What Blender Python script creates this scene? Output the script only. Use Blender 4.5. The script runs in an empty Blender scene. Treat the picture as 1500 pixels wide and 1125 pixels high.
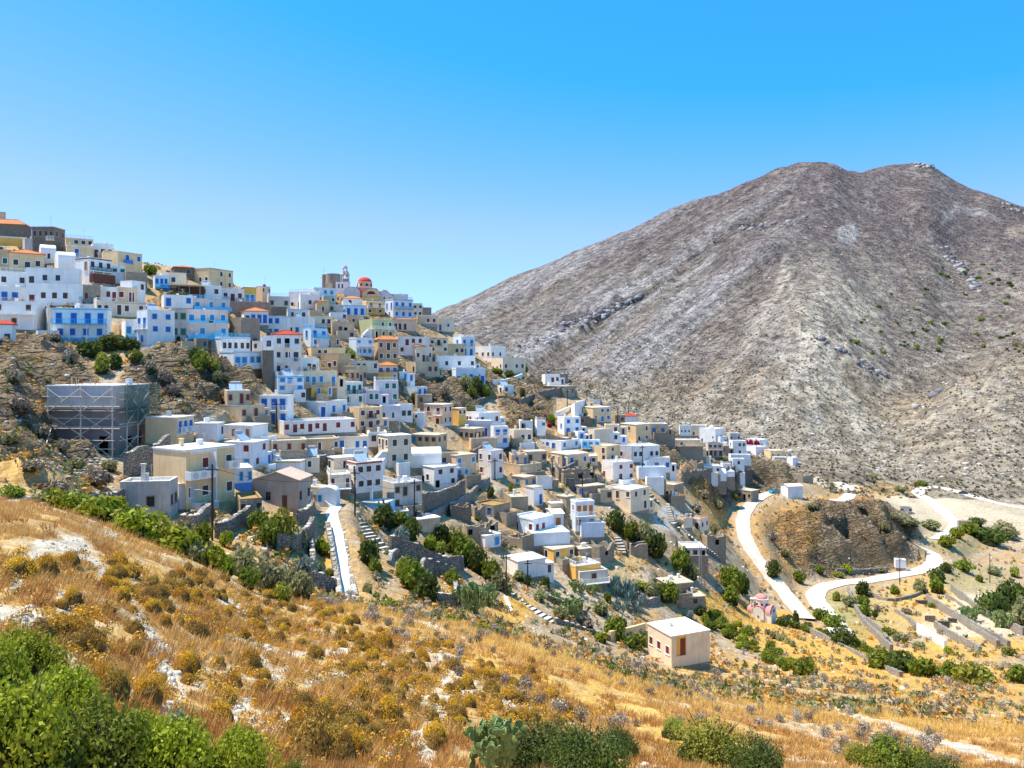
import bpy, math, random
import numpy as np
R = random.Random(7)
rs = np.random.RandomState(11)
C = bpy.context.scene.collection
sc = bpy.context.scene
F, U0, V0 = 1133.0, 750.0, 530.0        # focal length in photo pixels, centre column, eye-level row

# ---------------------------------------------------------------- camera, sky, sun, exposure
cd = bpy.data.cameras.new('camera'); cam = bpy.data.objects.new('camera', cd); C.objects.link(cam)
cd.sensor_width = 36; cd.lens = 36 * F / 1500; cd.shift_y = (V0 - 562.5) / 1500
cd.clip_start = 0.1; cd.clip_end = 9000
cam.location = (0, 0, 0); cam.rotation_euler = (math.radians(90), 0, 0)
sc.camera = cam
SUN_EL, SUN_AZ = math.radians(64), math.radians(-80)       # azimuth from +Y (view direction), negative = left
SUN_STRENGTH, SKY_STRENGTH, EXPOSURE = 3.5, 0.15, 1.08
w = bpy.data.worlds.new('World'); sc.world = w; w.use_nodes = True
nt = w.node_tree; bg = nt.nodes['Background']
sky = nt.nodes.new('ShaderNodeTexSky'); sky.sky_type = 'NISHITA'; sky.sun_disc = False
sky.sun_elevation = SUN_EL; sky.sun_rotation = SUN_AZ; sky.altitude = 300; sky.air_density = 1.0; sky.dust_density = 0.25; sky.ozone_density = 2.2
sp_ = nt.nodes.new('ShaderNodeSeparateColor'); cb_ = nt.nodes.new('ShaderNodeCombineColor'); nt.links.new(sky.outputs[0], sp_.inputs[0])
def _ma(i, k, c, lo):      # deep polarised Mediterranean blue: the same linear colour curve over the whole sky
    m = nt.nodes.new('ShaderNodeMath'); m.operation = 'MULTIPLY_ADD'; m.inputs[1].default_value = k; m.inputs[2].default_value = c; nt.links.new(sp_.outputs[i], m.inputs[0])
    l = nt.nodes.new('ShaderNodeMath'); l.operation = 'MULTIPLY'; l.inputs[1].default_value = lo; nt.links.new(sp_.outputs[i], l.inputs[0])
    x = nt.nodes.new('ShaderNodeMath'); x.operation = 'MAXIMUM'; nt.links.new(m.outputs[0], x.inputs[0]); nt.links.new(l.outputs[0], x.inputs[1]); nt.links.new(x.outputs[0], cb_.inputs[i])
_ma(0, .92, -1.28, .12); _ma(1, .40, .50, .1); _ma(2, .88, 0, .1)
_g = cb_.inputs[1].links[0].from_socket; _r = cb_.inputs[0].links[0].from_socket; _b = cb_.inputs[2].links[0].from_socket
_m = nt.nodes.new('ShaderNodeMath'); _m.operation = 'MULTIPLY'; _m.inputs[1].default_value = .56; nt.links.new(_g, _m.inputs[0])
_n = nt.nodes.new('ShaderNodeMath'); _n.operation = 'MINIMUM'; nt.links.new(_r, _n.inputs[0]); nt.links.new(_m.outputs[0], _n.inputs[1]); nt.links.new(_n.outputs[0], cb_.inputs[0])
nt.links.new(cb_.outputs[0], bg.inputs['Color'])
bg.inputs['Strength'].default_value = SKY_STRENGTH
sl = bpy.data.lights.new('sun', 'SUN'); so = bpy.data.objects.new('sun', sl); C.objects.link(so)
sl.energy = SUN_STRENGTH; sl.angle = math.radians(0.55); sl.color = (1.0, 0.93, 0.81)
from mathutils import Vector, Matrix
sdir = Vector((math.sin(SUN_AZ)*math.cos(SUN_EL), math.cos(SUN_AZ)*math.cos(SUN_EL), math.sin(SUN_EL)))
so.rotation_euler = sdir.to_track_quat('Z', 'Y').to_euler()
sc.view_settings.view_transform = 'Standard'; sc.view_settings.look = 'None'
sc.view_settings.exposure = EXPOSURE; sc.view_settings.gamma = 1.0; sc.view_settings.use_curve_mapping = False

# ---------------------------------------------------------------- noise (numpy)
def _hash(ix, iy, seed):
    h = (ix.astype(np.int64)*374761393 + iy.astype(np.int64)*668265263 + seed*974711) & 0xffffffff
    h = ((h ^ (h >> 13)) * 1274126177) & 0xffffffff
    return ((h ^ (h >> 16)) & 0xffff) / 65535.0
def vnoise(x, y, seed=0):
    ix, iy = np.floor(x), np.floor(y); fx, fy = x-ix, y-iy
    fx = fx*fx*(3-2*fx); fy = fy*fy*(3-2*fy)
    a, b = _hash(ix, iy, seed), _hash(ix+1, iy, seed); c, d = _hash(ix, iy+1, seed), _hash(ix+1, iy+1, seed)
    return (a+(b-a)*fx)*(1-fy) + (c+(d-c)*fx)*fy
def fbm(x, y, seed=0, octv=4):
    s, a, t = 0, 1, 0
    for k in range(octv):
        s = s + a*vnoise(x, y, seed+k*17); t += a; a *= .5; x = x*2.03+13.7; y = y*2.03+7.1
    return s/t*2-1
def ridged(x, y, seed=0, octv=4):
    s, a, t = 0, 1, 0
    for k in range(octv):
        s = s + a*(1-np.abs(vnoise(x, y, seed+k*17)*2-1)); t += a; a *= .5; x = x*2.03+3.7; y = y*2.03+9.1
    return s/t
def sstep(a, b, x):
    t = np.clip((x-a)/(b-a), 0, 1); return t*t*(3-2*t)

# ---------------------------------------------------------------- terrain profiles: column -> (row, distance) along the ray
PROF = {
-700:[(1125,12),(900,24),(740,44),(640,75),(520,105),(420,140),(320,180),(250,215),(330,270),(600,340),(640,500),(600,900),(560,1500),(548,3200)],
-300:[(1125,13),(900,26),(760,42),(720,60),(690,85),(600,105),(500,130),(430,150),(360,185),(290,215),(330,260),(600,330),(640,500),(600,900),(560,1500),(548,3200)],
0:[(1125,14),(1000,20),(900,26),(800,36),(740,50),(728,64),(700,80),(640,98),(560,112),(510,135),(480,150),(440,160),(400,172),(372,185),(345,203),(340,214),(400,260),(600,330),(640,500),(570,1000),(545,3000)],
100:[(1125,14.5),(1000,22),(900,29),(830,36),(775,47),(748,58),(738,70),(712,88),(667,108),(655,114),(585,127),(540,137),(505,148),(480,153),(440,163),(400,175),(378,190),(362,207),(372,235),(600,330),(640,500),(570,1000),(545,3000)],
200:[(1125,16),(1000,25),(900,34),(830,45),(793,58),(785,70),(768,92),(740,98),(700,108),(660,116),(600,126),(540,138),(505,150),(450,170),(400,195),(378,222),(390,250),(600,340),(620,600),(560,1000),(545,3000)],
300:[(1125,18),(1000,29),(900,42),(833,58),(822,75),(790,88),(758,97),(720,104),(660,120),(600,129),(560,138),(505,155),(460,178),(420,210),(394,240),(404,265),(600,350),(620,600),(560,1000),(545,3000)],
400:[(1125,21),(1000,34),(930,47),(882,62),(870,75),(840,85),(780,96),(750,108),(700,118),(660,130),(630,140),(590,150),(560,158),(520,172),(480,200),(445,250),(440,268),(600,360),(620,600),(540,1000),(540,3000)],
500:[(1125,23),(1000,38),(930,52),(887,66),(885,80),(868,94),(800,106),(745,120),(700,130),(660,142),(620,158),(580,172),(540,190),(500,215),(460,245),(432,275),(417,300),(414,315),(600,400),(560,700),(535,1000),(520,1500),(600,3000)],
600:[(1125,25),(1000,42),(940,56),(907,68),(905,85),(860,105),(800,122),(760,134),(720,148),(680,160),(640,175),(600,190),(560,205),(520,228),(480,258),(453,285),(446,295),(500,330),(600,450),(560,700),(520,1000),(475,1450),(600,3000)],
700:[(1125,27),(1000,46),(950,58),(917,75),(915,95),(880,118),(840,132),(790,145),(740,158),(700,170),(660,185),(620,200),(580,222),(550,240),(520,262),(502,280),(498,290),(560,330),(620,430),(560,600),(500,1000),(432,1450),(600,3000)],
800:[(1125,30),(1000,52),(965,62),(942,85),(935,105),(900,125),(850,140),(800,152),(750,165),(700,182),(660,198),(620,218),(590,238),(567,258),(556,270),(600,310),(640,420),(590,560),(500,850),(450,1060),(386,1440),(600,3000)],
900:[(1125,32),(1020,55),(985,75),(983,100),(950,125),(900,140),(850,150),(800,162),(750,175),(700,190),(660,210),(630,230),(607,250),(598,262),(640,310),(660,400),(600,540),(500,800),(400,1150),(345,1420),(600,3000)],
1000:[(1125,34),(1040,56),(1005,80),(1000,105),(975,128),(920,146),(860,160),(800,178),(750,200),(710,225),(670,255),(645,280),(634,295),(670,340),(690,420),(640,480),(560,620),(480,820),(400,1080),(303,1400),(600,3000)],
1100:[(1125,36),(1060,55),(1020,85),(1000,115),(970,135),(930,160),(905,182),(850,207),(800,235),(750,265),(722,285),(690,300),(662,315),(658,325),(690,350),(700,420),(640,475),(560,590),(480,740),(400,940),(330,1160),(265,1400),(600,3000)],
1150:[(1125,37),(1060,57),(1020,90),(990,125),(950,150),(910,180),(880,205),(850,222),(790,250),(745,268),(722,290),(690,305),(680,315),(690,350),(700,410),(640,470),(560,570),(500,670),(420,860),(340,1110),(246,1400),(600,3000)],
1200:[(1125,38),(1060,60),(1020,95),(980,130),(940,160),(900,192),(868,222),(842,240),(828,250),(760,262),(732,285),(718,310),(718,340),(700,400),(690,430),(640,490),(560,585),(495,670),(400,930),(300,1200),(240,1400),(600,3000)],
1250:[(1125,39),(1060,63),(1020,100),(970,140),(920,180),(880,215),(845,245),(828,255),(765,268),(735,290),(724,310),(740,340),(700,400),(690,430),(640,515),(560,630),(500,745),(400,960),(330,1160),(249,1410),(600,3000)],
1300:[(1125,40),(1060,66),(1010,110),(960,155),(900,200),(862,235),(842,248),(828,256),(775,275),(748,295),(743,310),(760,330),(735,380),(700,450),(660,530),(630,620),(560,710),(480,860),(400,1030),(300,1350),(242,1500),(600,3000)],
1400:[(1125,42),(1060,72),(1000,120),(940,170),(880,220),(840,260),(800,300),(765,340),(730,380),(700,430),(640,500),(600,550),(570,590),(600,680),(540,800),(480,920),(400,1100),(300,1350),(260,1480),(600,3000)],
1500:[(1125,44),(1060,80),(1000,130),(940,180),(880,230),(840,275),(800,320),(750,370),(700,430),(640,490),(560,560),(517,620),(530,720),(480,850),(400,1050),(330,1300),(300,1420),(600,3000)],
1800:[(1125,50),(1060,95),(1000,150),(880,240),(750,380),(600,520),(480,650),(420,760),(440,900),(410,1300),(370,1500),(600,3000)],
2200:[(1125,50),(1060,95),(1000,150),(880,240),(750,360),(600,470),(450,600),(360,720),(390,900),(370,1300),(350,1500),(600,3000)],
}
RIDGE = [(600,480),(640,457),(670,444),(700,432),(730,418),(760,405),(800,387),(850,365),(900,345),(950,322),(1000,303),(1050,285),(1100,265),(1130,252),(1150,246),(1170,241),(1190,240),(1210,240),(1225,243),(1240,250),(1262,253),(1280,249),(1300,242),(1325,238),(1345,236),(1362,238),(1375,246),(1400,262),(1425,275),(1450,282),(1475,293),(1500,304),(1600,340),(1800,400)]
def build_grid():
    U = np.concatenate([np.arange(-700,-60,40), np.arange(-60,1561,5), np.arange(1600,2201,40)]).astype(float)
    segs = []; y = 1.2
    while y < 4000:
        segs.append(y); y *= 1.011 if y < 60 else (1.0062 if y < 330 else (1.0085 if y<1600 else 1.05))
    Y = np.array(segs)
    cols = sorted(PROF); Z = []
    for c in cols:
        p = PROF[c]
        yy = np.array([1.0]+[q[1] for q in p]+[4200.0]); zz = np.array([-2.3]+[(V0-q[0])/F*q[1] for q in p]+[(V0-p[-1][0])/F*4200])
        Z.append(np.interp(Y, yy, zz))
    Z = np.array(Z)                                   # cols x Y
    out = np.empty((len(U), len(Y)))
    for j in range(len(Y)): out[:, j] = np.interp(U, cols, Z[:, j])
    # smoothing along columns then along depth
    def gs(a, sig, ax):
        r = int(sig*2.5)+1; k = np.exp(-0.5*(np.arange(-r, r+1)/sig)**2); k /= k.sum()
        pad = [(0,0),(0,0)]; pad[ax] = (r, r); b = np.pad(a, pad, mode='edge'); o = np.zeros_like(a)
        for i, kk in enumerate(k): o += kk*(b[i:i+a.shape[0], :] if ax == 0 else b[:, i:i+a.shape[1]])
        return o
    out = gs(out, 6.0, 0); out = gs(out, 2.2, 1)
    # ridge line of the mountain
    ang = V0 - F*out/Y[None, :]; far = Y > 900
    top = ang[:, far].min(1); want = np.interp(U, [r[0] for r in RIDGE], [r[1] for r in RIDGE])
    ok = sstep(585, 640, U)*(1-sstep(1700, 1900, U)); dv = (want-top)*ok
    wgt = sstep(520, 1250, Y)*(1-0.0*Y)
    out = out - dv[:, None]*wgt[None, :]*Y[None, :]/F
    return U, Y, out
GU, GY, GZ = build_grid()
GZ0 = GZ.copy()                                       # smooth version used to place things
GX = (GU[:, None]-U0)/F*GY[None, :]; GYY = np.broadcast_to(GY, GX.shape)
GV = V0 - F*GZ0/GY[None, :]                           # photo row of every terrain vertex
def lookup(G, u, y):
    i = np.clip(np.searchsorted(GU, u)-1, 0, len(GU)-2); j = np.clip(np.searchsorted(GY, y)-1, 0, len(GY)-2)
    a = np.clip((u-GU[i])/(GU[i+1]-GU[i]), 0, 1); b = np.clip((y-GY[j])/(GY[j+1]-GY[j]), 0, 1)
    return (G[i, j]*(1-a)+G[i+1, j]*a)*(1-b)+(G[i, j+1]*(1-a)+G[i+1, j+1]*a)*b
def ground(x, y): return float(lookup(GZ, U0+F*x/max(y, .5), y))
def groundv(x, y): return lookup(GZ, U0+F*x/np.maximum(y, .5), y)
def cast(u, v, ymin=3.0, G=None):
    G = GZ0 if G is None else G
    i = min(max(int(np.searchsorted(GU, u))-1, 0), len(GU)-2); a = (u-GU[i])/(GU[i+1]-GU[i])
    z = G[i]*(1-a)+G[i+1]*a; vv = V0-F*z/GY
    k = np.nonzero((vv <= v) & (GY > ymin))[0]
    if len(k) == 0:
        m = GY > ymin; kk = np.argmin(np.where(m & (GY < 600), vv, 1e9)); y = GY[kk]
    else:
        k = k[0]
        if k > 0 and GY[k-1] > ymin:
            v0, v1 = vv[k-1], vv[k]; t = (v0-v)/(v0-v1+1e-9); y = GY[k-1]+(GY[k]-GY[k-1])*min(max(t, 0), 1)
        else: y = GY[k]
    return (u-U0)/F*y, y
def P3(u, v, ymin=3.0):
    x, y = cast(u, v, ymin); return (x, y, (V0-v)/F*y)

# relief noise
X, Yg = GX, GYY
near = 1-sstep(60, 95, Yg); village = sstep(80, 110, Yg)*(1-sstep(330, 420, Yg)); mount = sstep(420, 620, Yg)*(1-sstep(1900, 2300, Yg))
GZ = GZ + near*(fbm(X/2.5, Yg/2.5, 3, 4)*0.28 + fbm(X/.6, Yg/.6, 5, 2)*0.05)*sstep(3, 12, Yg)
GZ = GZ + village*(fbm(X/9, Yg/9, 21, 4)*0.9)
def blob(u, v, ru, rv, y0=0, y1=5000):
    d = ((GU[:, None]-u)/ru)**2+((GV-v)/rv)**2
    return (1-sstep(.5, 1.0, d))*((Yg > y0) & (Yg < y1))
rocky = np.clip(blob(40, 620, 120, 150, 78, 150)+blob(260, 560, 90, 60, 100, 170)+blob(330, 560, 60, 40, 100, 190)+blob(1235, 785, 120, 62, 230, 320)+blob(660, 565, 75, 40, 170, 270)
                + blob(770, 590, 45, 40, 190, 280)+blob(1040, 700, 50, 40, 230, 310)+blob(1130, 690, 50, 40, 240, 330)+blob(975, 650, 25, 60, 200, 300)+blob(750, 640, 40, 25, 180, 260)+0.45*blob(520,540,140,140,120,300), 0, 1)
rk = ridged(X/14+Yg/30, GZ/6+Yg/22, 41, 5)
cliff = blob(1250,785,110,50,236,310)
GZ = GZ + rocky*(rk-0.55)*8.5 + cliff*(sstep(.35,.7,ridged(X/16+3,GZ/9+Yg/40,47,4))-.5)*9
# mountain: ledges following the dipping strata, gullies, spurs
strat = (GZ - 0.62*X)/F*F
s1 = vnoise(strat/23.0+.6*fbm(X/160, Yg/160, 71, 3), np.zeros_like(strat)+.5, 61)
s2 = vnoise(strat/7.5+.5*fbm(X/60, Yg/60, 72, 3), X/300, 62)
leftside = 1-sstep(1080, 1220, GU)[:, None]*np.ones_like(X)
GZ = GZ + mount*(fbm(X/170, Yg/240, 81, 5)*20 + (ridged(X/75, Yg/260, 85, 5)-.55)*25*(0.5+.5*sstep(500,900,Yg)) + (sstep(.35,.65,s1)-.5)*9*(.12+.88*leftside) + (sstep(.3,.7,s2)-.5)*5*(.2+.8*leftside) + fbm(X/14, Yg/20, 83, 3)*2.2 + leftside*sstep(.45,.65,s1)*(ridged(X/13, Yg/18, 87, 3)-.5)*7)*(0.35+.65*(1-sstep(1150, 1400, Yg)))
# terrace steps of the right hill and of the mountain foot
midz = sstep(300, 360, Yg)*(1-sstep(560, 680, Yg)); GZ = GZ + midz*(fbm(X/40, Yg/40, 91, 5)*5 + (ridged(X/26, Yg/80, 93, 4)-.55)*5)*(1-village*.7)
# ---------------------------------------------------------------- materials
MATS = {}
class NB:
    def __init__(s, name):
        s.m = bpy.data.materials.new(name); s.m.use_nodes = True; s.t = s.m.node_tree; s.b = s.t.nodes['Principled BSDF']
    def n(s, typ, **kw):
        nd = s.t.nodes.new('ShaderNode'+typ)
        for k, v in kw.items():
            if isinstance(k, str) and k.startswith('i_'): nd.inputs[int(k[2:]) if k[2:].isdigit() else k[2:].replace('_', ' ')].default_value = v
            else: setattr(nd, k, v)
        return nd
    def l(s, a, b): s.t.links.new(a, b)
    def pos(s, scale=(1,1,1), obj=False):
        g = s.n('TexCoord').outputs['Object'] if obj else s.n('NewGeometry').outputs['Position']
        mp = s.n('Mapping'); mp.inputs['Scale'].default_value = scale; s.l(g, mp.inputs[0]); return mp.outputs[0]
    def noise(s, vec, scale, detail=4, rough=.55):
        n = s.n('TexNoise'); n.inputs['Scale'].default_value = scale; n.inputs['Detail'].default_value = detail; n.inputs['Roughness'].default_value = rough
        s.l(vec, n.inputs['Vector']); return n.outputs['Fac']
    def ramp(s, fac, a, b, ca=0.0, cb=1.0):
        r = s.n('MapRange'); r.inputs['From Min'].default_value = a; r.inputs['From Max'].default_value = b; r.inputs['To Min'].default_value = ca; r.inputs['To Max'].default_value = cb
        s.l(fac, r.inputs['Value']); return r.outputs[0]
    def mix(s, fac, a, b, mode='MIX'):
        m = s.n('Mix', data_type='RGBA', blend_type=mode)
        for i, v in ((0, fac), (6, a), (7, b)):
            if hasattr(v, 'links'): s.l(v, m.inputs[i])
            else: m.inputs[i].default_value = v if i == 0 else (tuple(v)+(1,) if len(v) == 3 else v)
        return m.outputs[2]
    def mul(s, a, b, op='MULTIPLY'):
        m = s.n('Math', operation=op)
        for i, v in ((0, a), (1, b)):
            if hasattr(v, 'links'): s.l(v, m.inputs[i])
            else: m.inputs[i].default_value = v
        return m.outputs[0]
    def bump(s, h, dist, strength=1.0):
        b = s.n('Bump'); b.inputs['Distance'].default_value = dist; b.inputs['Strength'].default_value = strength; s.l(h, b.inputs['Height']); s.l(b.outputs[0], s.b.inputs['Normal'])
    def done(s, col, rough=.9, spec=.15):
        if hasattr(col, 'links'): s.l(col, s.b.inputs['Base Color'])
        else: s.b.inputs['Base Color'].default_value = tuple(col)+(1,)
        s.b.inputs['Roughness'].default_value = rough; s.b.inputs['Specular IOR Level'].default_value = spec; return s.m
def sc3(c, k): return tuple(min(1, x*k) for x in c)
def plaster(name, c, dirt=.20, streak=.18):
    if name in MATS: return MATS[name]
    b = NB(name); p = b.pos()
    n1 = b.ramp(b.noise(p, .45, 5), .35, .7); n2 = b.ramp(b.noise(b.pos((2.6, 2.6, .25)), 1.0, 4), .5, .75)
    col = b.mix(n1, sc3(c, 1-dirt), sc3(c, 1.04)); col = b.mix(b.mul(n2, streak*2.2), col, (c[0]*.5+.04, c[1]*.46+.03, c[2]*.42+.02))
    b.bump(b.noise(p, 6, 3), .03, .6); MATS[name] = b.done(col, .92); return MATS[name]
def stonework(name, c1, c2, mortar, scale=2.4, bump=.12, flat=1.6):
    if name in MATS: return MATS[name]
    b = NB(name); p = b.pos((1, 1, flat)); 
    wob = b.n('VectorMath', operation='ADD'); nz = b.n('TexNoise'); nz.inputs['Scale'].default_value = 1.3; b.l(p, nz.inputs['Vector'])
    sc_ = b.n('VectorMath', operation='SCALE'); sc_.inputs['Scale'].default_value = .35; b.l(nz.outputs['Color'], sc_.inputs[0]); b.l(p, wob.inputs[0]); b.l(sc_.outputs[0], wob.inputs[1])
    v = b.n('TexVoronoi', feature='F1'); v.inputs['Scale'].default_value = scale; b.l(wob.outputs[0], v.inputs['Vector'])
    e = b.n('TexVoronoi', feature='DISTANCE_TO_EDGE'); e.inputs['Scale'].default_value = scale; b.l(wob.outputs[0], e.inputs['Vector'])
    sepc = b.n('SeparateColor'); b.l(v.outputs['Color'], sepc.inputs[0])
    col = b.mix(sepc.outputs[0], c1, c2); col = b.mix(b.ramp(e.outputs['Distance'], .02, .12, 1, 0), col, mortar)
    col = b.mix(b.ramp(b.noise(p, .25, 4), .3, .75), col, sc3(c1, .8), 'MIX') if False else col
    col = b.mix(b.mul(b.ramp(b.noise(b.pos(), .3, 5), .4, .75), .5), col, sc3(c2, .62))
    b.bump(b.ramp(e.outputs['Distance'], 0, .16), bump, 1.0); MATS[name] = b.done(col, .95); return MATS[name]
def plain(name, c, rough=.6, spec=.3, var=.12, sc_=3.0):
    if name in MATS: return MATS[name]
    b = NB(name); n = b.noise(b.pos(), sc_, 3); col = b.mix(b.ramp(n, .3, .7), sc3(c, 1-var), sc3(c, 1+var)); MATS[name] = b.done(col, rough, spec); return MATS[name]
def tiles(name, c):
    b = NB(name); p = b.pos(obj=True); wv = b.n('TexWave', wave_type='BANDS', bands_direction='X'); wv.inputs['Scale'].default_value = 1.3; wv.inputs['Distortion'].default_value = .5; b.l(p, wv.inputs['Vector'])
    n = b.ramp(b.noise(p, 2.5, 4), .3, .7); col = b.mix(n, sc3(c, .72), sc3(c, 1.12)); col = b.mix(b.mul(b.ramp(wv.outputs['Fac'], 0, .35, 1, 0), .35), col, sc3(c, .45)); b.bump(wv.outputs['Fac'], .06, .8)
    MATS[name] = b.done(col, .85); return MATS[name]
WALL = {
 'W':plaster('white_plaster', (.90,.865,.80), .12, .16), 'C':plaster('cream_plaster', (.87,.71,.50), .14), 'Y':plaster('pale_yellow_plaster', (.88,.63,.34), .14),
 'O':plaster('golden_yellow_plaster', (.90,.52,.13), .14), 'T':plaster('tan_render', (.68,.51,.32), .25, .25), 'S':stonework('grey_brown_masonry', (.54,.43,.30), (.40,.32,.23), (.46,.37,.27)),
 'D':stonework('weathered_brown_masonry', (.38,.29,.20), (.26,.21,.16), (.28,.23,.17)), 'G':plaster('weathered_grey_render', (.66,.60,.52), .25, .3), 'P':plaster('pale_pink_plaster', (.88,.62,.50), .12),
 'E':plaster('olive_green_plaster', (.58,.58,.30), .15), 'B':plaster('sky_blue_plaster', (.22,.56,.84), .12), 'L':plaster('lilac_grey_plaster', (.68,.64,.66), .12), 'R':plaster('ochre_brown_render', (.68,.46,.25), .22, .2),
 'X':plaster('cement_block_wall', (.46,.39,.32), .2, .3), 'V':plaster('sage_green_plaster', (.36,.50,.38), .12), 'H':plaster('peach_plaster', (.84,.58,.36), .14), 'U':plaster('bluish_white_plaster', (.76,.81,.84), .10), 'K':plaster('pinkish_white_plaster', (.87,.78,.70), .12)}
ROOFM = {'w':plaster('lime_white_roof', (.78,.75,.68), .12), 't':plaster('tan_earth_roof', (.62,.52,.38), .22), 'g':plaster('grey_cement_roof', (.48,.45,.40), .2), 'o':tiles('orange_tiles', (.66,.25,.10)), 'r':tiles('red_tiles', (.55,.09,.05)),
         'n':plaster('dry_grass_roof', (.48,.31,.12), .35), 'p':plaster('salmon_roof', (.68,.48,.36), .15)}
WC = {'k':plain('dark_glass', (.03,.032,.04), .25, .5), 'b':plain('blue_paint', (.03,.13,.44), .45), 'r':plain('dark_red_paint', (.20,.03,.02), .5), 'c':plain('turquoise_paint', (.03,.28,.52), .45),
      'g':plain('green_paint', (.01,.16,.11), .5), 'n':plain('brown_wood', (.11,.055,.03), .6), 'o':plain('orange_wood', (.50,.18,.04), .6), 'd':plain('dark_opening', (.012,.010,.010), .95, .0)}
TR = {'w':WALL['W'], 'b':plain('blue_trim', (.05,.22,.62)), 'c':plain('turquoise_trim', (.12,.50,.75)), 'r':plain('red_trim', (.38,.07,.04)), 'k':plain('dark_iron', (.03,.03,.035)), 'n':WC['n'], 'g':plaster('cement_trim', (.42,.38,.32)), 'y':plaster('yellow_trim', (.80,.58,.06)), 'l':plain('light_blue_trim', (.42,.62,.78)), 't':WALL['T']}
GLASS = plain('window_glass', (.05,.07,.09), .12, .6)
METAL = plain('galvanised_metal', (.42,.42,.42), .45, .5); SOLAR = plain('solar_panel_glass', (.35,.45,.55), .15, .8); WOODP = plain('dark_pole_wood', (.045,.032,.028), .85)
CONC = plaster('concrete', (.50,.48,.45), .15, .2)

# ---------------------------------------------------------------- mesh helper
class MB:
    def __init__(s): s.v = []; s.f = []; s.m = []
    def add(s, vs, fs, m=0):
        k = len(s.v); s.v += [tuple(p) for p in vs]; s.f += [tuple(i+k for i in f) for f in fs]; s.m += [m]*len(fs)
    def quad(s, a, b, c, d, m=0): s.add([a, b, c, d], [(0,1,2,3)], m)
    def box(s, x0, x1, y0, y1, z0, z1, m=0):
        s.add([(x0,y0,z0),(x1,y0,z0),(x1,y1,z0),(x0,y1,z0),(x0,y0,z1),(x1,y0,z1),(x1,y1,z1),(x0,y1,z1)], [(0,3,2,1),(4,5,6,7),(0,1,5,4),(1,2,6,5),(2,3,7,6),(3,0,4,7)], m)
    def tube(s, p, q, r, n=6, m=0, r2=None, cap=True):
        p, q = Vector(p), Vector(q); d = (q-p).normalized(); a = d.orthogonal().normalized(); b = d.cross(a); r2 = r if r2 is None else r2
        vs = [p+(a*math.cos(t)+b*math.sin(t))*r for t in [2*math.pi*i/n for i in range(n)]]+[q+(a*math.cos(t)+b*math.sin(t))*r2 for t in [2*math.pi*i/n for i in range(n)]]
        fs = [(i, (i+1) % n, n+(i+1) % n, n+i) for i in range(n)]
        if cap: fs += [tuple(range(n-1, -1, -1)), tuple(range(n, 2*n))]
        s.add(vs, fs, m)
    def lathe(s, prof, cx=0, cy=0, n=16, m=0, a0=0, a1=2*math.pi):
        full = abs(a1-a0-2*math.pi) < 1e-6; k = n if full else n+1
        vs = [(cx+r*math.cos(a0+(a1-a0)*i/n), cy+r*math.sin(a0+(a1-a0)*i/n), z) for r, z in prof for i in range(k)]
        fs = [(j*k+i, j*k+(i+1) % k, (j+1)*k+(i+1) % k, (j+1)*k+i) for j in range(len(prof)-1) for i in range(n)]
        s.add(vs, fs, m)
    def mesh(s, name, mats):
        me = bpy.data.meshes.new(name); me.from_pydata(s.v, [], s.f)
        for mt in (mats if isinstance(mats, (list, tuple)) else [mats]): me.materials.append(mt)
        if any(s.m): me.polygons.foreach_set('material_index', s.m)
        me.update(); return me
    def build(s, name, mats, parent=None, loc=None, rz=0):
        return link(name, s.mesh(name, mats), parent, loc, rz)
def link(name, me, parent=None, loc=None, rz=0):
    o = bpy.data.objects.new(name, me); C.objects.link(o)
    if parent is not None: o.parent = parent
    if loc is not None: o.location = loc
    if rz: o.rotation_euler = (0, 0, rz)
    return o
USED = {}
def tag(o, label=None, cat=None, group=None, kind=None):
    if label: o['label'] = label; USED[label] = USED.get(label, 0)+1
    if cat: o['category'] = cat
    if group: o['group'] = group
    if kind: o['kind'] = kind
    return o
def empty(name, loc, rz=0, label=None, cat=None, group=None):
    o = bpy.data.objects.new(name, None); C.objects.link(o); o.location = loc; o.rotation_euler = (0, 0, rz); o.empty_display_size = .5
    return tag(o, label, cat, group)
def replicate(name, bv, bf, pos, scl, rot, mats, midx=None, tilt=None):
    """one mesh from many copies of a small base mesh (numpy)"""
    bv = np.asarray(bv, float); n = len(pos); k = len(bv); c, s_ = np.cos(rot)[:, None], np.sin(rot)[:, None]
    S = np.asarray(scl, float); S = np.repeat(S[:, None], 3, 1) if S.ndim == 1 else S
    vx = bv[None, :, 0]*S[:, 0:1]; vy = bv[None, :, 1]*S[:, 1:2]; vz = bv[None, :, 2]*S[:, 2:3]
    V = np.stack([vx*c-vy*s_, vx*s_+vy*c, vz], -1)+np.asarray(pos)[:, None, :]
    lens = np.array([len(f) for f in bf]); flat = np.concatenate([np.array(f) for f in bf])
    loops = (flat[None, :]+(np.arange(n)*k)[:, None]).ravel(); tot = np.tile(lens, n); st = np.concatenate([[0], np.cumsum(tot)[:-1]])
    me = bpy.data.meshes.new(name); me.vertices.add(n*k); me.vertices.foreach_set('co', V.ravel().astype(np.float32))
    me.loops.add(len(loops)); me.loops.foreach_set('vertex_index', loops.astype(np.int32)); me.polygons.add(len(tot)); me.polygons.foreach_set('loop_start', st.astype(np.int32)); me.polygons.foreach_set('loop_total', tot.astype(np.int32))
    for mt in (mats if isinstance(mats, list) else [mats]): me.materials.append(mt)
    if midx is not None: me.polygons.foreach_set('material_index', np.repeat(np.asarray(midx, np.int32), len(bf)))
    me.update(calc_edges=True); return me
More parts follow.
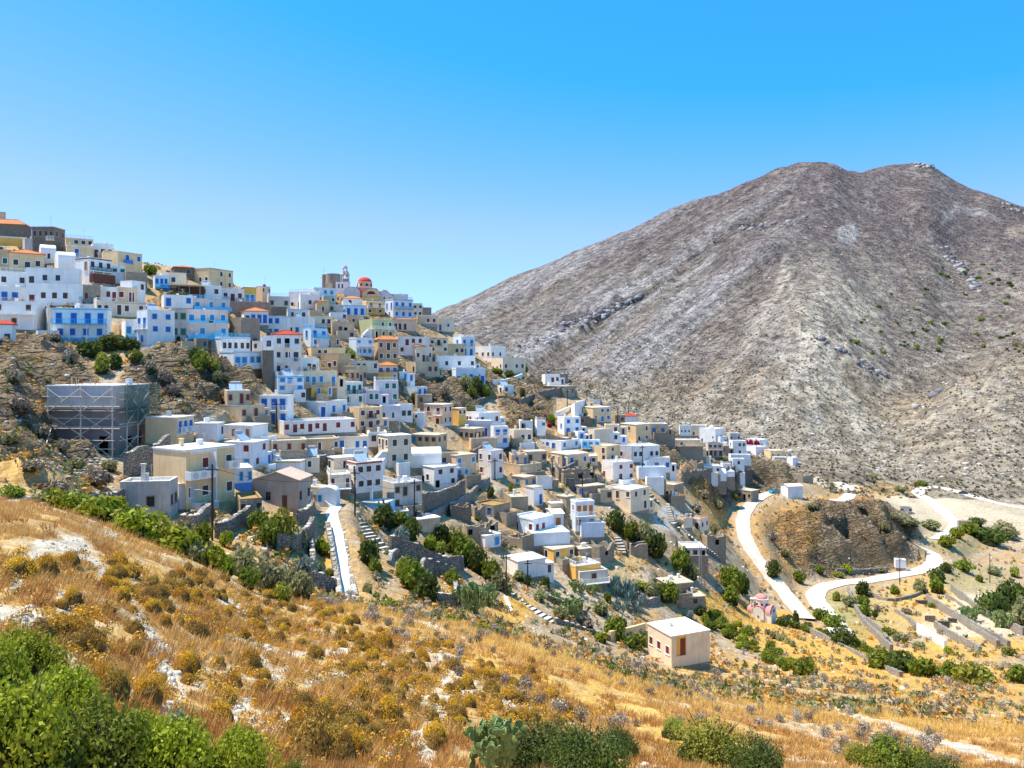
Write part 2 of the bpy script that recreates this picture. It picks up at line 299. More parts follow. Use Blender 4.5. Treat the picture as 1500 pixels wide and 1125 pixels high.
# ---------------------------------------------------------------- houses: left split right top base | wall | left face | right face | shutters | options | label
HOUSES = '''
@1 0 290 4.892
-70 -70 42 92 235|H|.|.|k|rf=p d=8|salmon walled block on the top left ridge behind tiled roof
-120 178 226 192 300|D|....|.|k|hip=o:45 d=9|dark stone house with long orange tiled roof at top left
228 386 466 204 400|D|kwwb/..d.|ww/.w|n|rf=t ant slab|brown stone building with projecting flat roof and mast behind
-60 190 192 284 350|O|....|.|k|rf=w tr=w d=8|low golden yellow house under a white roof band at top left
178 178 302 290 372|G|.|..w|k|rf=w|small whitish grey house below the brown stone building
66 66 318 388 520|Y|.|wbw|k|hip=o:40 d=8 bk|pale yellow house with orange tiled roof and black balcony
-60 66 86 372 520|R|.w|.|g|rf=t d=7|ochre house with green shuttered window at left edge
292 292 402 368 462|W|.|.w.|k|vault|small white vaulted house beside the dark stone corner
418 418 545 420 520|W|.|.|k|vault|bare white vaulted roof house behind the long white house
470 470 668 284 340|Y|.|.www|k|par=w ant|cream penthouse with open white balustrade on the upper ridge
478 478 664 332 424|Y|.|.b..|b|tr=w gal=w|pale yellow house with blue door below the balustraded penthouse
662 662 812 322 430|W|.|dww|n|par|white house with three brown openings on the upper ridge
738 845 1018 380 545|Y|..|.b.w/....|b|par bc|big pale yellow house with blue balcony on the upper ridge
744 744 850 376 470|Y|.|w.|k|rf=w|narrow pale yellow wing beside the house with blue balcony
540 640 800 424 620|W|.o/..|www/...|k|gal=k tr=n woodbal|white house with enclosed red brown wooden balcony
752 752 900 484 600|U|.|.ww/...|g|par=w|bluish white house with two teal shutters behind wooden balcony
862 945 1042 592 760|W|.|.w/..|n|par|white block with dark windows beside the teal shuttered house
902 902 1056 528 655|S|.|.|k|rf=t d=6|rough stone terrace block under the big pale yellow house
0 0 192 524 640|W|..|w.w|k|par=w|white house with two small dark windows at the left edge
185 562 586 508 640|W|bww.|.|k|par rf=w|long white house with three dark windows upper left
-90 -90 215 628 745|W|.|wbb.|b|gal=w par|white house with blue door and grey railed terrace at left edge
188 592 600 618 775|W|rnnn.|.|n|gal=w|long white house with four brown openings upper left
-60 262 345 742 940|W|w.w/.n.|.w/..|n|gal=w par|stepped white house with wooden railing at left edge
342 342 386 790 950|G|.|.|k|rf=w|narrow grey white block beside the blue doored hotel
375 768 800 792 1022|W|bbbb/wwww|.|b|gal=c tr=c ba=c bb|white hotel with four blue balcony doors and blue base
596 596 720 622 770|S|.|w.d|r|rf=t|rough stone cottage with red doors in upper left
706 706 842 634 742|K|.|.wd|r|par|pinkish white cottage with dark red door
836 836 985 638 745|H|.|wd|r|rf=w par|peach cottage with two red shutters
692 692 830 742 840|C|.|ww.|n|par=w|cream cottage with white balustrade below the red doors
826 826 1088 744 842|C|.|dw.ww|n|tr=t|cream house with four dark openings and tan cornice
560 700 706 762 800|W|...|.|k|rf=w|blank white wall house above the blue doored hotel
900 900 1068 876 1012|W|.|www|c|gal=c ba=c|white wing with turquoise windows under a turquoise balcony
980 1056 1252 800 1075|W|bb/w|ww/ww/..|b|ba=l ant sol|tall white house with pairs of blue windows above ravine
-60 86 92 905 1080|W|.w|.|k|hip=r:30|white house with red roof edge at the left edge below
270 270 425 950 1042|W|.|.w|k|rf=w d=4|small white outbuilding on the rocks under the hotel
@2 240 360 5.624
-75 -75 38 242 345|U|.|wdw|b|gal=c|bluish white house with turquoise balcony near café awning
-20 -20 185 215 335|C|.|ww.|k|par rf=t|cream house with three dark windows above the café
85 85 245 172 245|D|.|.w|k|hip=o:25 d=7|brown stone house with low orange roof on the skyline
180 372 570 180 350|Y|w.ww|.ww/.ww|k|ant tr=t par|large pale yellow house with white side on the skyline
272 272 476 322 425|W|.|ww|k|sol par|white house with solar heater and two dark windows
474 474 662 350 462|K|.|wdw|r|gal=k par|pinkish white house with three dark red doors
660 660 760 340 465|O|.|bb|c|gal=l hip=t:10|narrow golden house with blue door and white balcony
760 812 878 332 472|H|.|w.w/..|n|ant rf=t|salmon house with small balconies at the end of ridge
0 0 240 402 500|W|.|b.w|b|par rf=w|white house with blue door under the café awning
140 230 545 432 530|P|.|dww|c|par=c gal=c rf=w|top floor of pink terraced hotel with blue parapet
184 184 530 524 650|P|.|ddww|c|gal=c rf=w d=8|middle floor of pink terraced hotel with blue stair
190 190 532 634 770|P|.|.w.w|c|gal=c rf=w d=8|bottom floor of pink terraced hotel with small round window
545 545 880 456 560|S|.|.|k|rf=t d=8|long dark stone retaining block below the skyline houses
540 636 792 592 790|S|.|.|k|rf=t bush|square stone bastion below the white red roofed pavilion
660 660 862 536 640|W|.|.bbb|b|hip=o:38|white pavilion with orange hipped roof on stone bastion
862 862 1040 415 520|G|.|w.w|k|par=w rf=w|grey white house with canopy terrace at the saddle
882 882 1012 500 590|D|.|.|k|rf=t|windowless brown stone block at the saddle
1030 1200 1285 378 520|W|bb.|ww/..|k|par=w|white house with railed roof left of the church hill
1020 1020 1192 520 610|W|.|ww|k|rf=w tr=l|low white house with turquoise edged roof
790 1016 1018 580 750|W|.ww./bbb.|.|b|par tr=l|white house with cobalt windows left of the tall one
1014 1190 1245 590 770|W|kw.|b|b|par rf=w sol|white house with single large blue shutter
1148 1210 1348 682 832|U|b/.|bw/w.|b|par=c gal=c|narrow bluish white tower house with blue doors and trim
905 905 1130 730 1075|W|.|wdw/wwb/ww.|k|hip=r:42 gal=w d=9|tall white house with bright red roof and columned balconies
845 905 910 742 1125|W|w/./.|.|k|rf=w|white flank wing of the tall red roofed house
1128 1128 1262 925 1060|W|.|.wd|n|rf=w gal=w|white annex right of the tall red roofed house
370 475 712 752 890|W|w..|wwwww|k|par=c tr=l|white hotel upper floor with blue edged parapet
455 575 812 868 1010|W|w|bbww|c|gal=w tr=l|white hotel lower floor with turquoise doors over the rocks
60 60 192 512 775|G|.|ww/ww|g|rf=t tr=t|plain grey rendered house with faded shutters above the ravine
186 186 332 650 770|C|.|wdw|r|rf=w|cream cottage with red door below the pink hotel
266 266 336 762 860|S|.|.w|k|rf=t|tiny stone hut below the cream cottage
148 148 242 785 890|T|.|.|k|rf=t|windowless tan hut on the ravine edge
735 735 842 786 872|W|.|w.d|n|rf=w|small white cottage beside the stone bastion
812 812 885 862 1120|D|.|.|k|rf=t d=5|tall narrow stone buttress beside the tall white house
@3 440 370 5.624
72 110 292 286 360|U|.|www|c|par tr=w|pale bluish house with arched windows below the church hill
190 190 292 352 425|V|.|.w|k|rf=w|sage green ground floor under the pale bluish house
0 0 160 346 460|W|.|.ww|k|par=w|white round cornered house below the castle like ruin
136 136 236 396 500|R|.|.d.|n|hip=o:12|ochre cottage with arched door below the sage green wall
236 236 356 428 500|G|.|w..|k|rf=w|blank greyish cottage with one dark window
248 248 385 492 565|W|.|..w|k|rf=w|white cube with a single blue grey window
78 78 178 474 545|T|.|.|k|rf=w|blank tan block above the tan house with windows
78 78 256 522 610|C|.|w.ww|k|gal=k|cream tan house with dark windows under a long cornice
262 262 442 570 680|T|.|.wd.|k|rf=t par|tan house with flat roof below the white cube
385 385 522 516 605|R|.|.w.d|n|rf=t|ochre house with arched doors under the blue windowed house
305 305 462 642 710|T|.|.w|n|rf=t|long low tan house above the autumn coloured tree
225 225 326 682 790|R|.|d.w|n|rf=t|ochre house beside the narrow bluish white tower
365 365 542 432 515|U|.|bbb|b|tr=c rf=w|bluish white house with three cobalt shutters under church
350 350 512 376 440|W|.|.w..|k|hip=o:26|white church annex with orange sloping roof
512 542 690 396 510|O|.|dd/ww|k|gal=w tr=w|golden yellow house with dark open gallery below church
650 650 730 372 400|W|.|w|k|rf=w d=4|little white house right of the yellow church gable
700 764 928 382 545|U|bb/c|www/www|b|gal=g tr=g par=g|bluish house of two storeys with awning terrace right of church
738 738 888 342 392|W|.|.|k|rf=g d=6|white penthouse with grey roof edge right of church
928 928 1006 418 530|C|.|ww/ww|k|rf=t|cream house with four dark square openings near ridge end
1006 1006 1080 452 525|S|.|.|k|rf=t|small dark stone shed on the ridge end
972 972 1132 514 600|H|.|.ww|r|rf=t tr=w ba=g|peach house with two red windows on stone base
1138 1138 1268 546 645|C|.|b.w.|b|rf=w par|cream cottage with blue door at the ridge end
765 765 958 550 640|H|.|ddd..|r|hip=o:12|peach house with arcade and red doors
482 595 770 548 710|E|..|.ww/dwd|k|gal=w par rf=w stairs|olive green house with white railed gallery
250 400 500 470 500|W|.|.|k|rf=w|white strip house behind the white cube
400 462 596 700 850|U|.|w.w/www|c|tr=w rf=w gal=w|bluish white house with six turquoise windows beside stone mansion
606 640 806 716 900|R|./.|wdw/www|n|hip=o:34 bk|tall stone mansion with hipped tan roof and red doors
800 800 1062 692 840|K|.|.rww./r...|r|par|pinkish white house with several dark red shutters
1062 1062 1216 704 830|C|.|wbw/w.w|n|tr=t rf=t|cream house with tiny balcony right of pinkish white house
875 950 1088 772 905|C|w.|wbw|r|hip=o:38 bk|beige house with orange hipped roof and red balcony
870 950 1142 900 1015|T|.w|..ww|k|rf=t|rough stone base house under the red balcony
1216 1216 1358 752 856|Y|.|.ww|n|par|square pale yellow house above white houses
1120 1120 1222 828 870|Y|.|.|k|rf=t|low pale yellow annex beside the square yellow house
1255 1325 1440 694 850|U|w/.|bb/bb|b|par=w rf=w|bluish white house with royal blue shutters near ridge end
90 90 372 782 850|Y|.|.ww...|n|rf=t|long low pale yellow house below ochre house
165 310 415 832 985|R|wbw|..|n|rf=t par bk|ochre brown house with dark balcony and grey flank
305 455 545 930 1085|T|www|wdw|n|tr=t par|broad tan house with olive shutters in village centre
415 415 642 890 985|C|.|.ww.w|k|rf=g par|cream house with thin dark windows left of blue shutters
640 640 802 928 1000|Y|.|bbb|b|hip=o:30 gal=n|yellow house with orange roof and three blue arched shutters
628 628 800 990 1060|O|.|...d|c|rf=t|golden ground floor under the blue arched shutters
-20 -20 302 975 1110|C|.|.wbw.b|c|gal=t par=t|cream house with turquoise shutters and long stone balustrade
90 90 262 1085 1180|O|.|.b.b|c|rf=w|yellow basement with two blue doors
815 815 882 982 1060|U|.|.b|c|rf=w|tiny bluish white hut with turquoise door
0 0 155 872 985|W|.|.wd|n|gal=w|white house with dark doors left of ochre brown house
@4 300 520 5.624
185 185 375 285 410|T|.|w.dw|r|rf=w sol|beige upper house with red door and solar heater
78 300 492 400 540|T|....|r.d.|r|rf=g bw|wide beige house with plain wall and white corner balcony
450 682 732 328 580|W|bbb/wbw|.|b|tr=w rf=w par|white house with big royal blue shutters behind pole
580 598 816 170 310|W|.|wbw/w.w|c|tr=c par=w|white house with turquoise fringed porch
725 1000 1170 364 520|W|....b|.w.w|b|rf=w tr=w par|long white house with royal blue L shaped door trim
732 732 832 292 380|W|.|.w|k|rf=w|small white cube below the turquoise porch
1048 1160 1302 218 425|W|.|wbw/w.w|g|rf=w par gal=k|white house with green balcony door and curly bracket
1300 1300 1440 285 400|L|.|.ww|g|par=w|lilac grey terrace with white circle balustrade
580 650 1246 516 650|K|.|wdwdwd.w.w|r|rf=w par|very long white house with many dark red doors
555 555 838 678 820|T|.|w.w.d|r|rf=t par|tan house with five dark red openings below long white house
835 835 1102 678 800|R|.|..d..w|n|rf=t|ochre stone house with two dark openings
1102 1102 1348 648 800|C|.|w.bb|b|rf=w par|cream house with small blue doors in village middle
1178 1272 1460 420 615|Y|..|wbw/wdw|r|rf=w bk par|pale yellow house with dark red balcony door in centre
1345 1345 1500 628 740|W|.|w.w|n|rf=w|white house with dark windows right of blue doored cream house
150 385 520 556 720|W|.w.o|....|o|rf=w slab|big white house with orange shutter and flat roof
168 400 520 690 945|U|.w/.c|.w/w.|r|sol rf=w slab ba=w|bluish white cube house with dark red shutter and solar panels
244 244 386 890 1090|U|.|.w.w|c|ba=b rf=w slab|low bluish white house with bright blue base
438 788 830 852 1000|W|.o..|.|o|tr=y sol rf=w slab|white house with yellow roof edge and solar panels
832 832 932 884 960|C|.|w.|n|rf=w|little cream shed in front of low stone wall
1005 1062 1256 818 985|C|w|.w.|k|rf=w slab|cream house with arched side window
1158 1248 1460 850 1130|K|w.d/w|www/www|n|sol rf=w par tr=r|white house with brown windows and red band behind pole
1030 1030 1205 960 1105|C|.|w.d|r|par=w gal=w|cream house with stone frame door beside yellow gate
@G 130 600 5.555
460 716 856 62 330|Y|...|bbb/...|b|rf=w slab bw|yellow house with three tall blue doors and plain left flank
850 1045 1102 110 255|W|...|.w|k|rf=w slab|low white house with awning between yellow house and white cube
525 792 1186 328 800|Y|..../....|.r.w/ww.w|n|rf=w slab tr=w discs|large beige yellow house with disc patterned white balconies
252 656 726 582 885|G|..w.|ww|k|rf=w par chim|grey rendered house with tall chimney near white steps
722 730 862 606 800|G|.|wwdww|b|rf=w|grey annex with small blue doors below the disc balconies
@H 350 680 5.624
128 490 594 132 385|X|.w.d.|w.w|k|gab=p:60 d=9 blk|grey block shed with salmon gabled roof
596 664 696 190 240|W|.|o|o|rf=w tr=y|white gatehouse with yellow framed orange door
640 800 822 232 345|U|w..|.|c|vault rf=w|small white vaulted chapel beside the path
970 1200 1284 318 420|B|..|.|c|rf=w slab chim|sky blue house with broad white roof by the path
1270 1270 1398 392 450|B|.|.|k|rf=w d=4|low sky blue annex with white terrace
10 10 190 290 440|S|.|w.w|k|rf=n|roofless stone garden house with dry grass top
@4b 0 480 5.11
350 860 1105 432 955|G|.|.|k|custom=cons|unfinished concrete house wrapped in wooden scaffolding and green net
@chap 1090 860 18.75
60 745 880 590 1000|W|.|.|k|custom=chapel|small white chapel with pink dome among straw fields
@5 540 470 5.624
868 1010 1130 206 330|W|www|w.w.|n|par|white house with three brown windows at ridge foot
1010 1105 1292 304 430|C|ddw|w.ww|n|rf=t par|tan house with arcade over the vine pergola
552 560 878 288 405|W|.|.w.w.w|k|par gal=w|white house with small balconies left of ridge foot
675 720 962 386 520|U|.c|cwwbb|b|rf=w tr=w|long bluish white house with royal blue shutters over rocks
1062 1112 1196 528 605|W|d|w.|k|rf=w|little white cube house on the rocks
270 400 482 556 615|W|..|bb|b|rf=w|low white hut with blue shutters above the stone shed
385 400 524 604 700|S|.|w.|n|rf=t|rough stone shed below the low white hut
456 612 692 676 870|H|wb/wd|ww/ww|r|rf=w slab ba=w|peach fronted house with white flank and small balcony
385 450 458 752 880|W|w./.|.|n|par|white wing beside the peach fronted house
690 742 802 712 860|O|..|ww/..|n|rf=w slab|narrow dark golden house right of the peach fronted house
800 905 1082 742 870|W|ww.w|w.w|r|sol rf=w par|white house with dark red shutters and solar heater
804 1000 1006 812 960|L|..b|.|b|rf=w slab|lilac grey house with blue window in front of white one
700 870 956 868 1000|T|wwwd|www|n|rf=t slab|tan house with orange door and five narrow windows
1004 1030 1152 862 1025|W|.|bb/.b|b|ba=l rf=w|white cube with three royal blue shutters
1150 1196 1352 886 1020|C|d|.ww|k|rf=w par|cream house with long black doorway
80 160 352 922 1200|C|wdw/..d|ww/ww|n|rf=w slab stairs|tall cream house with outside stair in village centre
345 560 645 916 1105|T|cwww/....|ww/..|n|rf=t slab|tan stone house with turquoise door and large windows
55 55 245 488 680|L|.|.gw/.ww|g|par=w|lilac grey house with green door and shutters
105 105 262 688 850|L|.|g.w.|g|rf=w|lilac grey annex with green door
240 262 362 682 830|W|.|ww|k|rf=w|white flat house in front of lilac grey annex
0 0 152 898 1030|W|.|w.|k|rf=w|plain white house with one tiny window
@6 540 620 5.624
430 540 728 324 540|W|dw.|ww/d.w|k|rf=w slab|white two storey house above the long stone wall
115 210 440 450 720|G|.|wd.w/w...|n|rf=w par=w|grey cream house with white roof railing by two poles
-60 106 110 290 560|W|w/w|.|n|rf=w par|plain white house with two brown framed windows
325 325 602 272 360|W|.|.|k|vault rf=w|long white vaulted house behind white two storey house
605 722 886 232 460|H|...|b.w/dw.|c|rf=t slab|peach house with large turquoise door
905 1010 1108 205 455|K|w.w/r.|.w/.r|n|rf=w par|pinkish white house with dark red door beside lane
1180 1250 1302 240 325|T|.|.w|k|rf=w|small tan hut with blue grey door
330 400 588 788 900|T|.|.|k|rf=w slab|flat roofed tan hut above the orchard
868 960 1088 968 1025|W|.|.b|c|rf=w slab|low white hut with blue window beside stone ruin
1180 1290 1372 416 530|T|w|w.c|c|rf=p slab|tan cottage with salmon roof and turquoise door
866 1030 1168 640 770|S|.b|..|b|rf=n|crumbling stone house with blue door and grass roof
786 810 992 826 940|S|.|w..|k|rf=n ruin|roofless dry stone ruin nearest the orchard
660 680 845 690 770|D|.|.|k|rf=n ruin|collapsed brown stone ruin with golden grass
1120 1265 1364 920 1030|S|..|.w|k|ruin rf=n|roofless square stone ruin behind white barn
@7 740 540 5.624
302 330 452 46 128|W|.|.rr|r|rf=w par|white cottage with two red shutters above the rocks
448 448 518 42 128|S|.|.|k|rf=t|grey stone annex of the red shuttered cottage
318 484 578 136 232|S|.|.w|n|rf=t slab|grey stone house above long terrace wall
578 690 776 176 262|W|.c.|.c|g|par|white cottage with green doors above the ramp
640 725 872 306 440|Y|.|.ww/wcw|b|rf=w slab|yellow two storey house with blue door and balcony
640 640 708 322 385|Y|.|.|k|rf=w|small yellow annex of the two storey house
620 620 700 382 465|D|.|w.|n|rf=t|brown stone house between white and yellow houses
430 486 622 390 540|W|c|ww/bw|b|par|white house with yellow niche and small dark windows
124 124 228 418 500|W|.|d.|k|rf=w|white cottage behind the leafy tree
250 262 334 422 545|W|.|.g/.|g|par=w|small white house with green shutter behind bougainvillea
880 905 988 378 450|S|.|.w|k|rf=t|brown stone shed left of the red roofed chapel
970 985 1082 392 440|W|.|..|k|hip=r:22|little white chapel with red roof on the skyline
625 735 888 482 610|C|wd|....|r|rf=t par|cream house with tan cornice and dark red door
826 826 942 454 540|C|.|.w|n|rf=w|small cream house with tan trim behind the long one
770 800 948 520 610|W|w|.w|k|par|white house with one dark blue window in middle right
950 1078 1198 440 620|Y|r/w.|.w/ww|r|rf=w slab|pale yellow two storey house with red shutter
1195 1195 1338 444 545|T|.|bb|b|rf=w|tan house with bright blue shutters near the rocks
1250 1270 1400 502 600|S|.|w..|k|rf=t ruin|grey stone ruin above the dark rock gully
245 462 614 560 670|W|cbwb.|w.w|b|par rf=w|white house with row of royal blue doors
620 630 782 582 660|U|.|www|c|gal=c rf=w|bluish glazed veranda house with turquoise panes
375 515 688 670 812|Y|wbb|w.w|b|tr=w rf=w slab|lemon yellow house with bright blue windows and verandah
685 835 948 612 770|Y|w.d/w.d|w/d|n|rf=w par|ochre yellow house with stepped wing in middle right
965 1050 1272 612 765|W|.w|ww.ww|k|rf=w par|broad white house left of the dark gully
1055 1165 1222 742 850|U|wb|.|b|rf=w|bluish white house with flowers left of gully
1165 1185 1358 722 850|W|b|.w.w|b|rf=w par|white house with blue door at the gully edge
1080 1100 1326 800 905|U|.|....|k|rf=w|white walled courtyard house below gully edge
140 180 342 664 785|T|.|w.w|k|rf=t slab|square tan house in front of the courtyard wall
52 52 182 690 790|T|.|.w.b|b|rf=t|low tan house with blue grey door
245 260 388 880 985|W|.|..|k|rf=t|white house with tan roof above blue terrace
168 235 312 955 1130|W|.|.b|b|rf=t slab par|small white house with bright blue terrace
435 440 592 800 900|S|.|...|k|rf=n ruin|round stone pen ruin left of stone house
570 590 738 800 925|S|.|w.w|k|rf=n ruin|ruined stone house with two blank windows
795 890 1056 742 935|K|r.|.w.w/.r.w|r|rf=w par|pinkish beige house with two dark red doors
518 640 822 936 1050|S|.wd|....|b|rf=t slab|pair of low stone houses with small blue door
415 480 578 1030 1140|T|.|.w|k|rf=t|tan hut left of white two storey house with terrace
360 370 480 1080 1180|T|.|.|k|rf=t|small salmon tan hut beside the white cubes
130 250 302 792 876|T|w|w|k|rf=t|low tan hut below the square tan house
690 690 748 712 790|C|.|w|n|rf=w|small cream hut beside the ochre yellow house
578 600 640 512 600|W|.|w|b|rf=w|narrow white hut left of the long cream house
940 1040 1056 628 765|K|w..|.|n|rf=w|pinkish white wing left of the broad white house
440 470 560 700 790|S|.|..|k|ruin rf=n|low brown ruin in front of the lemon yellow house
700 760 800 880 940|S|.|.|k|ruin rf=n|ruined pen between stone house and pinkish house
20 60 150 600 650|S|.|...|k|rf=n d=4|low stone terrace block by the cream black doorway house
350 360 440 930 1000|S|.|w.|k|rf=t|brown stone hut left of paired stone houses
@8 940 580 5.555
500 545 562 486 560|W|w.|.|k|rf=w|small white house left of the low white terrace
425 470 540 462 512|C|.|w.|k|rf=w|small cream roofed hut under the peach houses
655 690 705 372 425|W|.|w|k|rf=w|slim white house behind brown porches
304 310 404 240 320|W|.|www|k|rf=w par=w|white arcaded house on the right skyline
405 405 530 230 320|C|.|d..|n|rf=w|cream house behind the domed white house
470 600 668 252 385|W|d.w|...|k|par rf=w dome|large white house with small dome on the right
230 260 478 346 420|H|.|.w...|n|rf=w par|long peach house on the right
284 400 524 410 500|H|.ww|.w.|n|rf=w|lower peach house with dark doors on the right
595 640 692 322 395|W|.|.w|k|rf=w|little white house below the domed house
690 720 802 296 370|G|.|w.w|k|rf=w par|whitish house with dark windows behind white tower
520 540 660 376 490|G|.|www/ddd|n|gal=t rf=g|brown porched house with two open galleries
650 655 712 392 470|S|.|w.|k|rf=t|narrow stone house beside the brown porches
708 740 852 358 490|W|w/.|.ww/.w.|n|par rf=w|white two storey tower house left of bougainvillea
840 960 1030 340 400|W|..|..|k|rf=w|white house behind the red bougainvillea
850 930 1020 400 480|W|..|...|k|par=w rf=w|white walled terrace in front of the bougainvillea
992 1050 1168 430 510|Y|.|wd.|n|rf=p slab|small yellow house with blue flank at village end
706 725 888 470 560|W|.|..|k|par rf=w|low white curved house below white tower house
720 740 836 504 640|W|.|.w./...|k|rf=w|white two storey cube above green garden
638 660 730 545 640|W|.|w.|k|par=w|white house with railing beside the two storey cube
636 640 758 598 665|U|.|...|k|rf=w d=3|low bluish white front wall house
502 502 642 552 630|W|.|w.w|k|rf=w|low white house with grey windows in lower right village
565 565 690 625 685|W|.|.|k|vault rf=w|white domed cistern house on terrace edge
350 452 506 510 650|S|w.|..|k|ruin rf=t|tall ruined stone tower on the terrace edge
1182 1230 1272 492 580|W|..|.|k|rf=w|pale stone shed at far right end of village
1060 1080 1190 490 540|G|.|..|k|rf=w|low whitish hut at far right end of village
1140 1310 1396 604 705|S|wdw|..|k|ruin rf=g|long roofless stone ruin above the white barn
1130 1190 1310 738 838|W|.|.|k|gab=w:12 d=7|white barn with pale pitched roof beside the road
780 890 952 746 860|S|wdw|..|k|rf=t slab|stone cottage by the road with small parapets
82 262 342 686 850|S|wd.dw|w.|k|rf=t par|grey stone house with black doors above round terrace
286 476 546 962 1105|C|w.r|ww|n|rf=p par=t|cream brown house with salmon roof and stepped wing
@9 700 700 4.017
205 330 446 196 345|U|d.r|ww.|r|tr=w rf=w par|bluish white house with white dentil cornice
310 315 542 318 395|U|.|.....|k|rf=w d=5|long bluish white terrace wall house below dentil cornice
545 575 686 120 310|U|w/.|woo/w.d|o|tr=w rf=w par gal=w|bluish white two storey house with orange door and balcony
600 610 744 250 345|U|.|...|k|rf=w d=4|pale turquoise terrace wall beside two storey house
436 440 505 214 290|W|.|o|o|gab=w:10|tiny white gabled hut with orange door
462 520 572 92 210|T|.|w|k|rf=t slab|tan hut above the two storey bluish house
418 428 500 135 225|T|.|.|k|rf=w slab|small stone hut with pale roof left of bluish house
748 900 1010 30 200|C|w.d.w/....|ww/.d|n|rf=w par tr=w|broad cream house with central recess and balcony
160 236 398 440 590|W|.|...|k|rf=w slab|white barn like house with brilliant white roof
362 446 568 392 490|O|.d.|w.w|k|rf=t slab|golden yellow cottage with tan roof and stone side
566 600 668 395 500|S|.|..|k|rf=t slab|small stone hut between golden cottage and ruin
565 716 802 350 510|S|...|.w./...|k|ruin rf=g|big roofless stone ruin with flat topped hut
500 576 724 482 600|O|...|...|k|par=w rf=w|golden yellow terrace house with white roof railing
540 600 764 555 625|G|..|.w.|k|rf=w gal=w|grey basement below the golden terrace house
1180 1215 1338 672 765|S|.|w|k|rf=t slab|stone hut with small window below terraces
1052 1120 1266 618 690|S|.|..|k|rf=t slab|flat roofed stone hut with tan earth roof
1318 1350 1460 310 410|S|w|.w.|k|ruin rf=g|grey stone hut ruin below the cream brown house
1210 1215 1345 410 470|G|.|dwd|k|rf=w|low white and dark pillared shelter
1000 1140 1364 930 1112|C|wrw|o...|r|rf=w slab chim L|modern cream house with broad white roof and tan flank
880 900 1000 392 450|S|.|...|k|ruin rf=n|low ruined stone pen below the dark green trees
240 260 330 345 400|S|.|.|k|ruin rf=n|low stone ruin before the bluish white terrace
700 720 790 60 140|T|w|.w|k|rf=t|brown hut left of the broad cream house
10 40 120 250 330|S|.|w|k|ruin rf=n|ruined stone shed above low white hut
@5 640 600 4.881
235 245 432 222 276|T|.|.|k|rf=t|low tan strip house with flat earth roof below long tan house
5 15 152 300 425|T|.|w.|k|rf=t|plain tan wing left of the peach house
470 595 748 388 466|T|.|.|k|rf=t|broad low tan roofed hut above salmon roofed cottage
262 270 332 690 772|S|.|.|k|ruin rf=n|stone stump beside the crumbling blue doored house
525 532 652 622 702|S|.|.|k|rf=t|blank brown stone block right of grass roofed ruin
900 905 985 470 530|S|.|.|k|rf=n|low stone block above the pair of stone houses
@5 860 600 4.881
642 690 754 768 842|C|.|.|k|rf=p|low cream wing with salmon roof left of cream brown house
560 600 700 610 680|S|.|.|k|rf=n|rough stone base left of the golden slope
@J 1000 680 3.0
950 955 1008 184 212|G|.|w.w|k|rf=g|tiny grey hut across the valley
1208 1212 1272 245 282|S|.|...|k|rf=t|tiny stone shed above the far road bend
932 936 982 412 452|W|.|.|k|rf=w d=3|small white shelter beside the hairpin road
'''
class House: pass
HS = []; SPECIAL = {}
def parse():
    ox, oy, s = 0, 0, 1; cid = ''
    for ln in HOUSES.strip().split('\n'):
        if ln[0] == '@':
            a = ln.split(); ox, oy, s = float(a[1]), float(a[2]), float(a[3]); cid = a[0]; continue
        f = ln.split('|'); h = House(); n = [float(x) for x in f[0].split()]
        h.ul, h.us, h.ur = [ox+x/s for x in n[:3]]; h.vt, h.vb = oy+n[3]/s, oy+n[4]/s
        h.wall, h.L, h.R, h.wc, h.label = f[1], f[2], f[3], f[4], f[6]; h.scale = s
        h.o = {}
        for t in f[5].split():
            k, _, v = t.partition('='); h.o[k] = v or True
        rr = random.Random(hash(h.label) if False else sum(map(ord, h.label)))
        ymin = 78 if h.us > 180 else 70
        if h.vb > 900: ymin = 118
        x, y = cast(h.us, h.vb, ymin); h.x, h.y = x, y; h.z = (V0-h.vb)/F*y
        h.h = (h.vb-h.vt)/F*y; pm = F/y
        W1, W2 = h.us-h.ul, h.ur-h.us; va = math.atan2(x, y)
        if W1 < .4: a = math.radians(rr.uniform(3, 9)); va2 = a
        elif W2 < .8: va2 = math.radians(rr.uniform(80, 86))
        else: va2 = min(max(math.atan((W1/W2)**.75), math.radians(14)), math.radians(74))
        th = va2-va                     # rotation of the right face direction about z; view ray azimuth removed
        rx, ry = math.cos(th), math.sin(th); lx, ly = -math.sin(th), math.cos(th)
        def solve(dx, dy, ut):
            k = (ut-U0)/F; den = dx-k*dy
            return (k*y-x)/den if abs(den) > 1e-6 else 5
        h.d = solve(lx, ly, h.ul) if W1 >= .4 else None; h.w = solve(rx, ry, h.ur) if W2 >= .8 else None
        dd = float(h.o.get('d', 0) or 0)
        if h.d is None: h.d = dd or rr.uniform(5, 6.5)
        if h.w is None or h.w < 0: h.w = dd or rr.uniform(5, 6.5)
        if h.d < 1 or h.d > 60: h.d = 6
        h.d = max(h.d, 2.2); h.w = max(h.w, 2.2)
        h.th = th; h.rr = rr
        if cid in ('@3', '@4', '@5', '@6', '@7', '@8', '@9', '@J') and not ('hip' in h.o or 'gab' in h.o or 'L' in h.o or 'custom' in h.o):
            if W1 < .4 and h.w > 4 and not float(h.o.get('d', 0) or 0): h.d = min(max(h.d, h.w*.8), 8.5)
            yb = y+max(0, h.w*math.sin(th))+h.d*math.cos(th); Hc = (V0-h.vt)/F*yb-h.z
            if h.z+h.h < 0: h.h = max(min(Hc, h.h), h.h*.66, 2.2)
        (SPECIAL.__setitem__(h.o['custom'], h) if 'custom' in h.o else HS.append(h))
parse()
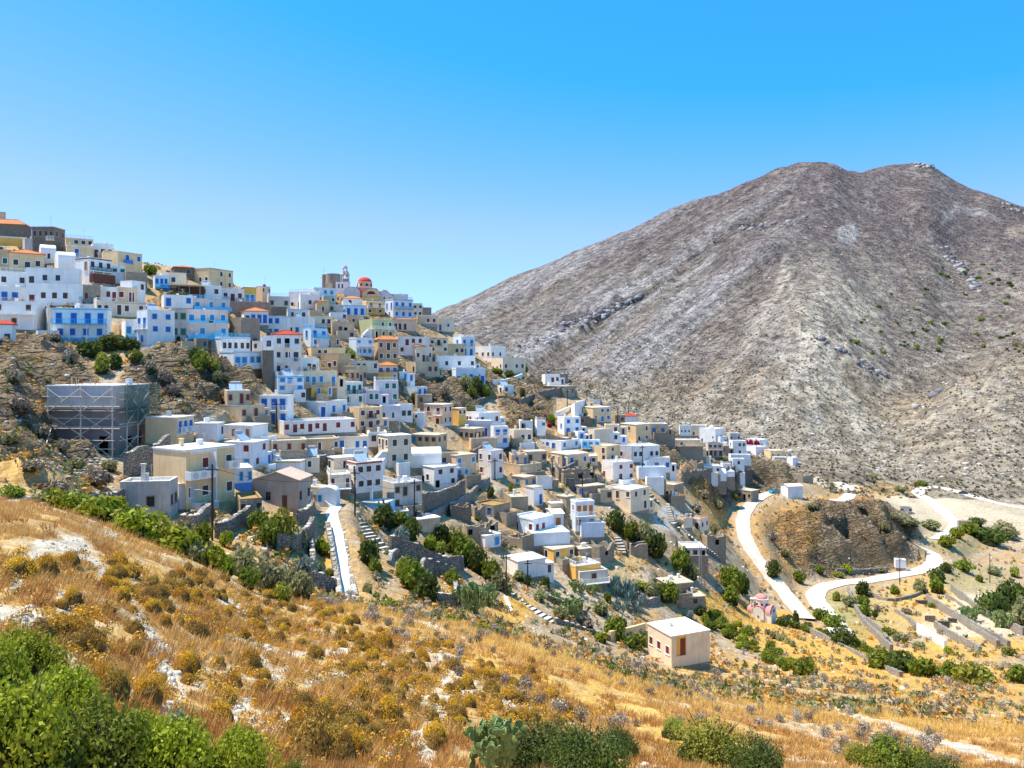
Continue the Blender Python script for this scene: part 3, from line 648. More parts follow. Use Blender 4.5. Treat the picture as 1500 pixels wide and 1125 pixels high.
# ---------------------------------------------------------------- roads and paths (photo polylines dropped on the ground)
def poly3(pts, ymin=60, ymax=None, step=2.5):
    P = []
    for p in pts:
        x, y = cast(p[0], p[1], p[2] if len(p) > 2 else ymin); P.append(Vector((x, y, (V0-p[1])/F*y if len(p) < 4 else p[3])))
    out = []
    for i in range(len(P)-1):
        p0, p1, p2, p3 = P[max(i-1, 0)], P[i], P[i+1], P[min(i+2, len(P)-1)]
        n = max(2, int((p2-p1).length/step))
        for k in range(n):
            t = k/n; out.append(.5*((2*p1)+(p2-p0)*t+(2*p0-5*p1+4*p2-p3)*t*t+(3*p1-p0-3*p2+p3)*t*t*t))
    out.append(P[-1]); return out
ROADS = [
 ('road', 4.6, [(1132,721,150),(1118,726,150),(1100,738,150),(1089,757,150),(1090,782,150),(1101,806,150),(1120,832,150),(1141,858,150),(1162,884,150),(1180,906,150)], 'tan_concrete_road', 'road'),
 ('road', 5.2, [(1232,928,150),(1222,910,150),(1204,890,150),(1194,872,150),(1206,860,150),(1235,853,150),(1270,850,150),(1310,843,150),(1345,836,150),(1368,824,150),(1366,812,150),(1352,803,150),(1340,797,150)], 'white_gravel_road', 'road'),
 ('road', 6.0, [(1372,790,250),(1385,783,250),(1399,773,250),(1398,764,250),(1382,750,250),(1364,735,250),(1345,722,250),(1352,715,250),(1368,713,250),(1400,719,250),(1440,731,250),(1490,743,250),(1540,745,250)], 'white_gravel_road', 'road'),
 ('road', 5.0, [(1214,731,200),(1230,733,200),(1243,727,200),(1244,719,200),(1236,711,200),(1226,706,200)], 'white_gravel_road', 'road'),
]
PATHS = [
 (1.9, [(508,876,84),(505,862,84),(501,840,84),(498,815,90),(494,790,95),(489,765,100),(486,750,105),(492,742,110),(480,732,112)], 'path'),
]
ROADLINES = [(r[0], r[1], poly3(r[2], step=2.0), r[3]) for r in ROADS]
PATHLINES = [(w_, poly3(p, step=1.0)) for w_, p, n in PATHS]
def stamp_line(line, half, soft, drop=.12):
    global GZ
    A = np.array([tuple(p) for p in line]); x0, x1, y0, y1 = A[:,0].min()-half-soft, A[:,0].max()+half+soft, A[:,1].min()-half-soft, A[:,1].max()+half+soft
    m = (GX > x0) & (GX < x1) & (GYY > y0) & (GYY < y1); ii = np.nonzero(m); px, py = GX[ii], GYY[ii]
    best = np.full(px.shape, 1e9); bz = np.zeros(px.shape)
    for i in range(len(A)-1):
        a, b = A[i], A[i+1]; d = b[:2]-a[:2]; L = (d**2).sum()+1e-9
        t = np.clip(((px-a[0])*d[0]+(py-a[1])*d[1])/L, 0, 1); q = (px-a[0]-d[0]*t)**2+(py-a[1]-d[1]*t)**2
        k = q < best; best[k] = q[k]; bz[k] = (a[2]+(b[2]-a[2])*t)[k]
    dist = np.sqrt(best); wgt = 1-sstep(half, half+soft, dist); GZ[ii] = GZ[ii]*(1-wgt)+(bz-drop)*wgt
for n_, w_, L_, m_ in ROADLINES: stamp_line(L_, w_*.5+1.2, 8.0, .18)
for w_, L_ in PATHLINES: stamp_line(L_, w_*.5+.9, 3.0, .12)
def stamp_pad(x, y, th, w, d, z, fr=1.2, sd=.5):
    r = w+d+4; ui = np.nonzero((GY > y-r) & (GY < y+r))[0]
    if len(ui) == 0: return
    j0, j1 = ui[0], ui[-1]+1; xx, yy = GX[:, j0:j1]-x, GYY[:, j0:j1]-y; c, s = math.cos(th), math.sin(th)
    lx, ly = xx*c+yy*s, -xx*s+yy*c; Z = GZ[:, j0:j1]
    m = (lx > -sd-.3) & (lx < w+sd) & (ly > -.05) & (ly < d+.6); Z[m] = np.minimum(Z[m], z-.1)
    m = (lx > -fr) & (lx < w+fr) & (ly > -fr*1.3) & (ly < d*.7) & ~m; Z[m] = np.minimum(Z[m], z+.0)
for h in HS: stamp_pad(h.x, h.y, h.th, h.w, h.d, h.z)
# pads for the special buildings
def spot(u, v, ymin=80): x, y = cast(u, v, ymin); return x, y, (V0-v)/F*y
CHURCH = spot(533, 440, 200); TOWER = spot(505.5, 424, 200); MILL = spot(488, 425, 250)
for h in SPECIAL.values(): stamp_pad(h.x, h.y, h.th, h.w, h.d, h.z)
# ---------------------------------------------------------------- ground colour (albedo of soil, straw, rock)
def rgb(*c): return np.array(c, float)
COL = np.zeros(GX.shape+(3,)); COL[:] = rgb(.56,.36,.13)
def over(mask, c, k=1.0):
    global COL
    m = np.clip(mask*k, 0, 1)[..., None]; COL = COL*(1-m)+rgb(*c)*m
n1 = fbm(X/3, Yg/3, 201, 4); n2 = fbm(X/12, Yg/12, 202, 4); n3 = fbm(X/60, Yg/60, 203, 4); n4 = fbm(X/1.1, Yg/1.1, 204, 3)
over(near*sstep(.0, .35, n1+.5*n4), (.68,.43,.15), .8); over(near*sstep(.05, .4, -n1+.6*n4), (.60,.47,.31), .8)
over(near*sstep(.2, .5, n2), (.44,.28,.11), .5)
over(near*sstep(.25,.5,fbm(X/1.7,Yg/1.7,205,3)), (.44,.27,.10), .5)
over(village, (.42,.31,.19), 1); over(village*sstep(0, .4, n1+.4*n2), (.54,.34,.14), .75); over(village*sstep(.1, .45, -n1+.3*n4), (.50,.43,.33), .6)
over(rocky*village, (.17,.12,.075), .85); over(rocky*village*sstep(.5, .75, rk), (.36,.28,.18), .7); over(rocky*village*sstep(.05,.4,n2),(.34,.24,.12),.6)
over(midz, (.58,.48,.34), 1); over(midz*sstep(.0, .4, n2), (.36,.31,.21), .6); over(midz*sstep(.1, .4, -n1), (.56,.48,.36), .5)
V = GV; Uc = np.broadcast_to(GU[:, None], GX.shape)
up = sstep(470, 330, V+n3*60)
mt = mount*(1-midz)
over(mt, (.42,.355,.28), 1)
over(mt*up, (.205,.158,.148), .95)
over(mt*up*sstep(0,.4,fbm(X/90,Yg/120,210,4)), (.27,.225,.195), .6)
over(mt*leftside*sstep(.45, .65, s1)*(1-.5*up), (.60,.57,.54), .95)
over(mt*leftside*sstep(.55, .8, s2)*(1-.4*up), (.28,.26,.25), .55)
over(mt*leftside*sstep(.55, .8, 1-s1)*(1-.3*up), (.36,.32,.27), .6)
over(mt*(1-leftside)*sstep(380, 450, V)*sstep(-.2,.4,fbm(X/50,Yg/130,215,4)), (.66,.56,.41), .85)
over(mt*blob(1200,540,110,120)*sstep(-.3,.3,fbm(X/30,Yg/90,216,4)), (.80,.69,.52), .9)
over(mt*blob(1090,560,130,110)*sstep(-.1,.4,fbm(X/30,Yg/90,217,4)), (.70,.62,.51), .75)
over(mt*blob(1400,480,130,90), (.30,.25,.20), .75); over(mt*blob(1400,560,120,70), (.40,.33,.24), .6)
over(mt*blob(1241,351,18,18), (.60,.57,.53), .9); over(mt*blob(1238,662,40,26), (.42,.43,.40), .8); over(mt*blob(1490,340,18,14), (.62,.48,.33), .7)
far_c = sstep(-.1, .35, fbm(X/9, Yg/14, 220, 3))
over(mt*far_c, (.19,.15,.14), .4); over(mt*sstep(.1, .45, -fbm(X/9, Yg/14, 220, 3)), (.60,.53,.45), .35)
def bl(u, v, ru, rv, c, k=1, y0=75, y1=420):
    over(blob(u, v, ru, rv, y0, y1)*sstep(-.45, .1, n1+.3), c, k)
ST = (.62,.37,.09); ST2 = (.52,.27,.06); PALE = (.58,.50,.38); GRN = (.20,.20,.06)
for a in [(1100,905,90,24,ST,1),(1040,885,50,20,ST,.9),(1180,935,130,26,ST,.9),(1250,965,140,26,ST,.9),(1240,925,90,14,ST2,.9),(1330,985,160,18,ST,.8),(755,893,34,22,ST,1),(1100,985,200,20,ST,.5),(1400,1005,200,30,ST,.6),
          (660,855,16,26,ST,1),(480,812,20,10,ST,.9),(1030,755,50,50,ST2,.7),(1150,790,60,60,ST2,.5),(830,830,60,30,PALE,.4),(880,870,100,50,(.52,.42,.28),.8),(1000,760,30,30,PALE,.6),(1310,720,60,10,ST,.6),(1250,730,60,14,ST2,.5),
          (980,760,26,22,(.55,.52,.46),.9),(905,830,40,30,(.50,.36,.17),.7),(1420,905,90,45,(.64,.54,.38),.9),(1350,880,60,40,ST,.6),(1300,895,60,40,(.50,.36,.14),.7),(1420,950,90,20,ST,.8),(1480,950,40,14,ST,.8),
          (1255,905,40,40,(.34,.30,.12),.7),(1400,790,60,30,(.33,.29,.12),.6),(1420,850,70,22,(.36,.32,.15),.6),(1360,760,60,20,(.50,.43,.30),.6),(1230,890,50,24,(.34,.33,.12),.6),(780,620,45,26,(.40,.27,.13),.7)]: bl(*a)
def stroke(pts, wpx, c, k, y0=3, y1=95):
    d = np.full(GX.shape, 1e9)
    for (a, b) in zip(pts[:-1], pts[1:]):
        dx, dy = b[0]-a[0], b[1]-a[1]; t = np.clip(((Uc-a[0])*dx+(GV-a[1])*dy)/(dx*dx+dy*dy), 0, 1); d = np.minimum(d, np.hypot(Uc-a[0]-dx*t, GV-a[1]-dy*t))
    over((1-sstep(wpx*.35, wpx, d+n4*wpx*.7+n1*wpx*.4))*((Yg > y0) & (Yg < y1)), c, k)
for a in [([(20,860),(60,800),(110,798),(160,835),(200,842)],13),([(150,835),(185,870),(205,915),(240,955)],10),([(95,880),(100,940),(110,985),(100,1010)],13),([(0,895),(60,900)],12),([(200,1010),(240,980),(265,1015),(230,1060)],13),([(380,960),(400,1000),(420,975)],10),
          ([(450,1002),(490,990),(535,985),(562,976)],7),([(620,1125),(628,1070),(640,1030),(660,1000)],20),([(660,1005),(700,1015),(750,1040)],12),([(555,1125),(590,1085),(640,1060)],9),([(300,1065),(330,1045),(362,1030)],9),([(225,960),(215,935)],8),([(415,1060),(432,1100),(440,1125)],14),([(470,1030),(520,1060),(540,1080)],12),
          ([(1150,1010),(1200,1028),(1260,1052),(1350,1080),(1450,1110)],8),([(1080,1000),(1200,1030)],5),([(1300,1060),(1400,1095),(1500,1125)],8),([(250,840),(330,880),(400,930)],7),([(330,930),(420,960),(520,950)],6),([(640,960),(700,985),(720,1010)],5),([(600,905),(700,945),(800,990),(900,1030)],5)]: stroke(a[0], a[1], (.68,.60,.47), .9)
stroke([(560,1085),(520,1040),(470,1050)], 12, (.50,.44,.36), .6)
stroke([(700,960),(820,1000),(960,1050),(1080,1100)], 34, (.66,.40,.09), .75); stroke([(980,960),(1150,1010),(1400,1075)], 16, (.56,.36,.10), .5)
stroke([(1020,870),(1090,905),(1160,945),(1250,985),(1330,1000)], 13, ST, .8, 80, 260)
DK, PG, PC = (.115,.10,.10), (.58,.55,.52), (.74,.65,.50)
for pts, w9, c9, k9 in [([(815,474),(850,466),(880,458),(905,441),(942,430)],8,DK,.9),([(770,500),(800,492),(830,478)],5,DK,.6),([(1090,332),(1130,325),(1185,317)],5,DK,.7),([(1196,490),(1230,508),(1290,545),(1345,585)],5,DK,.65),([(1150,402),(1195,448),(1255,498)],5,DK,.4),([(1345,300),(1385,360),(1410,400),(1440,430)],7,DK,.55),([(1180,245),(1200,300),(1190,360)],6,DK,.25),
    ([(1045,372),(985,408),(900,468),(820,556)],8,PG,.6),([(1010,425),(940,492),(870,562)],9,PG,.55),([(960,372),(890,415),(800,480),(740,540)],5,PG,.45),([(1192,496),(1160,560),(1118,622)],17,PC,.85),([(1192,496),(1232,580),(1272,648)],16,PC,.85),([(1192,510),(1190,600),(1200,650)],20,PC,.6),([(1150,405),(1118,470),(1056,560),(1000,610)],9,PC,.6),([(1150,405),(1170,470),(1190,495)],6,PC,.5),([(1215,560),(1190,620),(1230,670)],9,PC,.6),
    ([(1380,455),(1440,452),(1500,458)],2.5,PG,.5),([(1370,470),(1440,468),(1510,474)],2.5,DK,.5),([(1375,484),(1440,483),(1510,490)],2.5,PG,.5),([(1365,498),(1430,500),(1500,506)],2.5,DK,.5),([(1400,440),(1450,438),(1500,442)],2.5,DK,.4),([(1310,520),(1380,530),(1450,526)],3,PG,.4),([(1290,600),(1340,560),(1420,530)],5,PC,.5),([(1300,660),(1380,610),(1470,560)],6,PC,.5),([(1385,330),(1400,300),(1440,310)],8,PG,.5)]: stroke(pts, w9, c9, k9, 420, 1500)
# concave hollow bank under the white soil patch
# ---------------------------------------------------------------- terrain mesh
def terrain():
    nu, ny = GX.shape
    co = np.stack([GX, GYY, GZ], -1).reshape(-1, 3); me = bpy.data.meshes.new('ground')
    i, j = np.meshgrid(np.arange(nu-1), np.arange(ny-1), indexing='ij'); a = (i*ny+j).ravel(); q = np.stack([a, a+ny, a+ny+1, a+1], -1)
    me.vertices.add(len(co)); me.vertices.foreach_set('co', co.ravel().astype(np.float32)); me.loops.add(q.size); me.loops.foreach_set('vertex_index', q.ravel().astype(np.int32))
    me.polygons.add(len(q)); me.polygons.foreach_set('loop_start', (np.arange(len(q))*4).astype(np.int32)); me.polygons.foreach_set('loop_total', np.full(len(q), 4, np.int32))
    mi = (Yg[:-1, :-1].ravel() > 380).astype(np.int32); me.polygons.foreach_set('use_smooth', np.ones(len(q), bool))
    me.update(calc_edges=True)
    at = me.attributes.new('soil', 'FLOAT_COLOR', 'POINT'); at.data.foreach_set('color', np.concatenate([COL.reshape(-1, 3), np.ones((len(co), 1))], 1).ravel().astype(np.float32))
    at = me.attributes.new('slab', 'FLOAT', 'POINT'); at.data.foreach_set('value', np.clip(leftside*mount, 0, 1).ravel().astype(np.float32))
    at = me.attributes.new('rocky', 'FLOAT', 'POINT'); at.data.foreach_set('value', np.clip(rocky*village+.0, 0, 1).ravel().astype(np.float32))
    b = NB('hillside_ground'); c = b.n('Attribute', attribute_name='soil').outputs['Color']; p = b.pos()
    nf = b.noise(p, 1.2, 6, .68); nm = b.noise(p, 5.5, 4, .65)
    col = b.mix(b.ramp(nf, .36, .64), b.mix(1.0, c, (.66,.64,.63), 'MULTIPLY'), b.mix(1.0, c, (1.28,1.25,1.2), 'MULTIPLY')); col = b.mix(b.mul(b.ramp(nm, .55, .68), .5), col, b.mix(1.0, c, (.35,.33,.32), 'MULTIPLY'))
    col = b.mix(b.mul(b.ramp(nm, .38, .30), .5), col, (.62,.56,.46))
    rk_ = b.n('Attribute', attribute_name='rocky').outputs['Fac']; pr = b.pos((.55, .55, 1.7)); vr = b.n('TexVoronoi', feature='DISTANCE_TO_EDGE'); vr.inputs['Scale'].default_value = .42
    dn = b.n('TexNoise'); dn.inputs['Scale'].default_value = .5; dn.inputs['Detail'].default_value = 4; b.l(pr, dn.inputs['Vector']); ds = b.n('VectorMath', operation='SCALE'); ds.inputs['Scale'].default_value = 4.5; b.l(dn.outputs['Color'], ds.inputs[0]); da = b.n('VectorMath', operation='ADD'); b.l(pr, da.inputs[0]); b.l(ds.outputs[0], da.inputs[1]); b.l(da.outputs[0], vr.inputs['Vector'])
    crack = b.ramp(vr.outputs['Distance'], .0, .16, 1, 0); col = b.mix(b.mul(b.mul(b.mul(crack, b.ramp(b.noise(b.pos(), .22, 3), .45, .6)), rk_), .8), col, (.09,.07,.055)); rn = b.noise(pr, .55, 6, .7); col = b.mix(b.mul(b.mul(b.ramp(rn, .54, .66), rk_), .35), col, (.42,.34,.24))
    hh_ = b.mul(b.mul(nf, .35), b.mul(rk_, b.mul(b.ramp(vr.outputs['Distance'], 0, .25), 1.3)), 'ADD'); hh_ = b.mul(hh_, b.mul(rk_, b.mul(rn, 1.6)), 'ADD'); b.bump(hh_, 1.0, 1.0); m1 = b.done(col, .97, .05)
    b = NB('mountain_rock'); c = b.n('Attribute', attribute_name='soil').outputs['Color']; p = b.pos()
    nb_ = b.noise(p, .11, 8, .72); ns = b.noise(p, .32, 5, .7)
    v = b.n('TexVoronoi'); v.inputs['Scale'].default_value = .30; b.l(p, v.inputs['Vector'])
    col = b.mix(b.ramp(nb_, .42, .58), b.mix(1.0, c, (.52,.50,.51), 'MULTIPLY'), b.mix(1.0, c, (1.30,1.28,1.25), 'MULTIPLY')); col = b.mix(b.mul(b.ramp(v.outputs['Distance'], .16, .30, 1, 0), .8), col, (.13,.105,.085))
    col = b.mix(b.mul(b.ramp(ns, .56, .66), .6), col, (.62,.57,.50))
    dt = b.n('VectorMath', operation='DOT_PRODUCT'); dt.inputs[1].default_value = (.62, 0, -1.0); b.l(p, dt.inputs[0]); sx_ = b.n('CombineXYZ'); b.l(b.mul(dt.outputs['Value'], .16), sx_.inputs[0]); b.l(b.mul(b.noise(p, .012, 4), 9.0), sx_.inputs[1]); nst = b.noise(sx_.outputs[0], 1.0, 6, .7)
    sl_ = b.n('Attribute', attribute_name='slab').outputs['Fac']; col = b.mix(b.mul(sl_, b.mul(b.ramp(nst, .50, .60), .5)), col, b.mix(1.0, col, (.48,.46,.47), 'MULTIPLY')); col = b.mix(b.mul(sl_, b.mul(b.ramp(nst, .46, .36), .35)), col, (.52,.50,.49))
    h = b.mul(b.mul(nb_, 3.0), b.mul(ns, 1.2), 'ADD'); h = b.mul(h, b.mul(b.mul(nst, sl_), 5.0), 'ADD'); b.bump(h, 3.2, 1.0); m2 = b.done(col, .97, .05)
    me.materials.append(m1); me.materials.append(m2); me.polygons.foreach_set('material_index', mi)
    o = bpy.data.objects.new('ground', me); C.objects.link(o); tag(o, kind='structure'); return o
terrain()
def strip(name, line, half, mat, thick=.15, kind='structure', up=.0):
    mb = MB(); n = len(line)
    for i, p in enumerate(line):
        t = (line[min(i+1, n-1)]-line[max(i-1, 0)]); t.z = 0; t.normalize(); nn = Vector((-t.y, t.x, 0)); wv = half*(1+.05*math.sin(i*.9)+.03*math.sin(i*2.3))
        a, b = p-nn*wv, p+nn*wv
        mb.v += [(a.x, a.y, a.z+up), (p.x, p.y, p.z+up+.04), (b.x, b.y, b.z+up), (a.x, a.y, a.z+up-thick), (b.x, b.y, b.z+up-thick)]
    for i in range(n-1):
        k = i*5; mb.f += [(k, k+5, k+6, k+1), (k+1, k+6, k+7, k+2), (k+3, k+8, k+5, k), (k+2, k+7, k+9, k+4)]; mb.m += [0]*4
    o = mb.build(name, mat); at = o.data.attributes.new('across', 'FLOAT', 'POINT'); at.data.foreach_set('value', np.tile([0., 1., 2., 0., 2.], n).astype(np.float32)); return tag(o, kind=kind)
def roadmat(name, c, dirt):
    b = NB(name); a = b.n('Attribute', attribute_name='across').outputs['Fac']; p = b.pos(); n = b.noise(p, .35, 5, .65); d = b.mul(b.mul(b.mul(a, 1.0, 'SUBTRACT'), 0.0, 'ABSOLUTE'), .5, 'SUBTRACT'); d = b.mul(b.mul(d, 0.0, 'ABSOLUTE'), b.mul(n, .16), 'ADD')
    e = b.mul(b.mul(a, 1.0, 'SUBTRACT'), 0.0, 'ABSOLUTE'); col = b.mix(b.ramp(n, .35, .65), sc3(c, .84), sc3(c, 1.08)); col = b.mix(b.mul(b.ramp(d, .20, .09), .55), col, sc3(c, .66)); col = b.mix(b.ramp(b.mul(e, b.mul(b.noise(p, .9, 4), .5), 'ADD'), 1.08, 1.22), col, dirt)
    col = b.mix(b.ramp(b.noise(p, 1.6, 5, .7), .62, .70), col, sc3(c, .6)); b.bump(b.noise(p, 4, 4), .06, .7); return b.done(col, .95)
RM = {'tan_concrete_road':roadmat('tan_concrete_road', (.62,.54,.44), (.42,.31,.18)), 'white_gravel_road':roadmat('white_gravel_road', (.70,.65,.57), (.46,.37,.24))}
for n_, w_, L_, m_ in ROADLINES: strip(n_, L_, w_*.5, RM[m_], .5)
for w_, L_ in PATHLINES: strip('path', L_, w_*.5, roadmat('whitewashed_path', (.74,.71,.65), (.50,.45,.38)), .6)
# ---------------------------------------------------------------- house parts
_cache = {}
def q(v, opts): return min(opts, key=lambda o: abs(o-v))
def opening_mesh(kind, w_, h_, far, trim):
    """frame + sill of a window or door; face looks to -y, origin at bottom centre on the wall plane"""
    k = ('f', kind, w_, h_, trim)
    if k not in _cache:
        mb = MB(); t = .11; a = w_/2
        mb.box(-a-t, -a+.01, -.05, .10, -(.0 if kind == 'door' else t), h_+t); mb.box(a-.01, a+t, -.05, .10, -(.0 if kind == 'door' else t), h_+t)
        mb.box(-a+.01, a-.01, -.05, .10, h_-.01, h_+t)
        if kind != 'door': mb.box(-a-t-.05, a+t+.05, -.10, .10, -t, .015)
        else: mb.box(-a-.05, a+.05, -.14, .16, -.12, .02)
        _cache[k] = mb.mesh(kind+'_frame', TR[trim])
    return _cache[k]
def panel_mesh(kind, w_, h_, col):
    k = ('p', kind, w_, h_, col)
    if k not in _cache:
        mb = MB(); a = w_/2
        if col in 'kd':
            mb.quad((-a, .13, 0), (a, .13, 0), (a, .13, h_), (-a, .13, h_), 0)
            if col == 'k':
                mb.box(-.03, .03, .08, .12, 0, h_, 1); mb.box(-a, a, .09, .12, h_*.55, h_*.55+.05, 1)
                mb.box(-a, -a+.05, .07, .12, 0, h_, 1); mb.box(a-.05, a, .07, .12, 0, h_, 1)
        else:
            for s in (-1, 1):
                x0, x1 = (-a, -.015) if s < 0 else (.015, a); mb.box(x0, x1, .06, .11, .01, h_-.01, 0)
                n = 3 if kind == 'door' else 2
                for i in range(n): mb.box(x0+.07, x1-.07, .045, .06, .08+i*h_/n, (i+1)*h_/n-.08, 0)
            mb.quad((-a, .12, 0), (a, .12, 0), (a, .12, h_), (-a, .12, h_), 1)
        _cache[k] = mb.mesh('shutter' if col not in 'kd' else 'pane', [WC['k'] if col == 'k' else WC[col], TR['n'] if col == 'k' else WC['d']])
    return _cache[k]
def rail_mesh(L, D, H=.95, solid=False, slab=True):
    mb = MB()
    if solid:
        mb.box(-L/2, L/2, -D-.12, -D, -.15, H-.15); mb.box(-L/2, -L/2+.12, -D, 0, -.15, H-.15); mb.box(L/2-.12, L/2, -D, 0, -.15, H-.15); return mb
    n = max(3, int(L/.22)) if L < 9 else max(3, int(L/.4)); 
    mb.box(-L/2, L/2, -D-.03, -D+.03, H-.07, H); mb.box(-L/2, L/2, -D-.025, -D+.025, .08, .13)
    for i in range(n+1):
        x = -L/2+.02+(L-.04)*i/n; r = .045 if i % 5 == 0 else .02; mb.box(x-r, x+r, -D-r, -D+r, 0, H-.05)
    for sx in (-1, 1):
        x = sx*(L/2-.03); mb.box(x-.025, x+.025, -D+.03, 0, H-.06, H); 
        for i in range(1, max(2, int(D/.25))): y = -D+D*i/max(2, int(D/.25)); mb.box(x-.02, x+.02, y-.02, y+.02, 0, H-.06)
    return mb
def face_cells(mb, P, L, z0, z1, ops, m=0):
    xs = sorted({0.0, L}|{round(o[0], 4) for o in ops}|{round(o[1], 4) for o in ops}); zs = sorted({z0, z1}|{round(o[2], 4) for o in ops}|{round(o[3], 4) for o in ops})
    for a, b in zip(xs[:-1], xs[1:]):
        for c, d in zip(zs[:-1], zs[1:]):
            cx, cz = (a+b)/2, (c+d)/2
            if any(o[0] < cx < o[1] and o[2] < cz < o[3] for o in ops): continue
            mb.quad(P(a, c, 0), P(b, c, 0), P(b, d, 0), P(a, d, 0), m)
    for o in ops:
        a, b, c, d = o[:4]; t = .2
        mb.quad(P(a, c, 0), P(a, d, 0), P(a, d, t), P(a, c, t), m); mb.quad(P(b, c, t), P(b, d, t), P(b, d, 0), P(b, c, 0), m)
        mb.quad(P(a, d, 0), P(b, d, 0), P(b, d, t), P(a, d, t), m); mb.quad(P(a, c, t), P(b, c, t), P(b, c, 0), P(a, c, 0), m)
CODES = 'wdbrcgnokWD'
def layout(spec, L, H, rr, wc):
    """returns openings: (x0,x1,z0,z1,kind,colour,balcony)"""
    out = []; rows = spec.split('/'); n = len(rows); rh = H/n
    for i, row in enumerate(rows):
        zb = H-(i+1)*rh; m = len(row); cell = L/max(m, 1)
        for j, ch in enumerate(row):
            if ch == '.': continue
            kind = 'door' if ch in 'db' and not (ch == 'b' and wc in 'bc' and False) else 'window'; col = wc; bal = False
            if ch == 'b': bal = i < n-1; kind = 'door'
            elif ch in 'rcgnok' : col = ch; kind = 'door' if ch in 'rco' and rr.random() < .45 else 'window'
            if ch == 'd' and col == 'k' : col = 'n' if rr.random() < .5 else 'd'
            ww = q(min(.95 if kind == 'window' else 1.05, cell*.62), (.45, .6, .8, .95, 1.05)); hh = q(min(1.25, rh*.46), (.6, .8, 1.0, 1.25)) if kind == 'window' else q(min(2.1, rh*.74), (1.2, 1.5, 1.8, 2.1))
            if ww > cell*.85: continue
            x = cell*(j+.5)+rr.uniform(-.08, .08)*cell; zz = zb+(.34*rh if kind == 'window' else .14)
            if zz+hh > H-.12: zz = H-.12-hh
            if zz < zb+.05: hh = None
            if hh is None: continue
            out.append((x-ww/2, x+ww/2, zz, zz+hh, kind, col, bal))
    return out
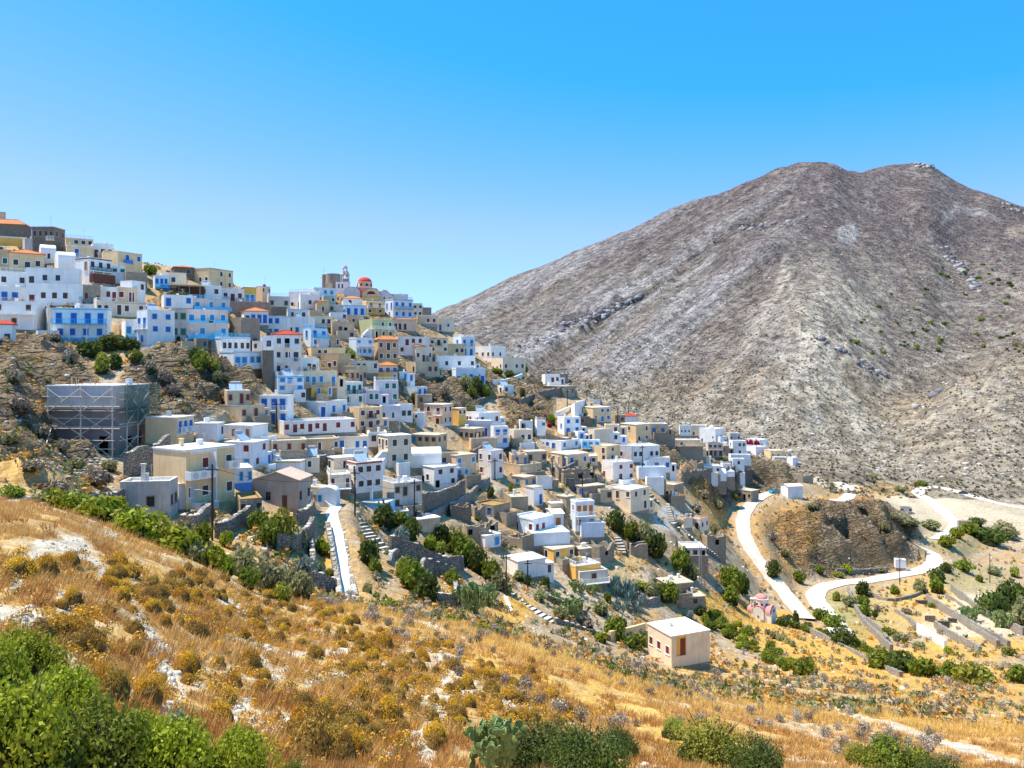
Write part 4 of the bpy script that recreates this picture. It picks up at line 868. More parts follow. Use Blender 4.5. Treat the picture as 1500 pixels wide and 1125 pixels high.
def build_house(h):
    rr, o = h.rr, h.o; w_, d_, H = h.w, h.d, h.h; far = h.y > 215; ruin = 'ruin' in o; nst = max(1, max(len(h.L.split('/')), len(h.R.split('/'))))
    nm = 'stone_ruin' if ruin else ('stone_hut' if h.wall in 'SD' and w_ < 6 else 'house')
    root = empty(nm, (h.x, h.y, h.z), h.th, h.label, 'ruin' if ruin else ('hut' if nm == 'stone_hut' or ' hut' in h.label or 'shed' in h.label else 'house'), 'stone ruins among the houses' if ruin else 'houses on the hillside')
    WM = WALL[h.wall]; mb = MB(); base = -4.5
    if not ruin and h.y > 90:
        fb = MB(); fb.box(.03, w_-.03, .03, d_-.03, -4.8, -.24); fb.build('foundation', WALL['S'] if h.wall != 'D' else WALL['D'], root); base = -.25
    roofk = o.get('rf', 'w' if h.wall in 'WCYPUKLE' else 't')[0]
    RP = lambda s, z, t: (s, t, z); LP = lambda s, z, t: (t, d_-s, z)
    opR = layout(h.R, w_, H-.15, rr, h.wc); opL = layout(h.L, d_, H-.15, rr, h.wc)
    if 'L' in o: opR = [(.9, w_*.38, H*.30, H*.94, 'niche', 'o', False)]
    if h.R == '.' : opR = []
    if h.L == '.' : opL = []
    if ruin:
        # uneven broken wall tops
        def broken(P, L, flip):
            n = max(4, int(L/.8)); hs = [H*(1-.42*rr.random()*(1 if 0 < i < n else .2)) for i in range(n+1)]
            for i in range(n):
                a, b = L*i/n, L*(i+1)/n; t = .5
                mb.quad(P(a, base, 0), P(b, base, 0), P(b, hs[i+1], 0), P(a, hs[i], 0)); mb.quad(P(b, base, t), P(a, base, t), P(a, hs[i], t), P(b, hs[i+1], t)); mb.quad(P(a, hs[i], 0), P(b, hs[i+1], 0), P(b, hs[i+1], t), P(a, hs[i], t))
        broken(RP, w_, 0); broken(LP, d_, 0); broken(lambda s, z, t: (w_-s, d_-t, z), w_, 0); broken(lambda s, z, t: (w_-t, s, z), d_, 0)
        wall = mb.build('wall', WM, root)
        fl = MB(); fl.box(.5, w_-.5, .5, d_-.5, base, H*.32); fl.build('floor', ROOFM[roofk], root)
        if w_ > 5:
            pm = MB(); pm.box(w_*.55, w_*.55+.45, .5, d_-.5, H*.3, H*.75); pm.build('partition_wall', WM, root)
        opts = [x for x in opR[:3]]
        for x in opts:
            p = MB(); p.box(x[0], x[1], -.03, .06, x[2]*.6, x[2]*.6+(x[3]-x[2])); p.build('door' if x[4] == 'door' else 'window', WC['d' if x[5] in 'kn' else x[5]], root)
        return root
    gab = o.get('gab'); hip = o.get('hip'); vault = 'vault' in o
    face_cells(mb, RP, w_, base, H, opR); face_cells(mb, LP, d_, base, H, opL)
    mb.quad((w_, 0, base), (w_, d_, base), (w_, d_, H), (w_, 0, H)); mb.quad((w_, d_, base), (0, d_, base), (0, d_, H), (w_, d_, H))
    if gab:
        rhgt = float(gab[2:])/h.scale/F*h.y; mb.quad((0, 0, H), (w_, 0, H), (w_, d_, H), (0, d_, H))
        long_x = w_ > d_*1.4
    wall = mb.build('wall', WM, root)
    # inner darkness behind panes is not needed: panes close every opening
    top = H
    if hip:
        rh_ = float(hip[2:])/h.scale/F*h.y; e = .28; r = MB(); a = min(w_, d_)*.5*.92
        x0, x1, y0, y1 = -e, w_+e, -e, d_+e
        if w_ >= d_: p, q_ = (x0+a, (y0+y1)/2, H+rh_), (x1-a, (y0+y1)/2, H+rh_)
        else: p, q_ = ((x0+x1)/2, y0+a, H+rh_), ((x0+x1)/2, y1-a, H+rh_)
        A, B, C_, D = (x0, y0, H+.06), (x1, y0, H+.06), (x1, y1, H+.06), (x0, y1, H+.06)
        if w_ >= d_: r.add([A, B, q_, p], [(0,1,2,3)]); r.add([B, C_, q_], [(0,1,2)]); r.add([C_, D, p, q_], [(0,1,2,3)]); r.add([D, A, p], [(0,1,2)])
        else: r.add([A, B, p], [(0,1,2)]); r.add([B, C_, q_, p], [(0,1,2,3)]); r.add([C_, D, q_], [(0,1,2)]); r.add([D, A, p, q_], [(0,1,2,3)])
        r.box(x0, x1, y0, y1, H-.08, H+.06); 
        ro = r.build('roof', ROOFM[hip[0] if hip[0] in 'ort' else 'o'], root)
        if h.y < 260 and rh_ > .9:
            rg = MB(); rg.tube(p, q_, .11, 6); [rg.tube(c_, (p if (i in ((0, 3) if w_ >= d_ else (0, 1))) else q_), .09, 5) for i, c_ in enumerate((A, B, C_, D))]; rg.build('ridge_tiles', ROOFM['o' if hip[0] != 'r' else 'r'], ro)
    elif gab:
        e = .25; r = MB(); t = .14
        if gab[0] == 'p':        # near shed: ridge runs back from the left wide front
            pts = [(-e, -e), (-e, d_+e), (w_+e, d_+e), (w_+e, -e)]; ym = d_*.5
            g = MB(); g.add([(0, 0, H), (0, d_, H), (0, ym, H+rhgt), (w_, 0, H), (w_, d_, H), (w_, ym, H+rhgt)], [(0,2,1), (3,4,5)]); g.build('gable', WM, root)
            for (ya, yb) in ((-e, ym), (d_+e, ym)):
                za = H-.1; zb = H+rhgt+.06; r.add([(-e, ya, za), (w_+e, ya, za), (w_+e, yb, zb), (-e, yb, zb), (-e, ya, za+t), (w_+e, ya, za+t), (w_+e, yb, zb+t), (-e, yb, zb+t)], [(0,1,2,3),(4,5,6,7),(0,1,5,4),(1,2,6,5),(2,3,7,6),(3,0,4,7)])
        else:
            ym = d_*.5; g = MB(); g.add([(0, 0, H), (0, d_, H), (0, ym, H+rhgt), (w_, 0, H), (w_, d_, H), (w_, ym, H+rhgt)], [(0,2,1), (3,4,5)]); g.build('gable', WM, root)
            for (ya, yb) in ((-e, ym), (d_+e, ym)):
                za = H-.05; zb = H+rhgt+.05; r.add([(-e, ya, za), (w_+e, ya, za), (w_+e, yb, zb), (-e, yb, zb), (-e, ya, za+t), (w_+e, ya, za+t), (w_+e, yb, zb+t), (-e, yb, zb+t)], [(0,1,2,3),(4,5,6,7),(0,1,5,4),(1,2,6,5),(2,3,7,6),(3,0,4,7)])
        r.build('roof', ROOFM[gab[0]], root)
    elif vault:
        r = MB(); n = 10; rad = d_/2; hh = min(rad*.55, 1.6); H0 = H
        prof = [(math.cos(math.pi*i/n)*rad+d_/2, H0-.02+math.sin(math.pi*i/n)*hh) for i in range(n+1)]
        r.add([(0, y_, z_) for y_, z_ in prof]+[(w_, y_, z_) for y_, z_ in prof], [(i, i+1, n+2+i, n+1+i) for i in range(n)]+[tuple(range(n+1)), tuple(range(2*n+1, n, -1))])
        r.build('roof', WALL['W'], root)
    else:
        r = MB(); e = .14 if 'slab' in o else .0
        if e: r.box(-e, w_+e, -e, d_+e, H-.16, H)
        else: r.box(.15, w_-.15, .15, d_-.15, H-.45, H-.30)
        # a little slope and patches on the earth roof
        r.build('roof', ROOFM[roofk], root)
        if not e:
            p = MB(); t = .22
            hp = H+ (0.0); z0 = H-.3
            for b in ((0, w_, 0, t), (0, w_, d_-t, d_), (0, t, t, d_-t), (w_-t, w_, t, d_-t)): p.box(b[0]-.02, b[1]+.02, b[2]-.02, b[3]+.02, z0 if 0 else H-.02, H+.06)
            for (xa, ya, xb, yb) in ((t, t, w_-t, t), (t, d_-t, w_-t, d_-t)): p.quad((xa, ya, H-.35), (xb, yb, H-.35), (xb, yb, H), (xa, ya, H))
            for xx in (t, w_-t): p.quad((xx, t, H-.35), (xx, d_-t, H-.35), (xx, d_-t, H), (xx, t, H))
            cop = WM if h.wall in 'WCYUK' and roofk == 'w' else ROOFM[roofk]
            p.build('parapet', cop, root)
    # openings
    def put(ops, P, rz, face):
        for (a, b, c, d, kind, col, bal) in ops:
            if kind == 'niche':
                g = MB(); g.quad((a, .19, c), (b, .19, c), (b, .19, d), (a, .19, d)); g.build('porch_wall', WALL['O'], root); g = MB(); g.box(b-1.0, b-.1, .12, .18, c, c+(d-c)*.85); g.build('door', WC['r'], root); continue
            ww, hh = round(b-a, 3), round(d-c, 3); loc = P((a+b)/2, c, 0)
            tr = 'w' if h.wall in 'WUCYOHPKLEBVR' else 'g'
            if h.wall in 'WUK' : tr = {'b':'l', 'c':'l', 'r':'w'}.get(col, 'w')
            fo = link(kind, opening_mesh(kind, ww, hh, far, tr), root, loc, rz)
            pm = panel_mesh(kind, ww, hh, col); po = link('shutter' if col not in 'kd' else 'pane', pm, fo)
            if kind == 'door' and c > 1.5 and bal and 'gal' not in o:
                bc = o.get('bc') and 'b' or ('k' if 'bk' in o or h.wall in 'TCR' else ('w' if 'bw' in o else ('c' if 'bb' in o else 'w')))
                s = MB(); s.box(-ww/2-.5, ww/2+.5, -.85, 0, -.18, -.06); bo = s.build('balcony', WALL['W'] if bc != 'k' else CONC, root, loc, rz); k = ('rail', ww, bc)
                if k not in _cache: _cache[k] = rail_mesh(ww+.9, .78, .9, solid=bc == 'b').mesh('railing', TR[bc])
                link('railing', _cache[k], bo)
    put(opR, RP, 0, 'R'); put(opL, LP, -math.pi/2, 'L')
    mainR = w_ >= d_ or len(h.L) <= 1; L0, PP, rz = (w_, RP, 0) if mainR else (d_, LP, -math.pi/2)
    def band(name, mat, z0, z1, out=.04):
        b = MB(); b.box(-out, w_+out, -out, .0-.003, z0, z1); b.box(-out, -.003, .0, d_, z0, z1); b.build(name, mat, root)
    if 'tr' in o and o['tr'] != True: band('cornice', TR[o['tr']], H-.32, H-.1, .07)
    if 'ba' in o: band('skirting', TR[o['ba']] if o['ba'] in TR else TR['c'], -.6, .55, .05)
    if 'gal' in o:
        rows = max(len(h.R.split('/')), 1) if mainR else len(h.L.split('/')); rh = H/rows; gk = o['gal'] if o['gal'] in TR else 'w'
        levels = [i*rh for i in range(1, rows)] or [0.05]
        for z in levels:
            D = 1.15; s = MB(); s.box(-L0/2+.05, L0/2-.05, -D-.05, 0, -.16, -.02); bo = s.build('balcony', TR['c'] if gk == 'c' else WALL['W'] if gk not in 'tg' else CONC, root, PP(L0/2, z+.08, 0), rz)
            rail_mesh(L0-.2, D, .92, solid=(gk in 'cb' and 'pink' in h.label)).build('railing', TR[gk], bo)
            if rows > 1 and L0 > 4 and levels.index(z) == 0 or (h.wall == 'W' and rows == 3):
                n = 2+int(L0/3.5)
                for i in range(n):
                    pm = MB(); x = -L0/2+.2+(L0-.4)*i/(n-1); pm.tube((x, -D+.06, -rh+.1), (x, -D+.06, -.16), .10, 6); pm.build('column', WALL['W'] if gk not in 'tn' else TR['t'], bo)
    if 'par' in o and o['par'] != True and o['par'] in TR:
        L_ = w_; s = rail_mesh(w_-.1, .0, .85); s.build('roof_railing', TR[o['par']], root, (w_/2, .1, H+.05))
        s = rail_mesh(d_-.1, .0, .85); s.build('roof_railing', TR[o['par']], root, (.1, d_/2, H+.05), -math.pi/2)
    if 'chim' in o:
        c = MB(); cx, cy = w_*.35, d_*.6; q9 = .55 if 'L' in o else 1.9; c.box(cx-.2, cx+.2, cy-.2, cy+.2, H-.3, H+q9); c.box(cx-.3, cx+.3, cy-.3, cy+.3, H+q9, H+q9+.15); c.build('chimney', WALL['G'] if h.wall == 'G' else WALL['W'], root)
    elif rr.random() < .35 and not hip and not vault and not gab:
        c = MB(); cx, cy = w_*rr.uniform(.15, .85), d_*rr.uniform(.5, .85); hh = rr.uniform(.5, 1.1); c.box(cx-.22, cx+.22, cy-.22, cy+.22, H-.4, H+hh); c.box(cx-.28, cx+.28, cy-.28, cy+.28, H+hh, H+hh+.08); c.build('chimney', WM if h.wall not in 'SD' else WALL['W'], root)
    if 'ant' in o or (rr.random() < .3 and not vault):
        c = MB(); cx, cy = w_*.7, d_*.5; hh = 3.2 if 'ant' in o else 1.8; c.tube((cx, cy, H-.3), (cx, cy, H+hh), .03, 4); 
        for i in range(4): c.tube((cx-.5+.08*i, cy, H+hh-.1-i*.18), (cx+.5-.08*i, cy, H+hh-.1-i*.18), .015, 3)
        c.build('aerial', METAL, root)
    if 'sol' in o or (rr.random() < .10 and not hip and not vault and not gab and h.wall in 'WCK'):
        c = MB(); cx, cy = w_*.45, d_*.45; 
        for k in (0, 1): c.add([(cx-1.1+k*1.15, cy, H+.02), (cx-.02+k*1.15, cy, H+.02), (cx-.02+k*1.15, cy+1.5, H+1.15), (cx-1.1+k*1.15, cy+1.5, H+1.15), (cx-1.1+k*1.15, cy, H-.06), (cx-.02+k*1.15, cy, H-.06), (cx-.02+k*1.15, cy+1.5, H+1.07), (cx-1.1+k*1.15, cy+1.5, H+1.07)], [(0,1,2,3),(4,7,6,5),(0,4,5,1),(1,5,6,2),(2,6,7,3),(3,7,4,0)])
        so_ = c.build('solar_panel', SOLAR, root); t_ = MB(); t_.tube((cx-.8, cy+1.75, H+1.35), (cx+.9, cy+1.75, H+1.35), .26, 10); t_.box(cx-.7, cx-.62, cy+1.5, cy+1.9, H-.2, H+1.2); t_.box(cx+.7, cx+.78, cy+1.5, cy+1.9, H-.2, H+1.2); t_.build('water_tank', METAL, root)
    if 'stairs' in o:
        s = MB(); n = 12; x0 = -.0
        for i in range(n): s.box(-.9-(n-i)*.28, -.9-(n-i-1)*.28+.02, .2, 1.3, -4, H*.5*(i+1)/n)
        s.box(-.9, .0, .2, 1.3, -4, H*.5); so_ = s.build('stairs', WALL['W'], root)
    if h.vb > 560 and h.y > 100 and w_ > 4 and 'gal' not in o and 'L' not in o and not gab and 'barn' not in h.label and 'terrace' not in h.label and rr.random() < .5:
        wm_ = WALL['W'] if h.wall in 'WUKLC' and rr.random() < .7 else WALL['S']; D = rr.uniform(1.6, 2.8); a_, b__ = w_*rr.uniform(0, .25), w_*rr.uniform(.7, 1.02); t = .2; hh = rr.uniform(.5, .95); y_ = MB()
        y_.box(a_, b__, -D, -D+t, -4, hh); y_.box(a_, a_+t, -D+t, -.004, -4, hh); y_.box(b__-t, b__, -D+t, -.004, -4, hh); y_.build('yard_wall', wm_, root); f_ = MB(); f_.box(a_+t, b__-t, -D+t, -.006, -4, .06); f_.build('yard_floor', ROOFM['g' if rr.random() < .5 else 'w'], root)
    if h.vb > 540 and rr.random() < .3 and not ruin and h.h > 2.4:
        ow, od, oh = rr.uniform(1.4, 2.2), rr.uniform(1.5, 2.4), rr.uniform(1.6, 2.1); y_ = MB(); y_.box(w_+.003, w_+ow, .3, .3+od, -4, oh); y_.box(w_+.003, w_+ow+.08, .22, .38+od, oh, oh+.1); oo = y_.build('lean_to', WM, root); p = MB(); p.box(w_+ow*.35, w_+ow*.7, .27, .3, .05, oh*.82); p.build('door', WC[rr.choice('nbgd')], oo)
    if rr.random() < .15 and not hip and not vault and not gab:
        c = MB(); cx, cy = w_*rr.uniform(.2, .8), d_*.6; c.tube((cx, cy, H-.35), (cx, cy, H+.75), .45, 10); c.build('water_tank', rr.choice([WALL['W'], WC['k'], METAL]), root)
    if 'dome' in o:
        c = MB(); c.lathe([(1.3, H-.2), (1.3, H+.7), (1.15, H+.9), (.9, H+1.4), (.5, H+1.75), (.01, H+1.9)], w_*.5, d_*.5, 14); c.build('dome', WALL['W'], root)
    if 'woodbal' in o:
        c = MB(); z0, z1 = H*.08, H*.40; c.box(0, w_*.98, -1.3, -.01, z0, z1, 0); n = int(w_/.45)
        for i in range(n+1): x = w_*.98*i/n; c.box(x-.04, x+.04, -1.35, -1.3, z0+.03, z1-.03, 1)
        c.box(-.05, w_, -1.42, -1.35, z0+(z1-z0)*.45, z0+(z1-z0)*.52, 1); c.build('enclosed_timber_balcony', [plain('red_brown_timber', (.16,.045,.03), .6), TR['n']], root)
    if 'discs' in o:
        dm = MB()
        def disc(mb, x, z, r, y):
            for ra, rb in ((r, r*.8), (r*.55, r*.38), (r*.18, .0)):
                n = 16; vs = []
                for k in range(n): t = 2*math.pi*k/n; vs += [(x+math.cos(t)*ra, y, z+math.sin(t)*ra), (x+math.cos(t)*rb, y, z+math.sin(t)*rb)]
                mb.add(vs, [(2*k, 2*((k+1) % n), 2*((k+1) % n)+1, 2*k+1) for k in range(n)], 1)
        for (xa, xb, dep, z0) in ((.0, w_*.5, 1.0, H*.50), (w_*.8, w_*1.02, .8, H*.60), (w_*.1, w_*.48, 1.6, -.3)):
            b_ = MB(); b_.box(xa-.15, xb, -dep-.12, -dep, z0-.15, z0+.95); b_.box(xa-.15, xa-.02, -dep, 0-.004, z0-.15, z0+.95); b_.box(xb-.13, xb, -dep, -.004, z0-.15, z0+.95); b_.box(xa-.02, xb-.13, -dep, -.004, z0-.15, z0-.01)
            n = max(1, int((xb-xa)/.95))
            for i in range(n): disc(b_, xa+(xb-xa)*(i+.5)/n, z0+.4, .38, -dep-.125)
            b_.build('balcony', [WALL['W'], TR['g']], root)
        fr = MB(); fr.box(w_*.5, w_*.5+.14, -1.0, -.004, 0, H*.95); fr.box(-.02, w_*.5+.14, -1.05, -1.0, H*.93, H*.98); fr.build('column', WALL['W'], root)
    return root
ROOTS = {}
for h in HS:
    ROOTS[h.label] = (build_house(h), h)
# ---------------------------------------------------------------- special buildings
def scaffold_house(h):
    root = empty('unfinished_house', (h.x, h.y, h.z), h.th, h.label, 'house', 'houses on the hillside'); w_, d_, H = h.w, h.d, h.h
    cw = MB(); t = .25
    # ground floor and first floor walls (block work), top concrete parapet, two projecting slabs
    LP = lambda s, z, tt: (tt+1.1, d_-s, z); RP = lambda s, z, tt: (s+1.1, tt, z)
    ops = [(d_*.70, d_*.84, .1, H*.26, 'door', 'd', 0)]
    face_cells(cw, LP, d_, -4, H*.66, ops); face_cells(cw, RP, w_-1.1, -4, H*.66, [(w_*.25, w_*.40, H*.1, H*.24, '', '', 0), (w_*.55, w_*.68, H*.1, H*.28, '', '', 0)]); cw.quad((w_, 0, -4), (w_, d_, -4), (w_, d_, H*.66), (w_, 0, H*.66)); cw.quad((1.1, d_, -4), (w_, d_, -4), (w_, d_, H*.66), (1.1, d_, H*.66))
    cw.build('wall', plaster('grey_block_wall', (.33,.29,.26), .2, .2), root)
    dk = MB(); dk.quad((1.4, d_*.14, 0), (1.4, d_*.32, 0), (1.4, d_*.32, H*.27), (1.4, d_*.14, H*.27)); dk.build('door', WC['d'], root)
    for z, e in ((H*.66, .0), (H*.385, .45)):
        s = MB(); s.box(e, w_+.2, -.1, d_+.1, z, z+.25); s.build('floor_slab', CONC, root)
    s = MB(); s.box(.0, .22, -.12, d_+.12, H*.66+.25, H-.2); s.box(.22, w_+.2, -.12, .1, H*.66+.25, H-.2); s.box(.0, w_+.2, d_-.1, d_+.12, H*.66+.25, H-.2); s.build('parapet', plaster('pale_concrete', (.56,.54,.52), .15, .25), root)
    s = MB(); s.box(-.15, w_+.35, -.25, d_+.25, H-.2, H); s.build('roof_slab', plaster('fresh_cement', (.66,.63,.58), .12), root)
    for i in range(9):
        r = MB(); x, y = w_*.2+R.uniform(0, w_*.3), d_*(.45+.05*i); r.box(x, x+.09, y, y+.09, H, H+R.uniform(.6, 1.3)); r.build('starter_bar', TR['r'] if i % 2 else WALL['T'], root)
    b = MB(); b.box(w_*.5, w_*.62, d_*.05, d_*.1, H, H+.9); b.build('chimney', WALL['W'], root)
    # scaffold: every pole a part
    sc_ = empty('scaffolding', (h.x, h.y, h.z), h.th, 'wooden scaffolding of crossed poles around unfinished concrete house', 'scaffolding')
    PW = plain('pale_scaffold_wood', (.60,.50,.38), .8)
    def pole(p, q_, r=.06): m = MB(); m.tube(p, q_, r*1.35, 5); m.build('scaffold_pole', PW, sc_)
    xs = -1.0; ys = [d_*k for k in (-.02, .44, .92)]; zs = [H*.10, H*.22, H*.53, H*.64, H*.84]
    for y in ys:
        pole((xs, y, -1.8 if y < d_*.5 else H*.1), (xs, y, H*1.0), .08)
    for z in zs: pole((xs-.09, -d_*.06, z), (xs-.09, d_*1.0, z+.06), .055)
    for z in (H*.385, H*.70): pole((xs+.5, -d_*.1, z), (xs+.5, d_*1.02, z), .07)
    for (ya, yb) in ((ys[0], ys[1]), (ys[1], ys[2])):
        for (za, zb) in ((-H*.02, H*.30), (H*.30, H*.60), (H*.62, H*.96)): pole((xs-.16, ya, za), (xs-.16, yb, zb), .05); pole((xs-.22, ya, zb), (xs-.22, yb, za), .05)
    for x in (w_*.12, w_*.45, w_*.8, w_*1.05): pole((x, -1.2, -1 if x < w_*.5 else H*.2), (x, -1.2, H*1.02), .07)
    for z in (H*.22, H*.45, H*.62, H*.80, H*.9): pole((-1, -1.28, z), (w_*1.08, -1.28, z+.1), .05)
    for (a, b_, za, zb) in ((-.9, w_*.45, 0, H*.28), (-.9, w_*.45, H*.28, 0), (w_*.1, w_*.8, H*.45, H*.9), (w_*.1, w_*.8, H*.9, H*.45), (w_*.45, w_*1.05, H*.4, H*.8)): pole((a, -1.35, za), (b_, -1.35, zb), .045)
    nm = MB(); nx, nz = 16, 12
    for i in range(nx+1):
        for k in range(nz+1):
            x = w_*(.02+1.1*i/nx); zb = H*(.38+.18*abs(math.sin(i*.55))) if i < 12 else H*.16; z = H*1.0-(H-zb)*k/nz; nm.v.append((x, -1.45+.16*math.sin(i*1.3+k*.4), z))
    for i in range(nx):
        for k in range(nz): a = i*(nz+1)+k; nm.f.append((a, a+1, a+nz+2, a+nz+1)); nm.m.append(0)
    b = NB('green_safety_net'); p = b.pos(); n = b.noise(p, 2, 3); tr = b.n('BsdfTransparent'); mx = b.n('MixShader'); ms = b.ramp(n, .3, .7, .35, .8); b.done(b.mix(n, (.008,.06,.045), (.02,.12,.085)), .9)
    b.l(ms, mx.inputs[0]); b.l(tr.outputs[0], mx.inputs[1]); b.l(b.b.outputs[0], mx.inputs[2]); b.l(mx.outputs[0], b.t.nodes['Material Output'].inputs['Surface'])
    n_ = nm.build('safety_net', b.m, None, (h.x, h.y, h.z), h.th); tag(n_, 'dark green safety net hanging on the right side of scaffolding', 'net')
scaffold_house(SPECIAL['cons'])
def vault_body(root, x0, x1, y0, y1, z0, z1, hv, wallm, roofm, axis='y', front=None):
    """walls plus half-round roof running along axis"""
    n = 12; mb = MB(); a0, a1 = (x0, x1) if axis == 'y' else (y0, y1); c_, r = (a0+a1)/2, (a1-a0)/2
    arc = [(c_-r*math.cos(math.pi*i/n), z1+hv*math.sin(math.pi*i/n)) for i in range(n+1)]
    P = (lambda a, b, z: (a, b, z)) if axis == 'y' else (lambda a, b, z: (b, a, z)); b0, b1 = (y0, y1) if axis == 'y' else (x0, x1)
    for bb in (b0, b1): mb.add([P(a0, bb, z0), P(a1, bb, z0)]+[P(a, bb, z) for a, z in reversed(arc)], [tuple(range(n+3))])
    mb.quad(P(a0, b0, z0), P(a0, b1, z0), P(a0, b1, z1), P(a0, b0, z1)); mb.quad(P(a1, b0, z0), P(a1, b1, z0), P(a1, b1, z1), P(a1, b0, z1)); mb.build('wall', wallm, root)
    r2 = MB(); e = .12; arc2 = [(c_-(r+e)*math.cos(math.pi*i/n), z1+.04+(hv+e)*math.sin(math.pi*i/n)) for i in range(n+1)]
    i0 = [P(a, b0+.25, z) for a, z in arc2]; i1 = [P(a, b1-.1, z) for a, z in arc2]; j0 = [P(a, b0+.25, z) for a, z in arc]; 
    r2.add(i0+i1+j0, [(i, i+1, n+2+i, n+1+i) for i in range(n)]+[(i, 2*(n+1)+i, 2*(n+1)+i+1, i+1) for i in range(n)]); r2.build('roof', roofm, root)
def dome_part(root, cx, cy, r, z0, z1, hd, wallm, domem, n=16, wins=8):
    d = MB(); d.lathe([(r, z0), (r, z1), (r+.12, z1), (r+.12, z1+.15), (r*.92, z1+.16)], cx, cy, n); dr = d.build('drum', wallm, root)
    d = MB(); d.lathe([(r*.95*math.cos(t), z1+.14+hd*math.sin(t)) for t in [math.pi/2*i/6 for i in range(6)]]+[(.01, z1+.14+hd)], cx, cy, 20); dm = d.build('dome', domem, root)
    for i in range(wins):
        t = 2*math.pi*(i+.5)/wins; w_ = MB(); ww = r*.16; hh = (z1-z0)*.5
        c, s = math.cos(t), math.sin(t); q_ = r+.03
        w_.add([(cx+c*q_-s*ww, cy+s*q_+c*ww, z0+.25), (cx+c*q_+s*ww, cy+s*q_-c*ww, z0+.25), (cx+c*q_+s*ww, cy+s*q_-c*ww, z0+.25+hh), (cx+c*q_-s*ww, cy+s*q_+c*ww, z0+.25+hh),
                (cx+c*(q_-.2)-s*ww, cy+s*(q_-.2)+c*ww, z0+.25), (cx+c*(q_-.2)+s*ww, cy+s*(q_-.2)-c*ww, z0+.25), (cx+c*(q_-.2)+s*ww, cy+s*(q_-.2)-c*ww, z0+.25+hh), (cx+c*(q_-.2)-s*ww, cy+s*(q_-.2)+c*ww, z0+.25+hh)], [(0,1,2,3),(0,3,7,4),(1,5,6,2),(3,2,6,7)]); w_.build('window', WC['k'], root)
    return dm
PINK = plaster('faded_pink_roof', (.74,.30,.27), .10); RED = plaster('red_church_roof', (.60,.085,.05), .12)
def chapel(h):
    root = empty('chapel', (h.x, h.y, h.z), h.th, h.label, 'chapel'); w_, d_, s = h.w, h.d, h.h/410.0
    w_ = max(w_, 2.6); Wm = WALL['W']
    vault_body(root, 0, w_, 0, d_*.26, -3, h.h*.60, w_*.36, Wm, PINK)
    vault_body(root, .2, w_-.2, d_*.72, d_*1.0, -1, h.h*.55, w_*.34, Wm, PINK)
    vault_body(root, -.35, w_+.35, d_*.28, d_*.72, -2, h.h*.62, d_*.22, Wm, PINK, axis='x')
    dome_part(root, w_/2, d_*.5, min(w_, d_*.42)*.60, h.h*.78, h.h*1.38, min(w_, d_*.42)*.42, Wm, PINK)
    o_ = MB(); o_.box(-.40, -.33, d_*.47, d_*.53, h.h*.26, h.h*.40); o_.build('window', WC['b'], root)
    o_ = MB(); o_.lathe([(.8, 0), (.0, 0)], 0, 0, 10, 0, 0, math.pi); d = o_.build('tympanum', WC['n'], root, (w_/2, -.02, h.h*.60)); d.rotation_euler = (math.pi/2, 0, 0)
    b = MB(); b.box(w_*.1, w_*.25, d_*.72, d_*.76, h.h*.5, h.h*1.35); b.box(w_*.1, w_*.25, d_*.82, d_*.86, h.h*.5, h.h*1.35); b.box(w_*.08, w_*.27, d_*.70, d_*.88, h.h*1.35, h.h*1.42); b.build('bell_gable', Wm, root)
    c = MB(); c.box(w_/2-.03, w_/2+.03, d_*.5-.03, d_*.5+.03, h.h*1.5, h.h*1.5+1.9); c.box(w_/2-.25, w_/2+.25, d_*.5-.03, d_*.5+.03, h.h*1.5+1.55, h.h*1.5+1.62); c.build('cross', METAL, root)
chapel(SPECIAL['chapel'])
